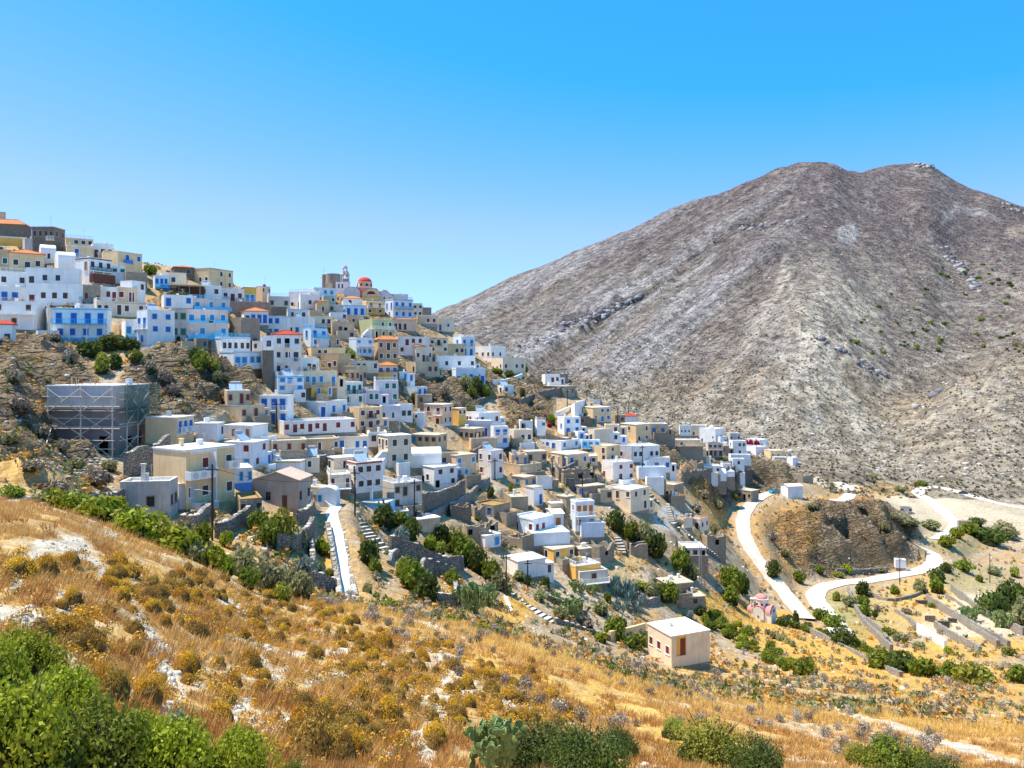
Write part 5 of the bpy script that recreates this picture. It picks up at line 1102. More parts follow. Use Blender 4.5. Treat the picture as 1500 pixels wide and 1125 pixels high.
def church():
    x, y, z = CHURCH; root = empty('church', (x, y, z), .08, 'hilltop church with bright red dome and barrel roofs', 'church'); Yw = WALL['O']
    vault_body(root, -7.2, -1.4, 0, 7, -6, 2.9, 1.9, plaster('whitewashed_church_wall', (.78,.70,.62), .1), RED)
    vault_body(root, -.5, 5.9, -.6, 7, -6, 2.0, 2.3, WALL['Y'], RED)
    b = MB(); b.box(-4.2, 4.2, 3, 10, -5, 4.7); b.build('nave', WALL['H'], root)
    b = MB(); b.box(-3.2, 2.4, 2.6, 8.4, 4.7, 5.3); b.build('drum_base', WALL['C'], root)
    dome_part(root, -.3, 5.5, 2.7, 5.3, 7.0, 1.9, WALL['H'], RED)
    n = 10; o_ = MB(); o_.add([(0, 0, 0)]+[(1.5*math.cos(math.pi*i/n), 0, 1.1*math.sin(math.pi*i/n)) for i in range(n+1)], [(0, i+1, i+2) for i in range(n)]); o_.build('lunette_window', plain('dark_red_window', (.16,.02,.03), .5), root, (2.7, -.66, 2.2))
    b = MB(); b.box(-.6, 6.0, -.75, -.6, 1.0, 1.5); b.build('cornice', WALL['O'], root)
    g = MB(); x0, x1 = 5.6, 10.2; g.add([(x0, 1, -6), (x1, 1, -6), (x1, 1, 1.9), ((x0+x1)/2, 1, 4.0), (x0, 1, 3.4), (x0, 6, -6), (x1, 6, -6), (x1, 6, 1.9), ((x0+x1)/2, 6, 4.0), (x0, 6, 3.4)], [(0,1,2,3,4), (1,6,7,2), (5,9,8,7,6), (0,4,9,5)]); g.build('side_chapel', WALL['K'], root)
    g = MB(); g.add([((x0+x1)/2-1.2, .8, 4.06), (x1+.3, .8, 1.85), (x1+.3, 6.2, 1.85), ((x0+x1)/2-1.2, 6.2, 4.06)], [(0,1,2,3)]); g.add([(p[0], p[1], p[2]+.12) for p in [((x0+x1)/2-1.2, .8, 4.06), (x1+.3, .8, 1.85), (x1+.3, 6.2, 1.85), ((x0+x1)/2-1.2, 6.2, 4.06)]], [(0,1,2,3)]); g.build('roof', RED, root)
    for xx in (7.2, 9.2): w_ = MB(); w_.box(xx-.25, xx+.25, .95, 1.05, .6, 1.4); w_.build('window', WC['n'], root)
church()
def bell_tower():
    x, y, z = TOWER; root = empty('bell_tower', (x, y, z), .5, 'tiered cream bell tower with open arches beside hilltop church', 'bell tower'); m = plaster('cream_tower_stone', (.58,.41,.25), .12)
    zz = -2
    for (hw, z0, z1) in ((1.45, -2, 2.6), (1.3, 2.9, 5.6), (.72, 6.9, 8.3)):
        b = MB(); p = hw*.28
        for sx in (-1, 1):
            for sy in (-1, 1): b.box(sx*hw-(p if sx > 0 else 0), sx*hw+(0 if sx > 0 else p), sy*hw-(p if sy > 0 else 0), sy*hw+(0 if sy > 0 else p), z0, z1)
        b.build('pier', m, root).__setitem__('kind', 'stuff')
        for k in range(4):
            a = MB(); r = hw-p; n = 8; zc = z1-r*.9; vs = [(-r, -hw, z1), (r, -hw, z1)]
            for i in range(n+1): t = math.pi*i/n; vs.append((r*math.cos(t), -hw+.02, zc+r*.9*math.sin(t)))
            a.add(vs, [(0, 2+i, 3+i) if i >= n//2 else (1, 2+i, 3+i) for i in range(n)]+[(0, 1, 2+n//2)]); a.build('arch', m, root, (0, 0, 0), k*math.pi/2)
        c = MB(); c.box(-hw-.2, hw+.2, -hw-.2, hw+.2, z1, z1+.3); c.build('cornice', WALL['C'], root)
        if hw > 1: c = MB(); c.box(-hw+.4, hw-.4, -hw+.4, hw-.4, z0, z1-.02 if hw > 1.4 else z0+1.1); c.build('core_wall', m if hw < 1.4 else WALL['T'], root)
    b = MB(); b.box(-1.1, 1.1, -1.1, 1.1, 5.9, 6.9); b.build('clock_stage', m, root)
    for k in (0, 3): c = MB(); c.lathe([(.42, 0), (.42, .06), (.001, .06)], 0, 0, 14); o_ = c.build('clock_face', WALL['W'], root, (0, -1.12, 6.4) if k == 0 else (-1.12, 0, 6.4)); o_.rotation_euler = (math.pi/2, 0, 0) if k == 0 else (math.pi/2, 0, -math.pi/2)
    c = MB(); c.lathe([(.75, 8.6), (.6, 9.0), (.3, 9.3), (.01, 9.45)], 0, 0, 10); c.build('cupola', PINK, root)
    c = MB(); c.lathe([(.3, 3.8), (.22, 4.2), (.1, 4.35), (.01, 4.4)], 0, 0, 10); c.build('bell', plain('bronze', (.15,.10,.04), .4, .6), root)
bell_tower()
def mill():
    x, y, z = MILL; root = empty('round_tower', (x, y, z), 0, 'round tan stone tower ruin on the hilltop left of bell tower', 'tower')
    m = stonework('tan_tower_masonry', (.50,.42,.31), (.40,.33,.25), (.34,.28,.2)); b = MB(); b.lathe([(3.0, -3), (2.75, 6.1), (2.4, 6.1), (2.4, 5.3), (.01, 5.3)], 0, 0, 22); b.build('wall', m, root)
    b = MB(); b.box(-2.4, 0.5, -3.4, -1.2, -3, 2.4); b.build('annex', WALL['T'], root)
    b = MB(); b.lathe([(1.0, -3), (.9, 6.0), (.01, 6.1)], -3.5, .4, 12); b.build('turret', m, root)
    b = MB(); b.tube((-3.6, .4, 5.9), (-3.6, .4, 8.6), .05, 4); b.tube((-4.3, .4, 7.4), (-2.9, .4, 7.5), .03, 4); b.tube((-4.9, .4, 4.6), (-3.4, .4, 4.7), .1, 4); b.build('mast', METAL, root)
    w_ = empty('house', (x+2.2, y-5.5, z-1.0), 0, 'little white house with two tall windows under the round tower', 'house', 'houses on the hillside')
    b = MB(); ops = [(.9, 1.5, 1.2, 2.8, '', '', 0), (2.2, 2.8, 1.2, 2.8, '', '', 0)]; face_cells(b, lambda s, z_, t: (s, t, z_), 4.6, -3, 3.6, ops); b.quad((0,0,-3),(0,4,-3),(0,4,3.6),(0,0,3.6)); b.quad((4.6,0,-3),(4.6,4,-3),(4.6,4,3.6),(4.6,0,3.6)); b.quad((0,0,3.6),(4.6,0,3.6),(4.6,4,3.6),(0,4,3.6)); b.build('wall', WALL['W'], w_)
    for o_ in ops: p = MB(); p.quad((o_[0], .15, o_[2]), (o_[1], .15, o_[2]), (o_[1], .15, o_[3]), (o_[0], .15, o_[3])); p.build('window', WC['k'], w_)
mill()
# café canopy with blue banner
def canopy():
    x, y, z = spot(262, 431, 170); root = empty('canopy', (x, y, z), .1, 'flat café canopy with blue front cloth above the white house', 'canopy')
    for i in range(5): p = MB(); p.tube((-5+i*2.5, 0, -1.5), (-5+i*2.5, 0, 2.2), .07, 5); p.build('post', METAL, root)
    p = MB(); p.box(-5.3, 5.3, -.5, 4, 2.2, 2.4); p.build('roof', WALL['C'], root); p = MB(); p.box(-5.2, -2.0, -.55, -.45, .6, 2.1); p.build('banner', TR['b'], root); p = MB(); p.box(-2, 5, 3.5, 3.7, -1, 2.2); p.build('back_wall', WC['n'], root)
canopy()
# ---------------------------------------------------------------- walls, stairs
WSTONE = {'s':stonework('dry_stone_wall', (.44,.39,.32), (.30,.26,.21), (.16,.13,.10), 2.6, .18, 1.8), 'p':stonework('pale_dry_stone', (.58,.52,.43), (.42,.37,.30), (.26,.22,.17), 2.6, .18, 1.8),
          'd':stonework('dark_dry_stone', (.30,.26,.22), (.20,.17,.14), (.11,.09,.07), 2.6, .18, 1.8), 'w':WALL['W'], 'y':WALL['Y'], 'g':WALL['G'], 't':WALL['T']}
WALLS = [
 ('s', 2.0, 58, [(134,752),(160,748),(185,737),(203,724)], 'curved stone wall beside the white steps and grey house'),
 ('p', 3.6, 98, [(184,700),(202,694),(225,687),(247,674)], 'tall speckled stone retaining wall between scaffolding and yellow house'),
 ('d', 3.2, 120, [(62,522),(85,532),(112,540)], 'dark stone terrace wall above the concrete roof slab'),
 ('s', 1.2, 180, [(585,566),(605,557),(640,549),(656,547)], 'long low stone wall above the dark rock slope'),
 ('s', 3.6, 130, [(618,751),(650,743),(680,729)], 'high grey stone wall with small vents below white house'),
 ('p', .9, 130, [(624,760),(650,748),(680,733),(700,716),(716,704)], 'pale stepped lane wall climbing beside the brown ruins'),
 ('s', 2.6, 98, [(571,808),(600,816),(628,830),(655,838),(677,837)], 'stone retaining wall under the prickly garden'),
 ('p', .6, 98, [(677,832),(672,820),(645,797),(612,780)], 'pale low wall edging the green orchard'),
 ('p', 1.1, 92, [(570,833),(573,820),(582,813)], 'short pale wall left of the orchard bush'),
 ('s', 1.6, 92, [(617,848),(622,832),(645,840),(664,845)], 'stone wall at top of the small straw field'),
 ('p', .8, 90, [(664,845),(668,866),(668,890)], 'pale wall right of the small straw field'),
 ('s', 1.6, 88, [(630,884),(668,890)], 'stone wall at the foot of small straw field'),
 ('p', .5, 84, [(497,874),(494,850),(489,820),(484,790),(480,768)], 'whitewashed stone wall left of the long white path'),
 ('p', .4, 84, [(521,876),(515,850),(509,815),(504,782),(500,760)], 'low kerb wall right of the long white path'),
 ('s', 2.2, 84, [(404,806),(425,810),(445,799),(458,782)], 'curved stone wall below the fig bushes'),
 ('s', 1.4, 80, [(455,854),(475,858),(492,864)], 'low stone wall at foot of the vegetable garden'),
 ('s', 1.2, 80, [(452,850),(458,828),(455,800)], 'stone wall left of the vegetable garden'),
 ('w', .7, 110, [(740,878),(746,893),(760,925)], 'thin white wall right of the round straw field'),
 ('s', .9, 110, [(812,913),(850,925),(893,938)], 'low stone wall continuing from the striped stairs'),
 ('y', 1.5, 120, [(893,938),(920,932),(944,925)], 'yellow garden wall beside the modern cream house'),
 ('s', 4.2, 200, [(1000,712),(1020,708),(1050,703),(1076,698)], 'curved terrace wall above the golden slope'),
 ('d', 3.4, 220, [(1078,704),(1090,702),(1101,700)], 'grey retaining wall above the parked white car'),
 ('s', 2.6, 190, [(762,597),(790,586),(812,580),(828,578)], 'stone terrace wall below the grey stone house'),
 ('w', 1.5, 190, [(815,611),(835,602),(855,593),(880,588)], 'white sloping ramp wall below green doored cottage'),
 ('w', 2.2, 170, [(718,566),(740,566),(765,557)], 'white garden wall under the vine pergola'),
 ('s', 1.0, 180, [(700,590),(725,584),(762,590)], 'rough path wall across the scrubby slope'),
 ('p', 1.5, 84, [(265,770),(285,772),(298,762),(310,748)], 'curved pale wall beside the tall pole'),
 ('s', 1.9, 84, [(318,790),(335,782),(350,772),(366,760)], 'tumbledown wall by the red garden door'),
 ('s', 2.2, 92, [(432,770),(446,768),(458,756)], 'stone block wall right of the grey shed'),
 ('s', 1.6, 84, [(384,798),(400,792),(408,776)], 'broken stone wall among fig bushes'),
 ('p', .8, 170, [(1225,836),(1260,837),(1300,834)], 'long low wall at foot of the rock bluff'),
 ('p', 1.8, 150, [(1358,880),(1382,895),(1405,909),(1440,930),(1478,950)], 'long pale terrace wall in the middle of the walled fields'),
 ('p', 2.0, 150, [(1394,866),(1415,882),(1432,896),(1465,914),(1500,932)], 'pale terrace wall below the right olive trees'),
 ('w', 1.7, 150, [(1344,924),(1365,936),(1385,950)], 'white terrace wall at lower left of walled fields'),
 ('p', 1.4, 150, [(1370,918),(1395,934),(1436,956)], 'pale wall right of the narrow straw strip'),
 ('p', 1.2, 150, [(1312,898),(1330,910),(1345,922)], 'pale wall left of the narrow straw strip'),
 ('p', 1.3, 150, [(1396,905),(1425,922),(1462,946)], 'pale wall between two bare terraces'),
 ('p', 1.0, 150, [(1386,874),(1400,883),(1412,892)], 'short pale wall in upper walled field'),
 ('d', 1.4, 150, [(1355,909),(1370,911)], 'dark shed wall inside walled fields'),
 ('d', 1.2, 150, [(1370,917),(1390,918)], 'low dark wall crossing the bare terrace'),
 ('d', .9, 150, [(1389,910),(1401,911)], 'smallest dark wall piece inside walled fields'),
 ('d', 1.1, 150, [(1341,884),(1358,885)], 'dark wall piece at top of walled fields'),
 ('p', 1.6, 150, [(1243,868),(1252,892),(1268,918),(1292,942),(1306,955)], 'pale rubble wall beside the lower white road'),
 ('p', 1.0, 150, [(1262,905),(1290,925),(1300,940)], 'second rubble wall beside the lower white road'),
 ('p', .8, 150, [(1268,868),(1300,880),(1330,876),(1358,866)], 'rubble wall at the top of brown allotments'),
 ('p', .7, 120, [(1150,905),(1200,930),(1260,962),(1320,990)], 'low edge wall between the two straw fields'),
 ('p', 1.6, 130, [(936,884),(950,889),(965,884)], 'patio wall below the agave patch'),
 ('s', 1.2, 130, [(800,880),(830,893),(860,905)], 'old terrace wall under the prickly pears'),
 ('s', 1.6, 150, [(918,803),(935,808),(946,806)], 'stone pen wall below the striped steps'),
 ('s', 1.1, 150, [(800,640),(830,648),(850,640)], 'low wall between ochre house and white house'),
 ('s', 1.8, 140, [(690,672),(705,664),(722,660)], 'stone wall beside the long tan house'),
 ('s', 1.8, 120, [(448,680),(465,682),(480,680)], 'brown stone wall behind the cream shed'),
 ('s', 1.6, 150, [(820,695),(835,690),(845,683)], 'curved ruin wall beside lemon yellow house'),
 ('s', 2.0, 150, [(828,712),(850,714),(872,712)], 'stone terrace wall under the ruined stone house'),
]
def wall_thing(kind, hgt, ymin, pts, label):
    L = poly3([(p[0], p[1], ymin) for p in pts], step=1.2); mb = MB(); n = len(L); t = .28 if kind in 'wyg' else .38
    r_ = random.Random(len(label)*7+int(pts[0][0])); tops = []
    for i, p in enumerate(L):
        d = L[min(i+1, n-1)]-L[max(i-1, 0)]; d.z = 0; d.normalize(); nn = Vector((-d.y, d.x, 0)); hh = hgt*(1 if kind in 'wyg' else r_.uniform(.86, 1.08)); zt = p.z+hh; zb = p.z-2.8
        a, b = p-nn*t, p+nn*t; mb.v += [(a.x, a.y, zb), (a.x*.5+b.x*.5+(a.x-b.x)*.42, a.y*.5+b.y*.5+(a.y-b.y)*.42, zt), (b.x*.5+a.x*.5+(b.x-a.x)*.42, b.y*.5+a.y*.5+(b.y-a.y)*.42, zt), (b.x, b.y, zb)]
    for i in range(n-1):
        k = i*4; mb.f += [(k, k+4, k+5, k+1), (k+1, k+5, k+6, k+2), (k+2, k+6, k+7, k+3)]; mb.m += [0, 0, 0]
    k = (n-1)*4; mb.f += [(0, 1, 2, 3), (k, k+3, k+2, k+1)]; mb.m += [0, 0]
    c0 = L[0]; mb.v = [(x-c0.x, y-c0.y, z-c0.z) for x, y, z in mb.v]
    o = mb.build('garden_wall' if kind in 'wyg' else 'stone_wall', WSTONE[kind], None, tuple(c0)); tag(o, label, 'wall', 'walls of gardens and terraces', 'thing')
    # coping stones where they can be told apart
    if kind in 'sp' and c0.y < 150:
        base = [MB() for _ in range(3)]
        for i in range(n-1):
            if r_.random() < .25: continue
            p, q_ = L[i], L[i+1]; m = (p+q_)/2; an = math.atan2(q_.y-p.y, q_.x-p.x)
            so_ = link('coping_stone', STONEM[r_.randrange(4)], o, (m.x-c0.x, m.y-c0.y, m.z-c0.z+hgt*.93), an+r_.uniform(-.2, .2)); so_.scale = ((q_-p).length*.5*r_.uniform(.7, 1), t*1.0, r_.uniform(.10, .2))
def stone_mesh(seed, mat):
    r_ = random.Random(seed); v = []; 
    for z, rr in ((-.7, .85), (0, 1.0), (.75, .7)):
        for k in range(6): t = k*math.pi/3+.3; j = r_.uniform(.82, 1.12); v.append((math.cos(t)*rr*j, math.sin(t)*rr*j, z+r_.uniform(-.12, .12)))
    mb = MB(); f = [(k, (k+1) % 6, 6+(k+1) % 6, 6+k) for k in range(6)]+[(6+k, 6+(k+1) % 6, 12+(k+1) % 6, 12+k) for k in range(6)]+[(12, 13, 14, 15, 16, 17)]; mb.add(v, f); return mb.mesh('stone', mat)
STONEC = [plain('pale_limestone', (.56,.51,.43), .95, .1, .2), plain('grey_limestone', (.40,.37,.33), .95, .1, .2), plain('brown_rock', (.32,.26,.19), .95, .1, .2), plain('cream_limestone', (.66,.60,.50), .95, .1, .15)]
STONEM = [stone_mesh(i, STONEC[i]) for i in range(4)]
for a in WALLS: wall_thing(*a)
def stairs(kind, width, rise_step, ymin, pts, label, mats):
    L = poly3([(p[0], p[1], ymin) for p in pts], step=rise_step); c0 = L[0]; root = empty('stairs', tuple(c0), 0, label, 'stairs', 'outdoor steps')
    for i in range(len(L)-1):
        p, q_ = L[i], L[i+1]; m = (p+q_)/2-c0; an = math.atan2(q_.y-p.y, q_.x-p.x); l = math.hypot(q_.x-p.x, q_.y-p.y)*.5+.02
        b = MB(); zt = max(p.z, q_.z)-c0.z+.12; b.box(-l, l, -width/2+R.uniform(-.1, .1), width/2+R.uniform(-.1, .1), zt-1.6-abs(q_.z-p.z), zt, 0); b.box(-l-.03, l-.1, -width/2+.1, width/2-.1, zt, zt+.02, 1); b.build('step', mats, root, (m.x, m.y, 0), an)
WP = [plaster('limewashed_step', (.70,.67,.60), .15), plaster('limewash_top', (.76,.74,.68), .12)]; SP = [WSTONE['s'], plaster('worn_step', (.62,.58,.5), .2)]
stairs('w', 2.3, 1.15, 52, [(-12,729),(20,733),(50,737),(80,741),(110,746),(134,752)], 'wide white steps descending from left edge to grey house', WP)
stairs('s', 1.7, .75, 108, [(741,868),(758,880),(775,892),(790,901),(812,913)], 'striped stone stairs beside the round straw field', [WSTONE['d'], WP[1]])
stairs('s', 1.8, .8, 92, [(516,758),(530,772),(545,790),(558,802),(572,818)], 'long stone stairs right of the white path', SP)
stairs('s', 2.0, .9, 150, [(975,738),(979,752),(984,766),(996,778)], 'curving pale steps left of the cream brown house', SP)
stairs('s', 2.0, .9, 150, [(1008,784),(1020,796),(1034,806),(1050,818)], 'pale steps below the cream brown house', SP)
stairs('s', 1.7, .8, 140, [(903,788),(909,800),(912,812)], 'short stone steps right of the big stone ruin', SP)
stairs('s', 1.6, .8, 150, [(948,722),(955,730),(965,738)], 'steps beside the grey stone house with black doors', SP)
# ---------------------------------------------------------------- utility poles and cables
POLES = [(311,680,792,78,1,'dark wooden pole with street lamp before beige yellow house'),(405,575,620,120,0,'dark pole in front of royal blue shuttered house'),(520,687,764,98,0,'dark pole beside the top of white path'),(595,711,752,110,0,'left of two dark poles by grey cream house'),
 (607,698,770,100,0,'right and taller of two poles by grey cream house'),(741.5,811,880,108,0,'thick dark pole at the top of striped stairs'),(773,820,866,118,0,'thin dark pole below the brilliant white roof'),(725,671,702,140,0,'pole in front of pinkish white house with red door'),
 (809,672,702,150,0,'pole between tan house and lemon yellow house'),(853,690,726,150,0,'pole before the pair of low stone houses'),(831,570,603,190,0,'pole left of the yellow two storey house'),(941,652,702,160,1,'tall street lamp pole before white house at gully'),
 (905,596,622,200,0,'pole left of the little red roofed chapel'),(921,586,616,200,0,'pole over the little red roofed chapel'),(932,588,618,200,0,'pole right of the little red roofed chapel'),(1012,612,636,240,0,'pole by the arcaded white house'),(1002,650,668,220,0,'pole in front of the peach houses'),
 (1045,645,670,230,0,'pole before the brown porched house'),(1042,672,692,220,0,'pole above the white domed cistern'),(1108,642,666,240,0,'pole before the white walled terrace'),(720.5,776,800,120,0,'pole by the low white hut near orchard'),
 (1318,817,858,180,0,'pole on the inner bend of white road'),(1450,810,854,180,0,'pole beyond the walled fields at right'),(1078,690,700,230,0,'short pole over the curved terrace wall')]
PT = {}
for (u, vt, vb, ym, lamp, lab) in POLES:
    x, y, z = spot(u, vb, ym); z = min(z, ground(x, y)+.3); H = (vb-vt)/F*y; root = empty('utility_pole', (x, y, z), 0, lab, 'pole', 'utility poles')
    m = MB(); m.tube((0, 0, -1.5), (0, 0, H), .15, 8, r2=.10); m.build('pole', WODP if False else WOODP, root); a = MB(); a.box(-.7, .7, -.06, .06, H-.7, H-.58); 
    if not lamp or H > 6: a.build('crossarm', WOODP, root)
    for s in (-.6, .6): i_ = MB(); i_.lathe([(.04, H-.58), (.07, H-.5), (.05, H-.4), (.01, H-.38)], s, 0, 6); i_.build('insulator', WALL['W'], root)
    if lamp: l = MB(); hh = H*.64 if u < 400 else H; l.tube((0, 0, hh), (-1.3, -.3, hh+.25), .04, 5); l.box(-1.9, -1.2, -.42, -.2, hh+.15, hh+.32); l.build('lamp_head', METAL, root)
    PT[u] = Vector((x, y, z+H-.4))
# lattice pole
x, y, z = spot(1026, 862, 140); H = (862-800)/F*y; root = empty('lattice_pole', (x, y, z), 0, 'tall lattice pole between lower terraces and modern house', 'pole', 'utility poles')
for sx in (-.3, .3): m = MB(); m.tube((sx, 0, -1), (sx*.6, 0, H), .09, 6); m.build('leg', METAL, root)
for k in range(9): m = MB(); m.tube((-.3+.012*k, 0, H*k/9), (.3-.012*k, 0, H*(k+1)/9), .03, 4); m.build('brace', METAL, root)
m = MB(); m.box(-.9, .9, -.06, .06, H-.5, H-.35); m.build('crossarm', METAL, root); PT[1026] = Vector((x, y, z+H))
def cable(a, b, sag, lab):
    m = MB(); n = 14; pts = [a.lerp(b, i/n)-Vector((0, 0, sag*4*(i/n)*(1-i/n)))-a for i in range(n+1)]
    for p, q_ in zip(pts[:-1], pts[1:]): m.tube(p, q_, .028, 3, cap=False)
    tag(m.build('cable', WOODP, None, tuple(a)), lab, 'cable', 'overhead cables')
for a, b, s, l in [(311,520,1.6,'black cable from lamp pole to path pole'),(520,607,1.8,'black cable from path pole to the twin poles'),(607,725,2.2,'cable from twin poles toward the red doored house'),(520,405,1.5,'cable from path pole up to blue shuttered house'),(741.5,720.5,1.0,'cable from stair pole to the white hut pole'),
                   (741.5,1026,3.2,'long cable over the agave slope'),(720.5,853,2.0,'cable rising over the dentil cornice house'),(853,941,1.6,'cable between lamp pole and stone house pole'),(1318,1450,4,'long cable across the walled fields'),(725,809,1.5,'cable over the white and tan cubes')]: cable(PT[a], PT[b], s, l)
# ---------------------------------------------------------------- vehicles
def car(x, y, z, ang, paint, lab):
    root = empty('parked_car', (x, y, z), ang, lab, 'car', 'parked cars'); b = MB()
    prof = [(-2.05,.45),(-2.05,.78),(-1.9,.88),(-1.1,.98),(-.55,1.42),(.75,1.45),(1.55,1.02),(2.0,.92),(2.08,.5)]; n = len(prof)
    def sec(yy, k): return [(px, yy*(1 if pz < 1.0 else .82), pz) for px, pz in prof]+[(2.0, yy, .3), (-2.0, yy, .3)]
    A, B = sec(-.84, 0), sec(.84, 0); m = len(A); b.add(A+B, [tuple(range(m-1, -1, -1)), tuple(range(m, 2*m))]+[(i, (i+1) % m, m+(i+1) % m, m+i) for i in range(m)]); bo = b.build('body', paint, root)
    g = MB()
    for s in (-1, 1): g.add([(-1.0, s*.80, 1.0), (1.35, s*.80, 1.03), (.7, s*.725, 1.38), (-.5, s*.725, 1.36)], [(0,1,2,3)])
    g.build('side_window', WC['k'], root); g = MB(); g.add([(-1.13, -.66, 1.0), (-1.13, .66, 1.0), (-.60, .6, 1.40), (-.60, -.6, 1.40)], [(0,1,2,3)]); g.build('windscreen', WC['k'], root)
    g = MB(); g.add([(1.58, -.66, 1.04), (1.58, .66, 1.04), (.80, .6, 1.44), (.80, -.6, 1.44)], [(0,1,2,3)]); g.build('rear_window', WC['k'], root)
    for sx in (-1.3, 1.3):
        for sy in (-.78, .78): w_ = MB(); w_.tube((0, -.12, 0), (0, .12, 0), .33, 12, 0); w_.tube((0, -.13, 0), (0, .13, 0), .18, 8, 1); w_.build('wheel', [TR['k'], METAL], root, (sx, sy, .33))
    for sy in (-.6, .6): l = MB(); l.box(-2.09, -2.04, sy-.14, sy+.14, .62, .76); l.build('headlight', WALL['W'], root)
def at(u, v, ym): x, y = cast(u, v, ym); return x, y, ground(x, y)+.02
CARP = lambda n, c: plain(n, c, .3, .5, .03)
x, y, z = at(1134, 724, 200); car(x, y, ROADLINES[0][2][0].z+.06, .5, CARP('turquoise_car_paint', (.02,.30,.40)), 'turquoise car parked where the road meets the village')
x, y, z = at(1091, 713, 240); car(x, y, z, .1, CARP('white_car_paint', (.75,.76,.78)), 'white car parked above the stone cottage')
x, y, z = at(1411, 723, 300); car(x, y, z+.1, -.3, CARP('dark_blue_car_paint', (.02,.06,.16)), 'dark blue car on the far upper road')
x, y, z = at(1271, 838, 200); car(x, y, z, .2, CARP('dark_grey_car_paint', (.05,.05,.06)), 'dark grey car beside the lower white road')

# ---------------------------------------------------------------- plants
def leafmat(name, c1, c2, trans=.35):
    b = NB(name); g = b.n('NewGeometry'); oi = b.n('ObjectInfo'); p = b.pos(); n = b.noise(p, 1.6, 3)
    col = b.mix(g.outputs['Random Per Island'], c1, c2); col = b.mix(b.ramp(n, .35, .7), col, sc3(c2, .75)); hs_ = b.n('HueSaturation'); b.l(col, hs_.inputs['Color']); b.l(b.ramp(oi.outputs['Random'], 0, 1, .80, 1.2), hs_.inputs['Value']); b.l(b.ramp(oi.outputs['Random'], 0, 1, .485, .512), hs_.inputs['Hue'])
    m = b.done(hs_.outputs[0], .6, .25); tl = b.n('BsdfTranslucent'); mx = b.n('MixShader'); mx.inputs[0].default_value = trans; b.l(hs_.outputs[0], tl.inputs['Color']); b.l(b.b.outputs[0], mx.inputs[1]); b.l(tl.outputs[0], mx.inputs[2]); b.l(mx.outputs[0], b.t.nodes['Material Output'].inputs['Surface']); return m
LM = {'bright':leafmat('bright_green_leaves', (.16,.21,.008), (.42,.44,.03)), 'green':leafmat('green_leaves', (.09,.14,.010), (.27,.31,.03)), 'dark':leafmat('dark_green_leaves', (.04,.07,.012), (.14,.18,.03)),
      'olive':leafmat('olive_leaves', (.20,.21,.07), (.42,.40,.18)), 'grey':leafmat('grey_green_leaves', (.16,.20,.15), (.36,.42,.36)), 'red':leafmat('magenta_flowers', (.32,.005,.04), (.55,.02,.10)),
      'gold':leafmat('golden_cushion_twigs', (.52,.28,.01), (.90,.54,.05), .2), 'rust':leafmat('rusty_cushion_twigs', (.26,.16,.03), (.58,.36,.07), .2), 'brush':leafmat('grey_brown_twigs', (.20,.15,.09), (.46,.36,.24), .1), 'mauve':leafmat('mauve_twigs', (.30,.24,.17), (.60,.50,.38), .1), 'straw':leafmat('straw_blades', (.66,.38,.09), (.90,.60,.20), .25), 'yellowgreen':leafmat('yellow_green_leaves', (.24,.27,.02), (.42,.42,.06)),'rstraw':leafmat('russet_straw', (.48,.24,.05), (.72,.40,.11), .2)}
TWIG = plain('twig_bark', (.10,.075,.05), .9); PADM = plain('cactus_pad', (.19,.25,.08), .6, .3, .35, 6); AGM = plain('agave_leaf', (.17,.25,.22), .5, .4, .35, 5); CORE = plain('dark_undergrowth', (.035,.04,.014), 1, 0); CORE2 = plain('rusty_undergrowth', (.15,.09,.028), 1, 0, .4, 8)  # both cores carry the shade inside crowns and cushions as dark colour
def leaf_cloud(seed, n, size, lumps=7, flat=.9, tri=False, spread=1.0):
    """leaf-sized quads spread over lumpy clumps; unit radius, height about flat"""
    r = np.random.RandomState(seed); cs = []
    for k in range(lumps):
        a = r.uniform(0, 2*np.pi); d = r.uniform(.1, .62); cs.append((d*np.cos(a), d*np.sin(a), flat*r.uniform(.35, .62), r.uniform(.30, .5)))
    cs.append((0, 0, flat*.5, .62)); cs = np.array(cs); k = r.randint(0, len(cs), n); dirs = r.normal(size=(n, 3)); dirs /= np.linalg.norm(dirs, axis=1)[:, None]; rad = r.uniform(.45, 1.06, n)**.6
    P = cs[k, :3]+dirs*cs[k, 3][:, None]*rad[:, None]*np.array([1, 1, .85*flat+.1]); P[:, 2] = np.abs(P[:, 2])
    nrm = dirs+r.normal(size=(n, 3))*.7; nrm /= np.linalg.norm(nrm, axis=1)[:, None]; t = np.cross(nrm, r.normal(size=(n, 3))); t /= np.linalg.norm(t, axis=1)[:, None]; bt = np.cross(nrm, t); s = size*r.uniform(.6, 1.4, n)[:, None]
    if tri: V = np.stack([P-t*s*.5, P+t*s*.5, P+bt*s*1.6], 1)
    else: V = np.stack([P-bt*s, P+t*s*.55, P+bt*s, P-t*s*.55], 1)
    m = V.shape[1]; return V.reshape(-1, 3), [tuple(range(i*m, i*m+m)) for i in range(n)]
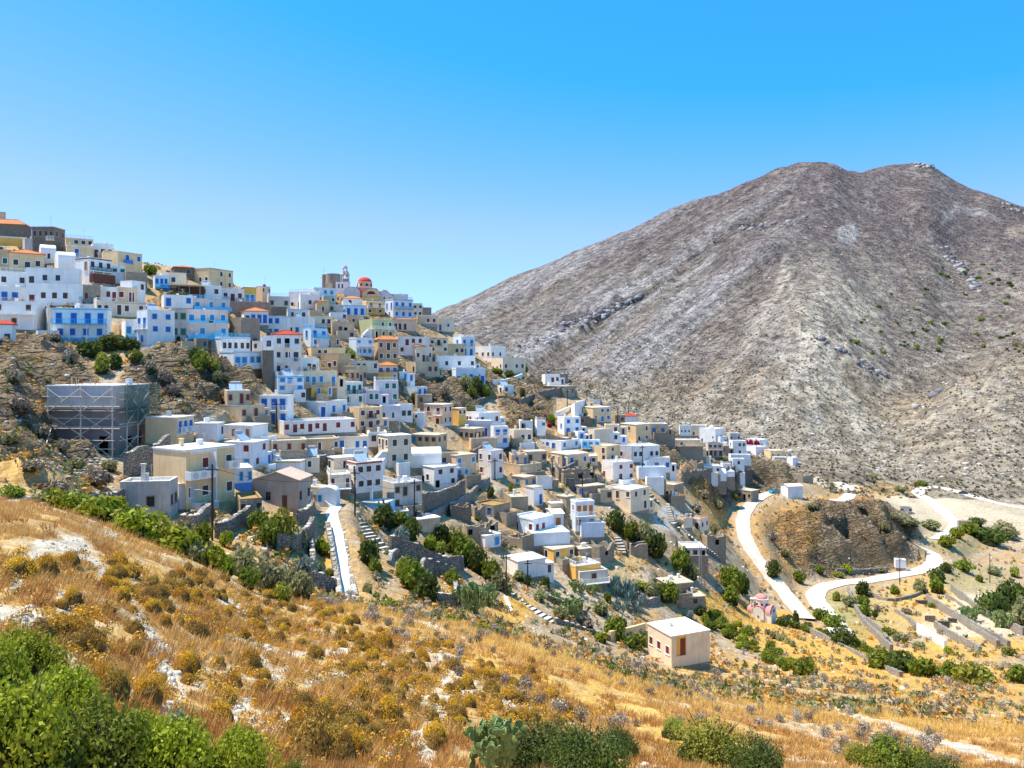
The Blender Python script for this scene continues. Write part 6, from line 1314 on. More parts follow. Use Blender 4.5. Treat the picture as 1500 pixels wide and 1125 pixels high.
def cloud_mesh(name, seed, n, size, mat, core=.62, **k):
    V, f = leaf_cloud(seed, n, size, **k); me = bpy.data.meshes.new(name); mb = MB()
    fl = k.get('flat', .9); r = random.Random(seed)
    # dark irregular inner mass so the crown is not see-through everywhere
    mb.v = [tuple(v) for v in V]; mb.f = f; mb.m = [0]*len(f)
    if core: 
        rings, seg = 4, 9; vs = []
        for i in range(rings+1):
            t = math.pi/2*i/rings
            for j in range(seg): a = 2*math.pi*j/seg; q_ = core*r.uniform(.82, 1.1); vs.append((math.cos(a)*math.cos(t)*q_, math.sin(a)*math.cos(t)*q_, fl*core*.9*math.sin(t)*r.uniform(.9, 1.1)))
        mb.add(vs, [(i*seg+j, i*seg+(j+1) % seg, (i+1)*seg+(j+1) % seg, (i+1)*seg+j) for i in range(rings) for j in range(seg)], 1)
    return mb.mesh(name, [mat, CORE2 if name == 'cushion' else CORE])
VAR = {}
for kd in ('bright', 'green', 'dark', 'olive', 'grey', 'red', 'yellowgreen', 'brush'): VAR[kd] = [cloud_mesh('foliage', 50+i*3+len(kd), 700, .12, LM[kd], core=.55, lumps=6+i, flat=1.0) for i in range(2)]
def twigs(seed, n, h=.9, spread=.6, r0=.02):
    r = random.Random(seed); mb = MB()
    for i in range(n):
        a = r.uniform(0, 6.28); d = r.uniform(.1, 1)*spread; p = (r.uniform(-.06, .06), r.uniform(-.06, .06), -.15); q_ = (math.cos(a)*d*.5, math.sin(a)*d*.5, h*r.uniform(.35, .6)); e = (math.cos(a+.2)*d, math.sin(a+.2)*d, h*r.uniform(.7, 1)); mb.tube(p, q_, r0, 4, r2=r0*.7, cap=False); mb.tube(q_, e, r0*.7, 3, r2=r0*.2, cap=False)
    return mb.mesh('branches', TWIG)
TWM = [twigs(i, 13) for i in range(2)]
def pad_mesh():
    mb = MB(); n = 8; vs = [(0, 0, 0)]
    ring = lambda y: [(math.sin(2*math.pi*k/n)*.36, y, .5-math.cos(2*math.pi*k/n)*.5) for k in range(n)]
    mb.add(ring(-.045)+ring(.045)+[(0, -.075, .5), (0, .075, .5)], [(k, (k+1) % n, n+(k+1) % n, n+k) for k in range(n)]+[(k, 16, (k+1) % n) for k in range(n)]+[(n+k, n+(k+1) % n, 17) for k in range(n)]); return mb
def norm_(mb):
    A = np.array(mb.v); r = np.percentile(np.hypot(A[:, 0], A[:, 1]), 96); zt = np.percentile(A[:, 2], 98); mb.v = [(a/r, b/r, c/zt) for a, b, c in mb.v]
def pear_mesh(seed, n, size):
    r = random.Random(seed); pm = pad_mesh(); mb = MB(); stack = [(Vector((r.uniform(-.3, .3), r.uniform(-.3, .3), -.05)), r.uniform(-.3, .3), r.uniform(0, 3.14), size*1.2, 0) for _ in range(6)]; c = 0
    while stack and c < n:
        p, til, yaw, s, lv = stack.pop(0); M = Matrix.Translation(p) @ Matrix.Rotation(yaw, 4, 'Z') @ Matrix.Rotation(til, 4, 'Y') @ Matrix.Scale(s, 4); mb.add([tuple(M @ Vector(v)) for v in pm.v], pm.f); c += 1
        for _ in range(r.choice((1, 2, 2, 3))):
            t = r.uniform(-.9, .9); tip = M @ Vector((math.sin(t)*.33, 0, .5+math.cos(t)*.45)); stack.append((tip, til*.6+t*.7, yaw+r.uniform(-1, 1), s*r.uniform(.75, 1), lv+1))
    norm_(mb); return mb.mesh('pads', PADM)
def agave_mesh(seed):
    r = random.Random(seed); mb = MB()
    for k in range(9):
        cx, cy, s = r.uniform(-.7, .7), r.uniform(-.7, .7), r.uniform(.3, .5)
        for i in range(14):
            a = i*2.4; el = .35+1.0*(i/14); d = Vector((math.cos(a)*math.cos(el), math.sin(a)*math.cos(el), math.sin(el)))*s; sd = Vector((-math.sin(a), math.cos(a), 0))*s*.10; b0 = Vector((cx, cy, 0)); md = b0+d*.5+Vector((0, 0, .06*s)); tip = b0+d+Vector((0, 0, -.05*s))
            mb.add([b0-sd, b0+sd, md+sd*1.2, tip, md-sd*1.2, md-Vector((0, 0, .06*s))], [(0, 5, 4), (5, 3, 4), (0, 1, 5), (1, 2, 5), (2, 3, 5)])
    norm_(mb); return mb.mesh('leaves', AGM)
PEAR = [pear_mesh(3, 170, .26), pear_mesh(8, 150, .26)]; PEARN = pear_mesh(13, 260, .24); AGAVE = [agave_mesh(5), agave_mesh(6)]
NEARH = [(h.x, h.y, h.label) for h in HS]
def nearest(x, y): return min(NEARH, key=lambda t: (t[0]-x)**2+(t[1]-y)**2)[2]
ADJ = {'bright':'bright green', 'green':'green', 'dark':'dark green', 'olive':'dusty olive', 'grey':'grey green', 'red':'magenta flowering', 'yellowgreen':'yellow green', 'brush':'dry brown'}
def short(l):
    w_ = l.split(); 
    for stop in ('at', 'beside', 'below', 'above', 'behind', 'under', 'in', 'near', 'left', 'right', 'between', 'before', 'of', 'over'):
        if stop in w_ and w_.index(stop) >= 3: w_ = w_[:w_.index(stop)]
    return ' '.join(w_[:6])
def plant(u, v, wpx, hpx, kind, label=None, ym=60, meshes=None, name=None, group=None):
    x, y = cast(u, v, ym, GZ); z = ground(x, y)-.05; s = wpx*.5*y/F; hz = hpx*y/F
    nm = name or {'pear':'prickly_pear', 'agave':'agave', 'cypress':'cypress_tree', 'red':'bougainvillea'}.get(kind, 'bush')
    if label is None:
        label = '%s %s %s the %s' % (('big' if wpx > 40 else 'small'), {'pear':'prickly pear cactus', 'agave':'blue agave clump', 'red':'magenta bougainvillea'}.get(kind, ADJ.get(kind, '')+' bush'), 'beside' if wpx > 40 else 'near', short(nearest(x, y)))
        label = ' '.join(label.split()[:11])
        if label in USED:
            hh = min(NEARH, key=lambda t: (t[0]-x)**2+(t[1]-y)**2); side = ('left' if x < hh[0] else 'right'); ud = 'lower' if y < hh[1] else 'upper'
            for suf in (' on its %s side' % side, ' on its %s %s side' % (ud, side), ' further %s' % ('left' if x < hh[0] else 'right'), ' further down the slope', ' further up the slope'):
                if label+suf not in USED: label = label+suf; break
            else:
                h2 = sorted(NEARH, key=lambda t: (t[0]-x)**2+(t[1]-y)**2)[1]; l2 = ' '.join((label.split(' the ')[0]+' the '+short(h2[2])).split()[:15]); label = l2 if l2 not in USED else label
    root = empty(nm, (x, y, z), R.uniform(0, 6.28), label, {'pear':'cactus', 'agave':'agave'}.get(kind, 'tree' if nm.endswith('tree') else 'bush'), group or {'pear':'prickly pears', 'agave':'agaves'}.get(kind, 'bushes around the village'))
    if kind == 'pear': o = link('pads', PEAR[R.randrange(2)], root); o.scale = (s, s, min(hz, s*1.4))
    elif kind == 'agave': o = link('leaves', AGAVE[R.randrange(2)], root); o.scale = (s, s, min(hz, s*1.1))
    else:
        o = link('foliage', (meshes or VAR[kind])[R.randrange(2)], root); hz = min(hz, s*1.7); o.scale = (s, s, hz*.95); t = link('branches', TWM[R.randrange(2)], root); t.scale = (s*1.12, s*1.12, hz*1.12)
    return root
B = '''85 802 60 30 bright|128 818 70 32 bright|172 826 70 34 yellowgreen|238 838 60 34 bright|182 806 60 30 green|228 806 60 30 bright|290 854 50 36 olive|328 864 46 34 bright|362 872 40 34 green|420 868 50 40 olive|412 888 40 30 yellowgreen|60 792 40 20 olive|190 780 74 42 dark|145 803 90 42 bright|105 792 60 30 bright|200 820 100 48 bright|262 802 60 44 olive|296 796 42 46 green|262 838 90 44 bright|310 850 60 40 bright|355 846 66 48 olive|395 872 70 62 olive|440 880 50 50 olive|446 848 40 42 grey|382 778 40 34 green|412 796 70 52 yellowgreen|395 800 50 40 green|440 800 30 26 olive|330 800 30 24 bright|20 790 50 26 green|
472 812 32 52 bright|466 838 20 14 yellowgreen|484 845 18 14 bright|538 825 44 56 dark|548 840 30 30 green|562 772 56 36 dark|585 776 40 30 green|600 790 40 34 dark|590 800 36 30 grey|630 805 30 24 bright|645 812 26 22 yellowgreen|600 862 56 52 green|628 882 54 50 dark|590 848 40 30 yellowgreen|648 800 40 36 dark|664 812 44 42 green|682 826 46 46 green|700 838 44 46 dark|716 850 40 44 green|730 862 34 36 olive|664 858 30 30 green|
688 896 60 58 pear|722 888 46 48 pear|745 870 20 30 pear|700 880 34 24 dark|845 868 24 24 pear|903 866 34 26 agave|915 880 38 28 agave|930 896 34 26 agave|896 854 28 22 agave|922 866 30 24 agave|908 894 28 22 agave|936 880 24 20 agave|905 778 40 32 dark|922 790 36 34 green|945 800 46 44 olive|960 815 44 42 dark|1000 838 42 40 green|1014 848 28 26 olive|955 872 30 22 olive|975 880 44 30 green|1002 880 36 26 green|938 862 34 12 bright|
903 935 40 46 green|912 925 26 30 dark|930 952 44 24 green|950 948 24 18 bright|800 862 22 26 dark|772 856 18 24 dark|868 870 20 22 pear|840 905 40 30 pear|880 900 34 22 olive|1068 866 46 40 green|1086 868 36 36 dark|1070 885 40 26 green|1065 845 30 20 olive|1131 844 30 26 dark|1170 853 24 18 green|
1176 988 50 26 green|1160 980 26 18 bright|1265 872 30 22 dark|1375 852 30 20 dark|1372 868 30 24 green|1268 902 24 18 green|1222 918 40 20 green|1240 945 50 24 dark|1205 908 30 18 green|1290 978 60 28 green|1320 984 50 30 dark|1350 990 50 30 green|1395 992 30 30 green|1430 1005 70 34 yellowgreen|1410 1000 40 28 bright|1490 1000 40 26 green|
1450 900 60 34 dark|1478 895 60 46 dark|1500 915 50 40 olive|1462 918 40 24 pear|1420 910 34 20 pear|1310 870 20 14 green|1350 868 24 22 olive|1436 852 14 10 green|1486 845 20 18 yellowgreen|1445 795 60 22 dark|1420 782 40 20 green|1470 785 50 22 olive|1400 788 26 18 bright|1385 800 30 18 bright|1430 770 30 12 dark|1352 712 26 8 green|1320 720 22 8 olive|1330 770 50 14 olive|1360 775 40 14 olive|1296 775 20 10 olive|1280 700 18 7 olive|1410 835 40 16 green|1385 838 24 14 dark|1455 840 26 12 olive|
150 546 36 46 yellowgreen|170 540 30 34 dark|128 522 50 26 dark|160 512 60 24 dark|190 512 40 18 dark|200 530 30 20 green|296 540 34 30 green|310 545 30 30 yellowgreen|285 528 24 24 dark|318 560 22 22 olive|330 560 18 16 olive|218 402 24 16 green|237 440 10 14 dark|270 436 26 9 dark|252 437 20 9 dark|515 524 18 14 yellowgreen|508 518 14 12 olive|
700 572 26 24 dark|712 580 20 20 green|684 566 24 18 olive|692 580 18 14 green|728 548 30 10 green|745 552 24 10 dark|735 570 16 10 olive|808 622 20 22 green|798 614 9 12 red|805 626 10 8 red|777 622 16 26 green|861 684 10 14 dark|632 668 12 13 dark|718 726 18 16 dark|750 722 18 18 yellowgreen|397 648 12 20 dark|400 660 10 10 green|1060 677 13 7 green|1085 700 26 6 bright|1077 732 11 18 green|
1092 652 12 9 red|1100 653 12 10 red|1109 653 12 9 red|1116 651 9 8 red|1104 660 14 7 green|1105 890 14 10 grey|610 590 24 16 dark|630 585 22 16 brush|652 580 22 18 brush|600 575 16 12 green|595 560 16 14 brush|640 600 26 12 olive|665 598 24 12 brush|690 602 22 12 olive|770 545 12 12 green|765 580 14 12 dark|790 600 20 10 brush|770 615 22 12 brush|760 640 24 12 olive|750 655 20 10 brush|
240 560 26 20 brush|220 545 24 18 brush|255 580 28 20 brush|100 530 30 20 brush|80 500 24 14 brush|30 600 40 24 brush|60 640 36 22 brush|15 650 40 20 olive|110 690 40 22 olive|140 710 50 24 brush|90 660 26 18 brush|20 560 30 20 brush|45 690 40 18 brush|160 690 30 18 olive|75 720 50 18 brush|995 770 14 10 brush|1030 730 24 14 brush|1050 745 24 14 olive|1020 750 22 12 brush|1045 780 20 14 olive|1130 790 24 12 brush|1150 815 20 12 olive|1215 760 24 10 brush|1190 745 24 9 olive|
1260 745 20 8 brush|1310 760 24 9 olive|1200 840 20 12 green|1240 838 26 12 bright|1290 838 24 9 olive|1228 845 24 9 yellowgreen|1245 888 30 16 olive|1225 880 20 14 yellowgreen|1262 885 24 14 green|1320 940 30 14 olive|1345 950 26 12 olive|1300 930 24 12 green|1285 895 14 10 brush|1330 900 18 10 brush|1365 890 14 8 green|1390 960 24 14 bright|1480 960 26 12 green|1440 960 20 8 olive|820 905 30 18 olive|860 920 34 16 brush|790 880 30 18 olive|760 850 26 16 olive|815 880 18 16 pear|
880 940 30 16 bright|890 880 16 20 green|870 850 24 14 brush|740 800 16 12 brush|700 762 16 12 olive|1025 900 30 16 green|1050 905 20 12 dark|1010 905 16 12 grey|570 895 44 18 bright|600 902 30 12 green|640 905 26 14 brush|660 912 30 14 bright|540 868 20 16 olive|552 850 16 14 brush|720 978 30 14 bright|736 984 26 14 bright|704 968 24 12 bright|462 455 12 9 olive|330 470 12 10 green|262 500 10 9 dark|520 560 10 8 olive|580 475 10 9 dark'''
for it in B.replace('\n', '').split('|'):
    a = it.split()
    if len(a) == 5: plant(float(a[0]), float(a[1]), float(a[2]), float(a[3]), a[4], ym=62 if float(a[1]) > 700 and float(a[0]) < 450 else 72)
# vineyard / orchard rows at lower right: low green plants
VL = 'low leafy vine in the green strip below the chapel'
for i in range(46):
    t = R.random(); u = 1035+t*150+R.uniform(-8, 8); v = 905+t*88+R.uniform(-14, 14); 
    if v > 985: continue
    plant(u, v, R.uniform(14, 24), R.uniform(9, 16), R.choice(('green', 'green', 'bright')), VL, 118, name='vine', group='vines below the chapel')
for i in range(26):
    t = i/26; u = 1150+t*240+R.uniform(-6, 6); v = 912+t*86+R.uniform(-5, 5); plant(u, v, R.uniform(14, 26), R.uniform(9, 15), R.choice(('green', 'dark')), 'dark green hedge bush along the lower edge of straw field', 118, name='hedge_bush', group='hedge bushes along the straw field')
for i in range(14):
    t = i/14; u = 1095+t*75; v = 900+t*26; 
    if i % 2: plant(u+R.uniform(-4,4), v+22+R.uniform(-3, 3), R.uniform(10, 16), R.uniform(8, 12), 'olive', 'small vine on the bare strip right of chapel', 130, name='vine', group='young vines right of the chapel')
def tree(u, v, wpx, hpx, kind, label, ym):
    x, y = cast(u, v, ym, GZ); z = ground(x, y); k = y/F; root = empty('tree' if kind != 'cyp' else 'cypress_tree', (x, y, z), 0, label, 'tree'); H = hpx*k; W = wpx*k*.5
    t = MB(); t.tube((0, 0, -.5), (0, 0, H*.5), .12*W+.05, 7, r2=.06*W+.02); t.tube((0, 0, H*.3), (W*.4, 0, H*.6), .05*W, 5); t.tube((0, 0, H*.35), (-W*.35, W*.2, H*.62), .05*W, 5); t.build('trunk', TWIG, root)
    if kind == 'cyp': c = link('crown', cloud_mesh('crown', 77, 900, .12, LM['dark'], core=.6, lumps=3, flat=1.0), root, (0, 0, .1)); c.scale = (W*1.4, W*1.4, H)
    else: c = link('crown', VAR[kind][0], root, (0, 0, H*.32)); c.scale = (W, W, H*.68)
tree(1165, 919, 10, 23, 'cyp', 'slim dark cypress tree right of the chapel', 150); tree(1282, 908, 12, 14, 'dark', 'small round tree on bare trunk among walled fields', 150)
# ---------------------------------------------------------------- foreground plants
NEARB = [cloud_mesh('foliage', 101+i, 9000, .036, LM['bright'], core=.78, lumps=14, flat=1.0) for i in range(2)]
NEARG = [cloud_mesh('foliage', 111+i, 5000, .040, LM['green'], core=.75, lumps=11, flat=1.0) for i in range(2)]
NEARD = [cloud_mesh('foliage', 121+i, 6000, .030, LM['dark'], core=.75, lumps=12, flat=.9) for i in range(2)]
NEARO = [cloud_mesh('foliage', 131+i, 5000, .030, LM['yellowgreen'], core=.72, lumps=12, flat=.9) for i in range(2)]
FG = 'leafy bushes in the foreground'
for (u, v, w_, h_, ms, lab) in [(30,1030,150,125,NEARB,'tall bright green bush at the left edge, topmost of the big thicket'),(-40,1060,170,160,NEARB,'bright green bush cut by the left edge of the photo'),(95,1080,150,120,NEARB,'bright green bush in the upper right part of left thicket'),(20,1150,220,170,NEARB,'large bright green bush filling the bottom left corner'),
    (150,1150,190,140,NEARG,'green leafy bush in middle of the bottom thicket'),(255,1165,170,130,NEARB,'bright green bush at bottom edge under the rust cushion'),(350,1170,130,110,NEARB,'rightmost light green bush of bottom left thicket'),(205,1110,110,80,NEARB,'low bright bush below the big golden cushions'),(425,1160,60,60,NEARG,'small green bush at the end of bottom left thicket'),
    (262,1078,50,54,VAR['grey'],'grey green bush with pale flowers left of bottom centre'),(790,1135,170,90,NEARD,'dark olive bush behind the prickly pear at bottom'),(860,1150,150,100,NEARD,'broad dark bush at the bottom centre'),(905,1110,90,50,NEARD,'dark bush on the right of bottom centre clump'),
    (1040,1120,140,80,NEARO,'yellow green bush at bottom right of centre'),(1110,1140,110,70,NEARD,'dark bush with bare twigs beside the yellow green bush'),(985,1080,50,36,NEARO,'little yellow green bush above its larger neighbour'),(1320,1140,110,60,NEARG,'green bush at the bottom right'),(1380,1150,80,50,NEARD,'dark bush at the bottom right edge'),(1260,1120,60,40,NEARO,'small olive bush left of bottom right green bush')]:
    plant(u, v, w_, h_, 'green', lab, 5, ms, group=FG)
x = plant(712, 1132, 105, 95, 'pear', 'large prickly pear with broad pads at bottom centre', 5); x.children[0].data = PEARN
# golden cushions
def cushion(seed, mat, n=2200):
    return cloud_mesh('cushion', seed, n, .05, mat, core=.86, lumps=9, flat=.72, tri=True)
CU = {'gold':[cushion(200+i, LM['gold']) for i in range(3)], 'rust':[cushion(210+i, LM['rust']) for i in range(3)]}
def cush(u, v, wpx, hpx, kind, lab, grp):
    x, y = cast(u, v, 6, GZ); 
    if y > 95: return
    s = wpx*.5*y/F; o = link('cushion_shrub', CU[kind][R.randrange(3)], None, (x, y, ground(x, y)-.06*s), R.uniform(0, 6.28)); o.scale = (s, s*R.uniform(.8, 1.1), hpx*y/F*1.5); tag(o, lab, 'shrub', grp)
GC = 'golden cushion shrubs on the near slope'; GR = 'rusty cushion shrubs on the near slope'
for (u, v, w_, h_, kd, lab) in [(165,1028,62,50,'rust','large rusty golden cushion shrub, biggest left of centre'),(150,1003,44,30,'gold','golden cushion shrub on top of the biggest pair'),(216,1035,56,44,'gold','golden cushion shrub right of the biggest one'),(168,1062,44,28,'gold','golden cushion shrub below the biggest pair'),
    (30,842,54,28,'gold','bright golden cushion in upper left grass'),(68,838,44,26,'gold','golden cushion next to the path at upper left'),(172,832,46,24,'gold','golden cushion below the green bushes at left'),(455,1110,90,60,'rust','wide brown cushion shrub near bottom centre left'),(505,1125,60,50,'rust','brown cushion shrub right of the wide brown one'),
    (470,1075,60,46,'rust','brown cushion shrub above the wide brown one'),(515,1105,34,36,'gold','round golden cushion at edge of brown shrubs'),(566,1058,52,38,'gold','golden cushion left of the white soil patch'),(562,948,36,22,'gold','bright golden dome cushion near slope centre'),(275,985,34,30,'gold','isolated golden cushion in dry grass'),(120,940,50,36,'gold','golden cushion shrub in the left grass'),(140,960,40,30,'rust','rusty cushion under the left golden one')]: cush(u, v, w_, h_, kd, lab, GC if kd == 'gold' else GR)
def dens(u, v):
    d = 0
    for (cu, cv, ru, rv, k) in [(400,900,170,55,1),(300,870,120,40,.8),(560,970,120,60,.8),(700,1000,130,45,.9),(120,930,120,60,.15),(60,830,90,30,.3),(600,1050,200,60,.25),(480,1080,80,60,.9),(750,1060,60,30,.8),(860,1040,60,20,.4),(190,860,60,30,.5),(760,1040,110,30,.9),(340,1000,100,60,.3)]:
        d = max(d, k*max(0, 1-((u-cu)/ru)**2-((v-cv)/rv)**2))
    return d
cnt = 0; tries = 0
while cnt < 300 and tries < 20000:
    tries += 1; u, v = R.uniform(0, 900), R.uniform(820, 1110)
    if R.random() > dens(u, v)*1.3: continue
    yy = cast(u, v, 6, GZ)[1]
    if yy > 80: continue
    wm = R.uniform(.50, 1.15); wpx = wm*2*F/yy*.55; kd = 'gold' if R.random() < .5 else 'rust'
    cush(u, v, wpx, wpx*.55, kd, 'low golden cushion shrub among many on the near slope' if kd == 'gold' else 'low rusty brown cushion shrub among many on near slope', GC if kd == 'gold' else GR); cnt += 1
# the small ones past those: one object
def scatter_uv(n, fn, box, ym=6, ymax=95):
    out = []; tries = 0
    while len(out) < n and tries < n*30:
        tries += 1; u, v = R.uniform(box[0], box[1]), R.uniform(box[2], box[3])
        if R.random() > fn(u, v): continue
        x, y = cast(u, v, ym, GZ)
        if y > ymax or y < ym+.1: continue
        out.append((x, y, ground(x, y)))
    return np.array(out)
def small_cloud(seed, n, size, **k):
    V, f = leaf_cloud(seed, n, size, **k); return V, f
P = scatter_uv(1500, lambda u, v: .05+dens(u, v), (0, 900, 810, 1125)); V_, f_ = small_cloud(301, 60, .16, lumps=4, flat=.7, tri=True)
tag(link('cushion_scrub', replicate('cushion_scrub', V_, f_, P, rs.uniform(.22, .5, len(P)), rs.uniform(0, 6.28, len(P)), [LM['gold'], LM['rust']], rs.randint(0, 2, len(P)))), kind='stuff')
# grey thorn shrubs in bands
BM = [cloud_mesh('foliage', 400+i, 420, .10, LM['brush' if i % 2 else 'mauve'], core=.0, lumps=7, flat=1.0, tri=True) for i in range(4)]  # bare thorny twigs, under a mesh name shared with the leafy bushes
TW2 = [twigs(20+i, 16, 1.0, .85, .022) for i in range(2)]
BANDS = [([(430,868),(520,888),(600,905),(700,925),(800,945),(900,968),(1000,1000)],14,90),([(560,925),(640,955),(720,990),(800,1030),(860,1070)],9,22),([(900,985),(1000,1008),(1100,1035),(1200,1065),(1300,1090),(1400,1120)],24,90),
         ([(1040,985),(1150,995),(1300,1015),(1500,1040)],10,56),([(1080,965),(1200,975),(1330,1000),(1500,1020)],7,30),([(880,1060),(960,1075),(1060,1100),(1150,1120)],20,30),([(830,940),(900,955),(950,965)],12,16)]
nb = 0
for pts, jit, n in BANDS:
    for i in range(n):
        t = R.random()*(len(pts)-1); k = int(t); a, b = pts[k], pts[k+1]; u = a[0]+(b[0]-a[0])*(t-k)+R.uniform(-12, 12); v = a[1]+(b[1]-a[1])*(t-k)+R.gauss(0, jit*.8); x, y = cast(u, v, 12, GZ)
        if nb >= 300 or y > 150: continue
        s = R.uniform(.35, .85)*(1 if y < 70 else 1.2); root = empty('thorn_shrub', (x, y, ground(x, y)-.05), R.uniform(0, 6.28), 'dry grey brown thorn shrub among many along the slope bands', 'shrub', 'grey thorn shrubs along the near slopes'); o = link('foliage', BM[R.randrange(4)], root); o.scale = (s*.8, s*.8, s*1.1); tw = link('branches', TW2[R.randrange(2)], root); tw.scale = (s*.8, s*.8, s*1.1); nb += 1
# dry grass
def blade_tuft(seed, n, h, sp):
    r = np.random.RandomState(seed); V = []; f = []
    for i in range(n):
        a = r.uniform(0, 6.28); b = r.uniform(0, sp); px, py = b*np.cos(a), b*np.sin(a); l = r.uniform(.25, .7); th = r.uniform(0, 6.28); w_ = .012+.01*r.rand(); hh = h*r.uniform(.5, 1.1)
        V += [(px-w_*np.sin(th), py+w_*np.cos(th), -.03), (px+w_*np.sin(th), py-w_*np.cos(th), -.03), (px+hh*l*np.cos(a), py+hh*l*np.sin(a), hh)]; f.append((3*i, 3*i+1, 3*i+2))
    return V, f
def gd(u, v): return .35+.65*(fbm(np.array([u/37.]), np.array([v/23.]), 7, 3)[0] > -.1)
def soft_ground(x, y): # avoid the bare pale strokes
    i = np.clip(np.searchsorted(GU, U0+F*x/y)-1, 0, len(GU)-1); j = np.clip(np.searchsorted(GY, y)-1, 0, len(GY)-1); return COL[i, j]
def fast_scatter(n, umin, umax, y0, y1, vlim, test):
    u = rs.uniform(umin, umax, n*4); yl = np.exp(rs.uniform(np.log(y0), np.log(y1), n*4)); x = (u-U0)/F*yl; z = groundv(x, yl); v = V0-F*z/yl; m = (v < 1150) & (v > vlim); c = soft_ground(x, yl); m &= test(u, v, yl, c, x); k = np.nonzero(m)[0][:n]; return np.stack([x[k], yl[k], z[k]], -1), yl[k]
pale = lambda c: (c[:, 2] > .27)
P, yy = fast_scatter(22000, -20, 1520, 12, 80, 730, lambda u, v, y, c, x: ~pale(c) & (fbm(x/2.2, y/2.2, 555, 3) > -.12)); V_, f_ = blade_tuft(9, 10, .24, .18)
tag(link('dry_grass', replicate('dry_grass', V_, f_, P, rs.uniform(.6, 1.3, len(P))*(1+yy/120), rs.uniform(0, 6.28, len(P)), [LM['straw'], LM['rstraw']], (fbm(P[:,0]/3, P[:,1]/3, 777, 3) > .12).astype(int))), kind='stuff')
P, yy = fast_scatter(14000, 500, 1560, 60, 210, 880, lambda u, v, y, c, x: (c[:, 0] > .45) & (c[:, 2] < .25)); V_, f_ = blade_tuft(10, 6, .5, .3)
tag(link('field_grass', replicate('field_grass', V_, f_, P, rs.uniform(.7, 1.4, len(P)), rs.uniform(0, 6.28, len(P)), [LM['straw'], LM['rstraw']], (rs.rand(len(P)) > .8).astype(int))), kind='stuff')
# stones
def rockv(seed):
    me = STONEM[seed % 4]; return [tuple(v.co) for v in me.vertices], [tuple(p.vertices) for p in me.polygons]
V_, f_ = rockv(1)
P, yy = fast_scatter(3600, -20, 1520, 12, 95, 730, lambda u, v, y, c, x: (pale(c)) | (rs.rand(len(u)) < .04)); S = rs.uniform(.03, .10, len(P))*(rs.rand(len(P))**2*2+.6)
tag(link('loose_stones', replicate('loose_stones', V_, f_, P, np.stack([S, S*.8, S*.6], -1), rs.uniform(0, 6.28, len(P)), STONEC, rs.choice([0, 1, 3], len(P)))), kind='stuff')
for (u, v, w_, lab) in [(48,985,9,'pale stone on the left path'),(84,914,8,'lone pale stone in left grass'),(163,912,6,'little white stone among the golden cushions'),(190,1053,6,'white stone below the biggest golden cushion'),(492,903,8,'dark stone beside the crest path'),(245,1088,7,'pale stone by the grey green bush'),(1255,1052,14,'long white stone on the right terrace line'),(1230,1042,10,'white stone left of the long one'),(1290,1062,9,'white stone right of the long one'),(1180,1018,9,'pale stone at the start of right terrace line')]:
    x, y = cast(u, v, 6, GZ); s = w_*.5*y/F; o = link('stone', STONEM[R.choice((0, 3))], None, (x, y, ground(x, y)+s*.2), R.uniform(0, 3)); o.scale = (s, s*.7, s*.5); tag(o, lab, 'stone', 'pale stones on the near slope')
# ---------------------------------------------------------------- village ground: scrub and rubble
occ = [(h.x, h.y, h.th, h.w, h.d) for h in HS]+[(h.x, h.y, h.th, h.w, h.d) for h in SPECIAL.values()]
def clear(P):
    m = np.ones(len(P), bool)
    for (x, y, th, w_, d_) in occ:
        dx, dy = P[:, 0]-x, P[:, 1]-y; c, s = math.cos(th), math.sin(th); a, b = dx*c+dy*s, -dx*s+dy*c; m &= ~((a > -.4) & (a < w_+.4) & (b > -.8) & (b < d_+.4))
    for L_ in [r[2] for r in ROADLINES]+[p[1] for p in PATHLINES]:
        A = np.array([tuple(p) for p in L_])
        for i in range(0, len(A), 1): m &= (P[:, 0]-A[i, 0])**2+(P[:, 1]-A[i, 1])**2 > 3.2**2
    return m
P, yy = fast_scatter(9000, -60, 1560, 72, 330, 300, lambda u, v, y, c, x: fbm(x/5, y/5, 888, 3) > -.1); P = P[clear(P)]
V_, f_ = small_cloud(310, 26, .34, lumps=3, flat=.8, tri=True)
tag(link('scrub', replicate('scrub', V_, f_, P, rs.uniform(.3, .95, len(P)), rs.uniform(0, 6.28, len(P)), [LM['brush'], LM['olive'], LM['dark'], LM['rstraw']], rs.choice([0, 0, 1, 2, 3, 3], len(P)))), kind='stuff')
P, yy = fast_scatter(9000, -60, 1560, 76, 340, 300, lambda u, v, y, c, x: fbm(x/4, y/4, 999, 3) > -.2); P = P[clear(P)]; S = rs.uniform(.10, .32, len(P))*(rs.rand(len(P))**3*1.6+.5)
P[:, 2] -= .05
tag(link('rubble', replicate('rubble', V_ if False else rockv(2)[0], rockv(2)[1], P, np.stack([S, S*.8, S*.7], -1), rs.uniform(0, 6.28, len(P)), STONEC, rs.choice([0, 1, 2, 3], len(P)))), kind='stuff')
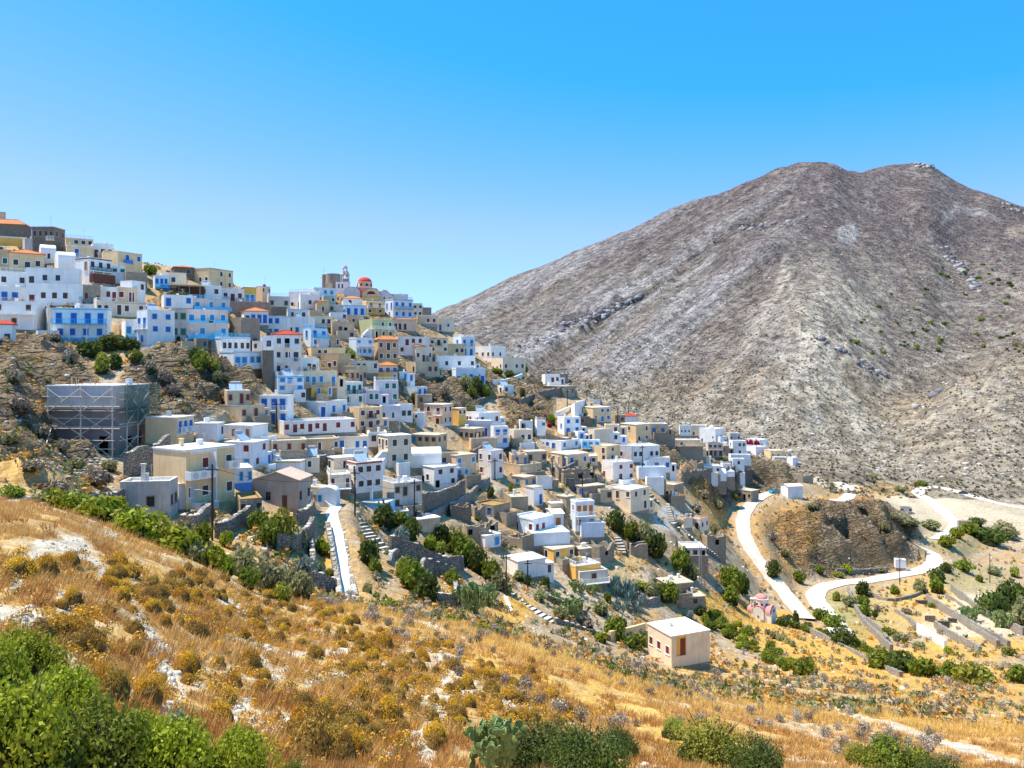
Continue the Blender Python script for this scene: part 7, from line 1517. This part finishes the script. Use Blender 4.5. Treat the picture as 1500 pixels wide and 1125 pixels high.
# building rubble under the scaffolding
pp = np.array([P3(R.uniform(75, 170), R.uniform(672, 705), 88) for _ in range(260)]); pp[:, 2] = [ground(a, b)+.1 for a, b in pp[:, :2]]
bb = MB(); bb.box(-1, 1, -.4, .4, -.3, .3); S = rs.uniform(.12, .4, len(pp)); tag(link('building_rubble', replicate('building_rubble', bb.v, bb.f, pp, np.stack([S, S, S*.5], -1), rs.uniform(0, 6.28, len(pp)), [WALL['G'], plain('broken_brick', (.50,.22,.14), .9), WALL['W'], STONEC[1]], rs.randint(0, 4, len(pp)))), kind='stuff')
for i, (a, b) in enumerate([((68,652),(76,628)),((38,690),(50,706)),((90,672),(106,664)),((86,685),(98,694)),((60,700),(74,682))]):
    p, q_ = Vector(P3(*a, 85)), Vector(P3(*b, 85)); p.z += .25; q_.z += .45; m = MB(); m.tube(Vector((0,0,0)), q_-p, .09, 4); tag(m.build('timber_beam', WALL['G'], None, tuple(p)), ['weathered beam leaning on the cliff left of scaffolding', 'beam lying at the lower left of rubble', 'beam at the foot of scaffolding', 'short beam on the building rubble', 'beam across the left rubble edge'][i], 'beam', 'beams by the building rubble')
p, q_ = Vector(P3(37, 494, 100)), Vector(P3(94, 551, 100)); p.z += 1; q_.z += 1; m = MB(); m.tube((0,0,0), q_-p, .13, 6); tag(m.build('rubble_chute', plain('rusty_pipe', (.36,.18,.12), .7), None, tuple(p)), 'long pale and rusty pipe sloping down the ravine to concrete roof', 'pipe')
# crags on the summit and along the dark rib
cr = []
for pts, n9, s9 in [([(1340,238),(1376,243)],26,3.6),([(1090,331),(1185,317)],26,3.0),([(815,474),(880,458),(942,430)],60,3.4),([(760,505),(830,478)],30,2.6),([(1385,360),(1440,430)],36,3.4),([(1196,490),(1300,552)],30,2.6),([(1470,295),(1500,310)],12,3.2)]:
    for i in range(n9):
        t = R.random()*(len(pts)-1); k = int(t); a, b = pts[k], pts[k+1]; u = a[0]+(b[0]-a[0])*(t-k)+R.gauss(0, 4); v = a[1]+(b[1]-a[1])*(t-k)+abs(R.gauss(0, 4)); x, y = cast(u, v, 430, GZ)
        if y < 1500: cr.append((x, y, ground(x, y), s9*R.uniform(.5, 1.3)))
cr = np.array(cr); tag(link('mountain_crags', replicate('mountain_crags', rockv(1)[0], rockv(1)[1], cr[:, :3], np.stack([cr[:, 3]*1.3, cr[:, 3], cr[:, 3]*.9], -1), rs.uniform(0, 6.28, len(cr)), [STONEC[1], plain('dark_crag', (.20,.18,.18), .95, 0)], rs.randint(0, 2, len(cr)))), kind='stuff')
# mountain: boulders, thorn cushions and dark shrubs
P, yy = fast_scatter(15000, 560, 1640, 420, 1420, 225, lambda u, v, y, c, x: (v < 700) & (fbm(x/45, y/60, 1234, 3) > -.05)); S = rs.uniform(.35, .9, len(P))*(rs.rand(len(P))**4*1.8+.7)
tag(link('mountain_boulders', replicate('mountain_boulders', rockv(3)[0], rockv(3)[1], P, np.stack([S, S*.8, S*.6], -1), rs.uniform(0, 6.28, len(P)), [STONEC[0], STONEC[1], STONEC[2]], rs.choice([0, 1, 2, 2], len(P)))), kind='stuff')
P, yy = fast_scatter(15000, 560, 1640, 330, 1400, 225, lambda u, v, y, c, x: (v < 730)); V_, f_ = small_cloud(320, 9, .7, lumps=2, flat=.7, tri=True)
tag(link('mountain_scrub', replicate('mountain_scrub', V_, f_, P, rs.uniform(.5, 1.3, len(P)), rs.uniform(0, 6.28, len(P)), [LM['dark'], plain('thyme_brown', (.16,.12,.09), .95, 0), LM['brush']], rs.choice([0, 1, 1, 1, 2, 2], len(P)))), kind='stuff')
P, yy = fast_scatter(120, 1180, 1560, 560, 1150, 380, lambda u, v, y, c, x: (v < 520) & (u > 1330-(v-400)) & (rs.rand(len(u)) < .8)); V_, f_ = small_cloud(330, 90, .3, lumps=4, flat=.8)
tag(link('distant_shrubs', replicate('distant_shrubs', V_, f_, P, rs.uniform(2.0, 4.5, len(P)), rs.uniform(0, 6.28, len(P)), [LM['dark'], LM['green']], rs.randint(0, 2, len(P)))), kind='stuff')
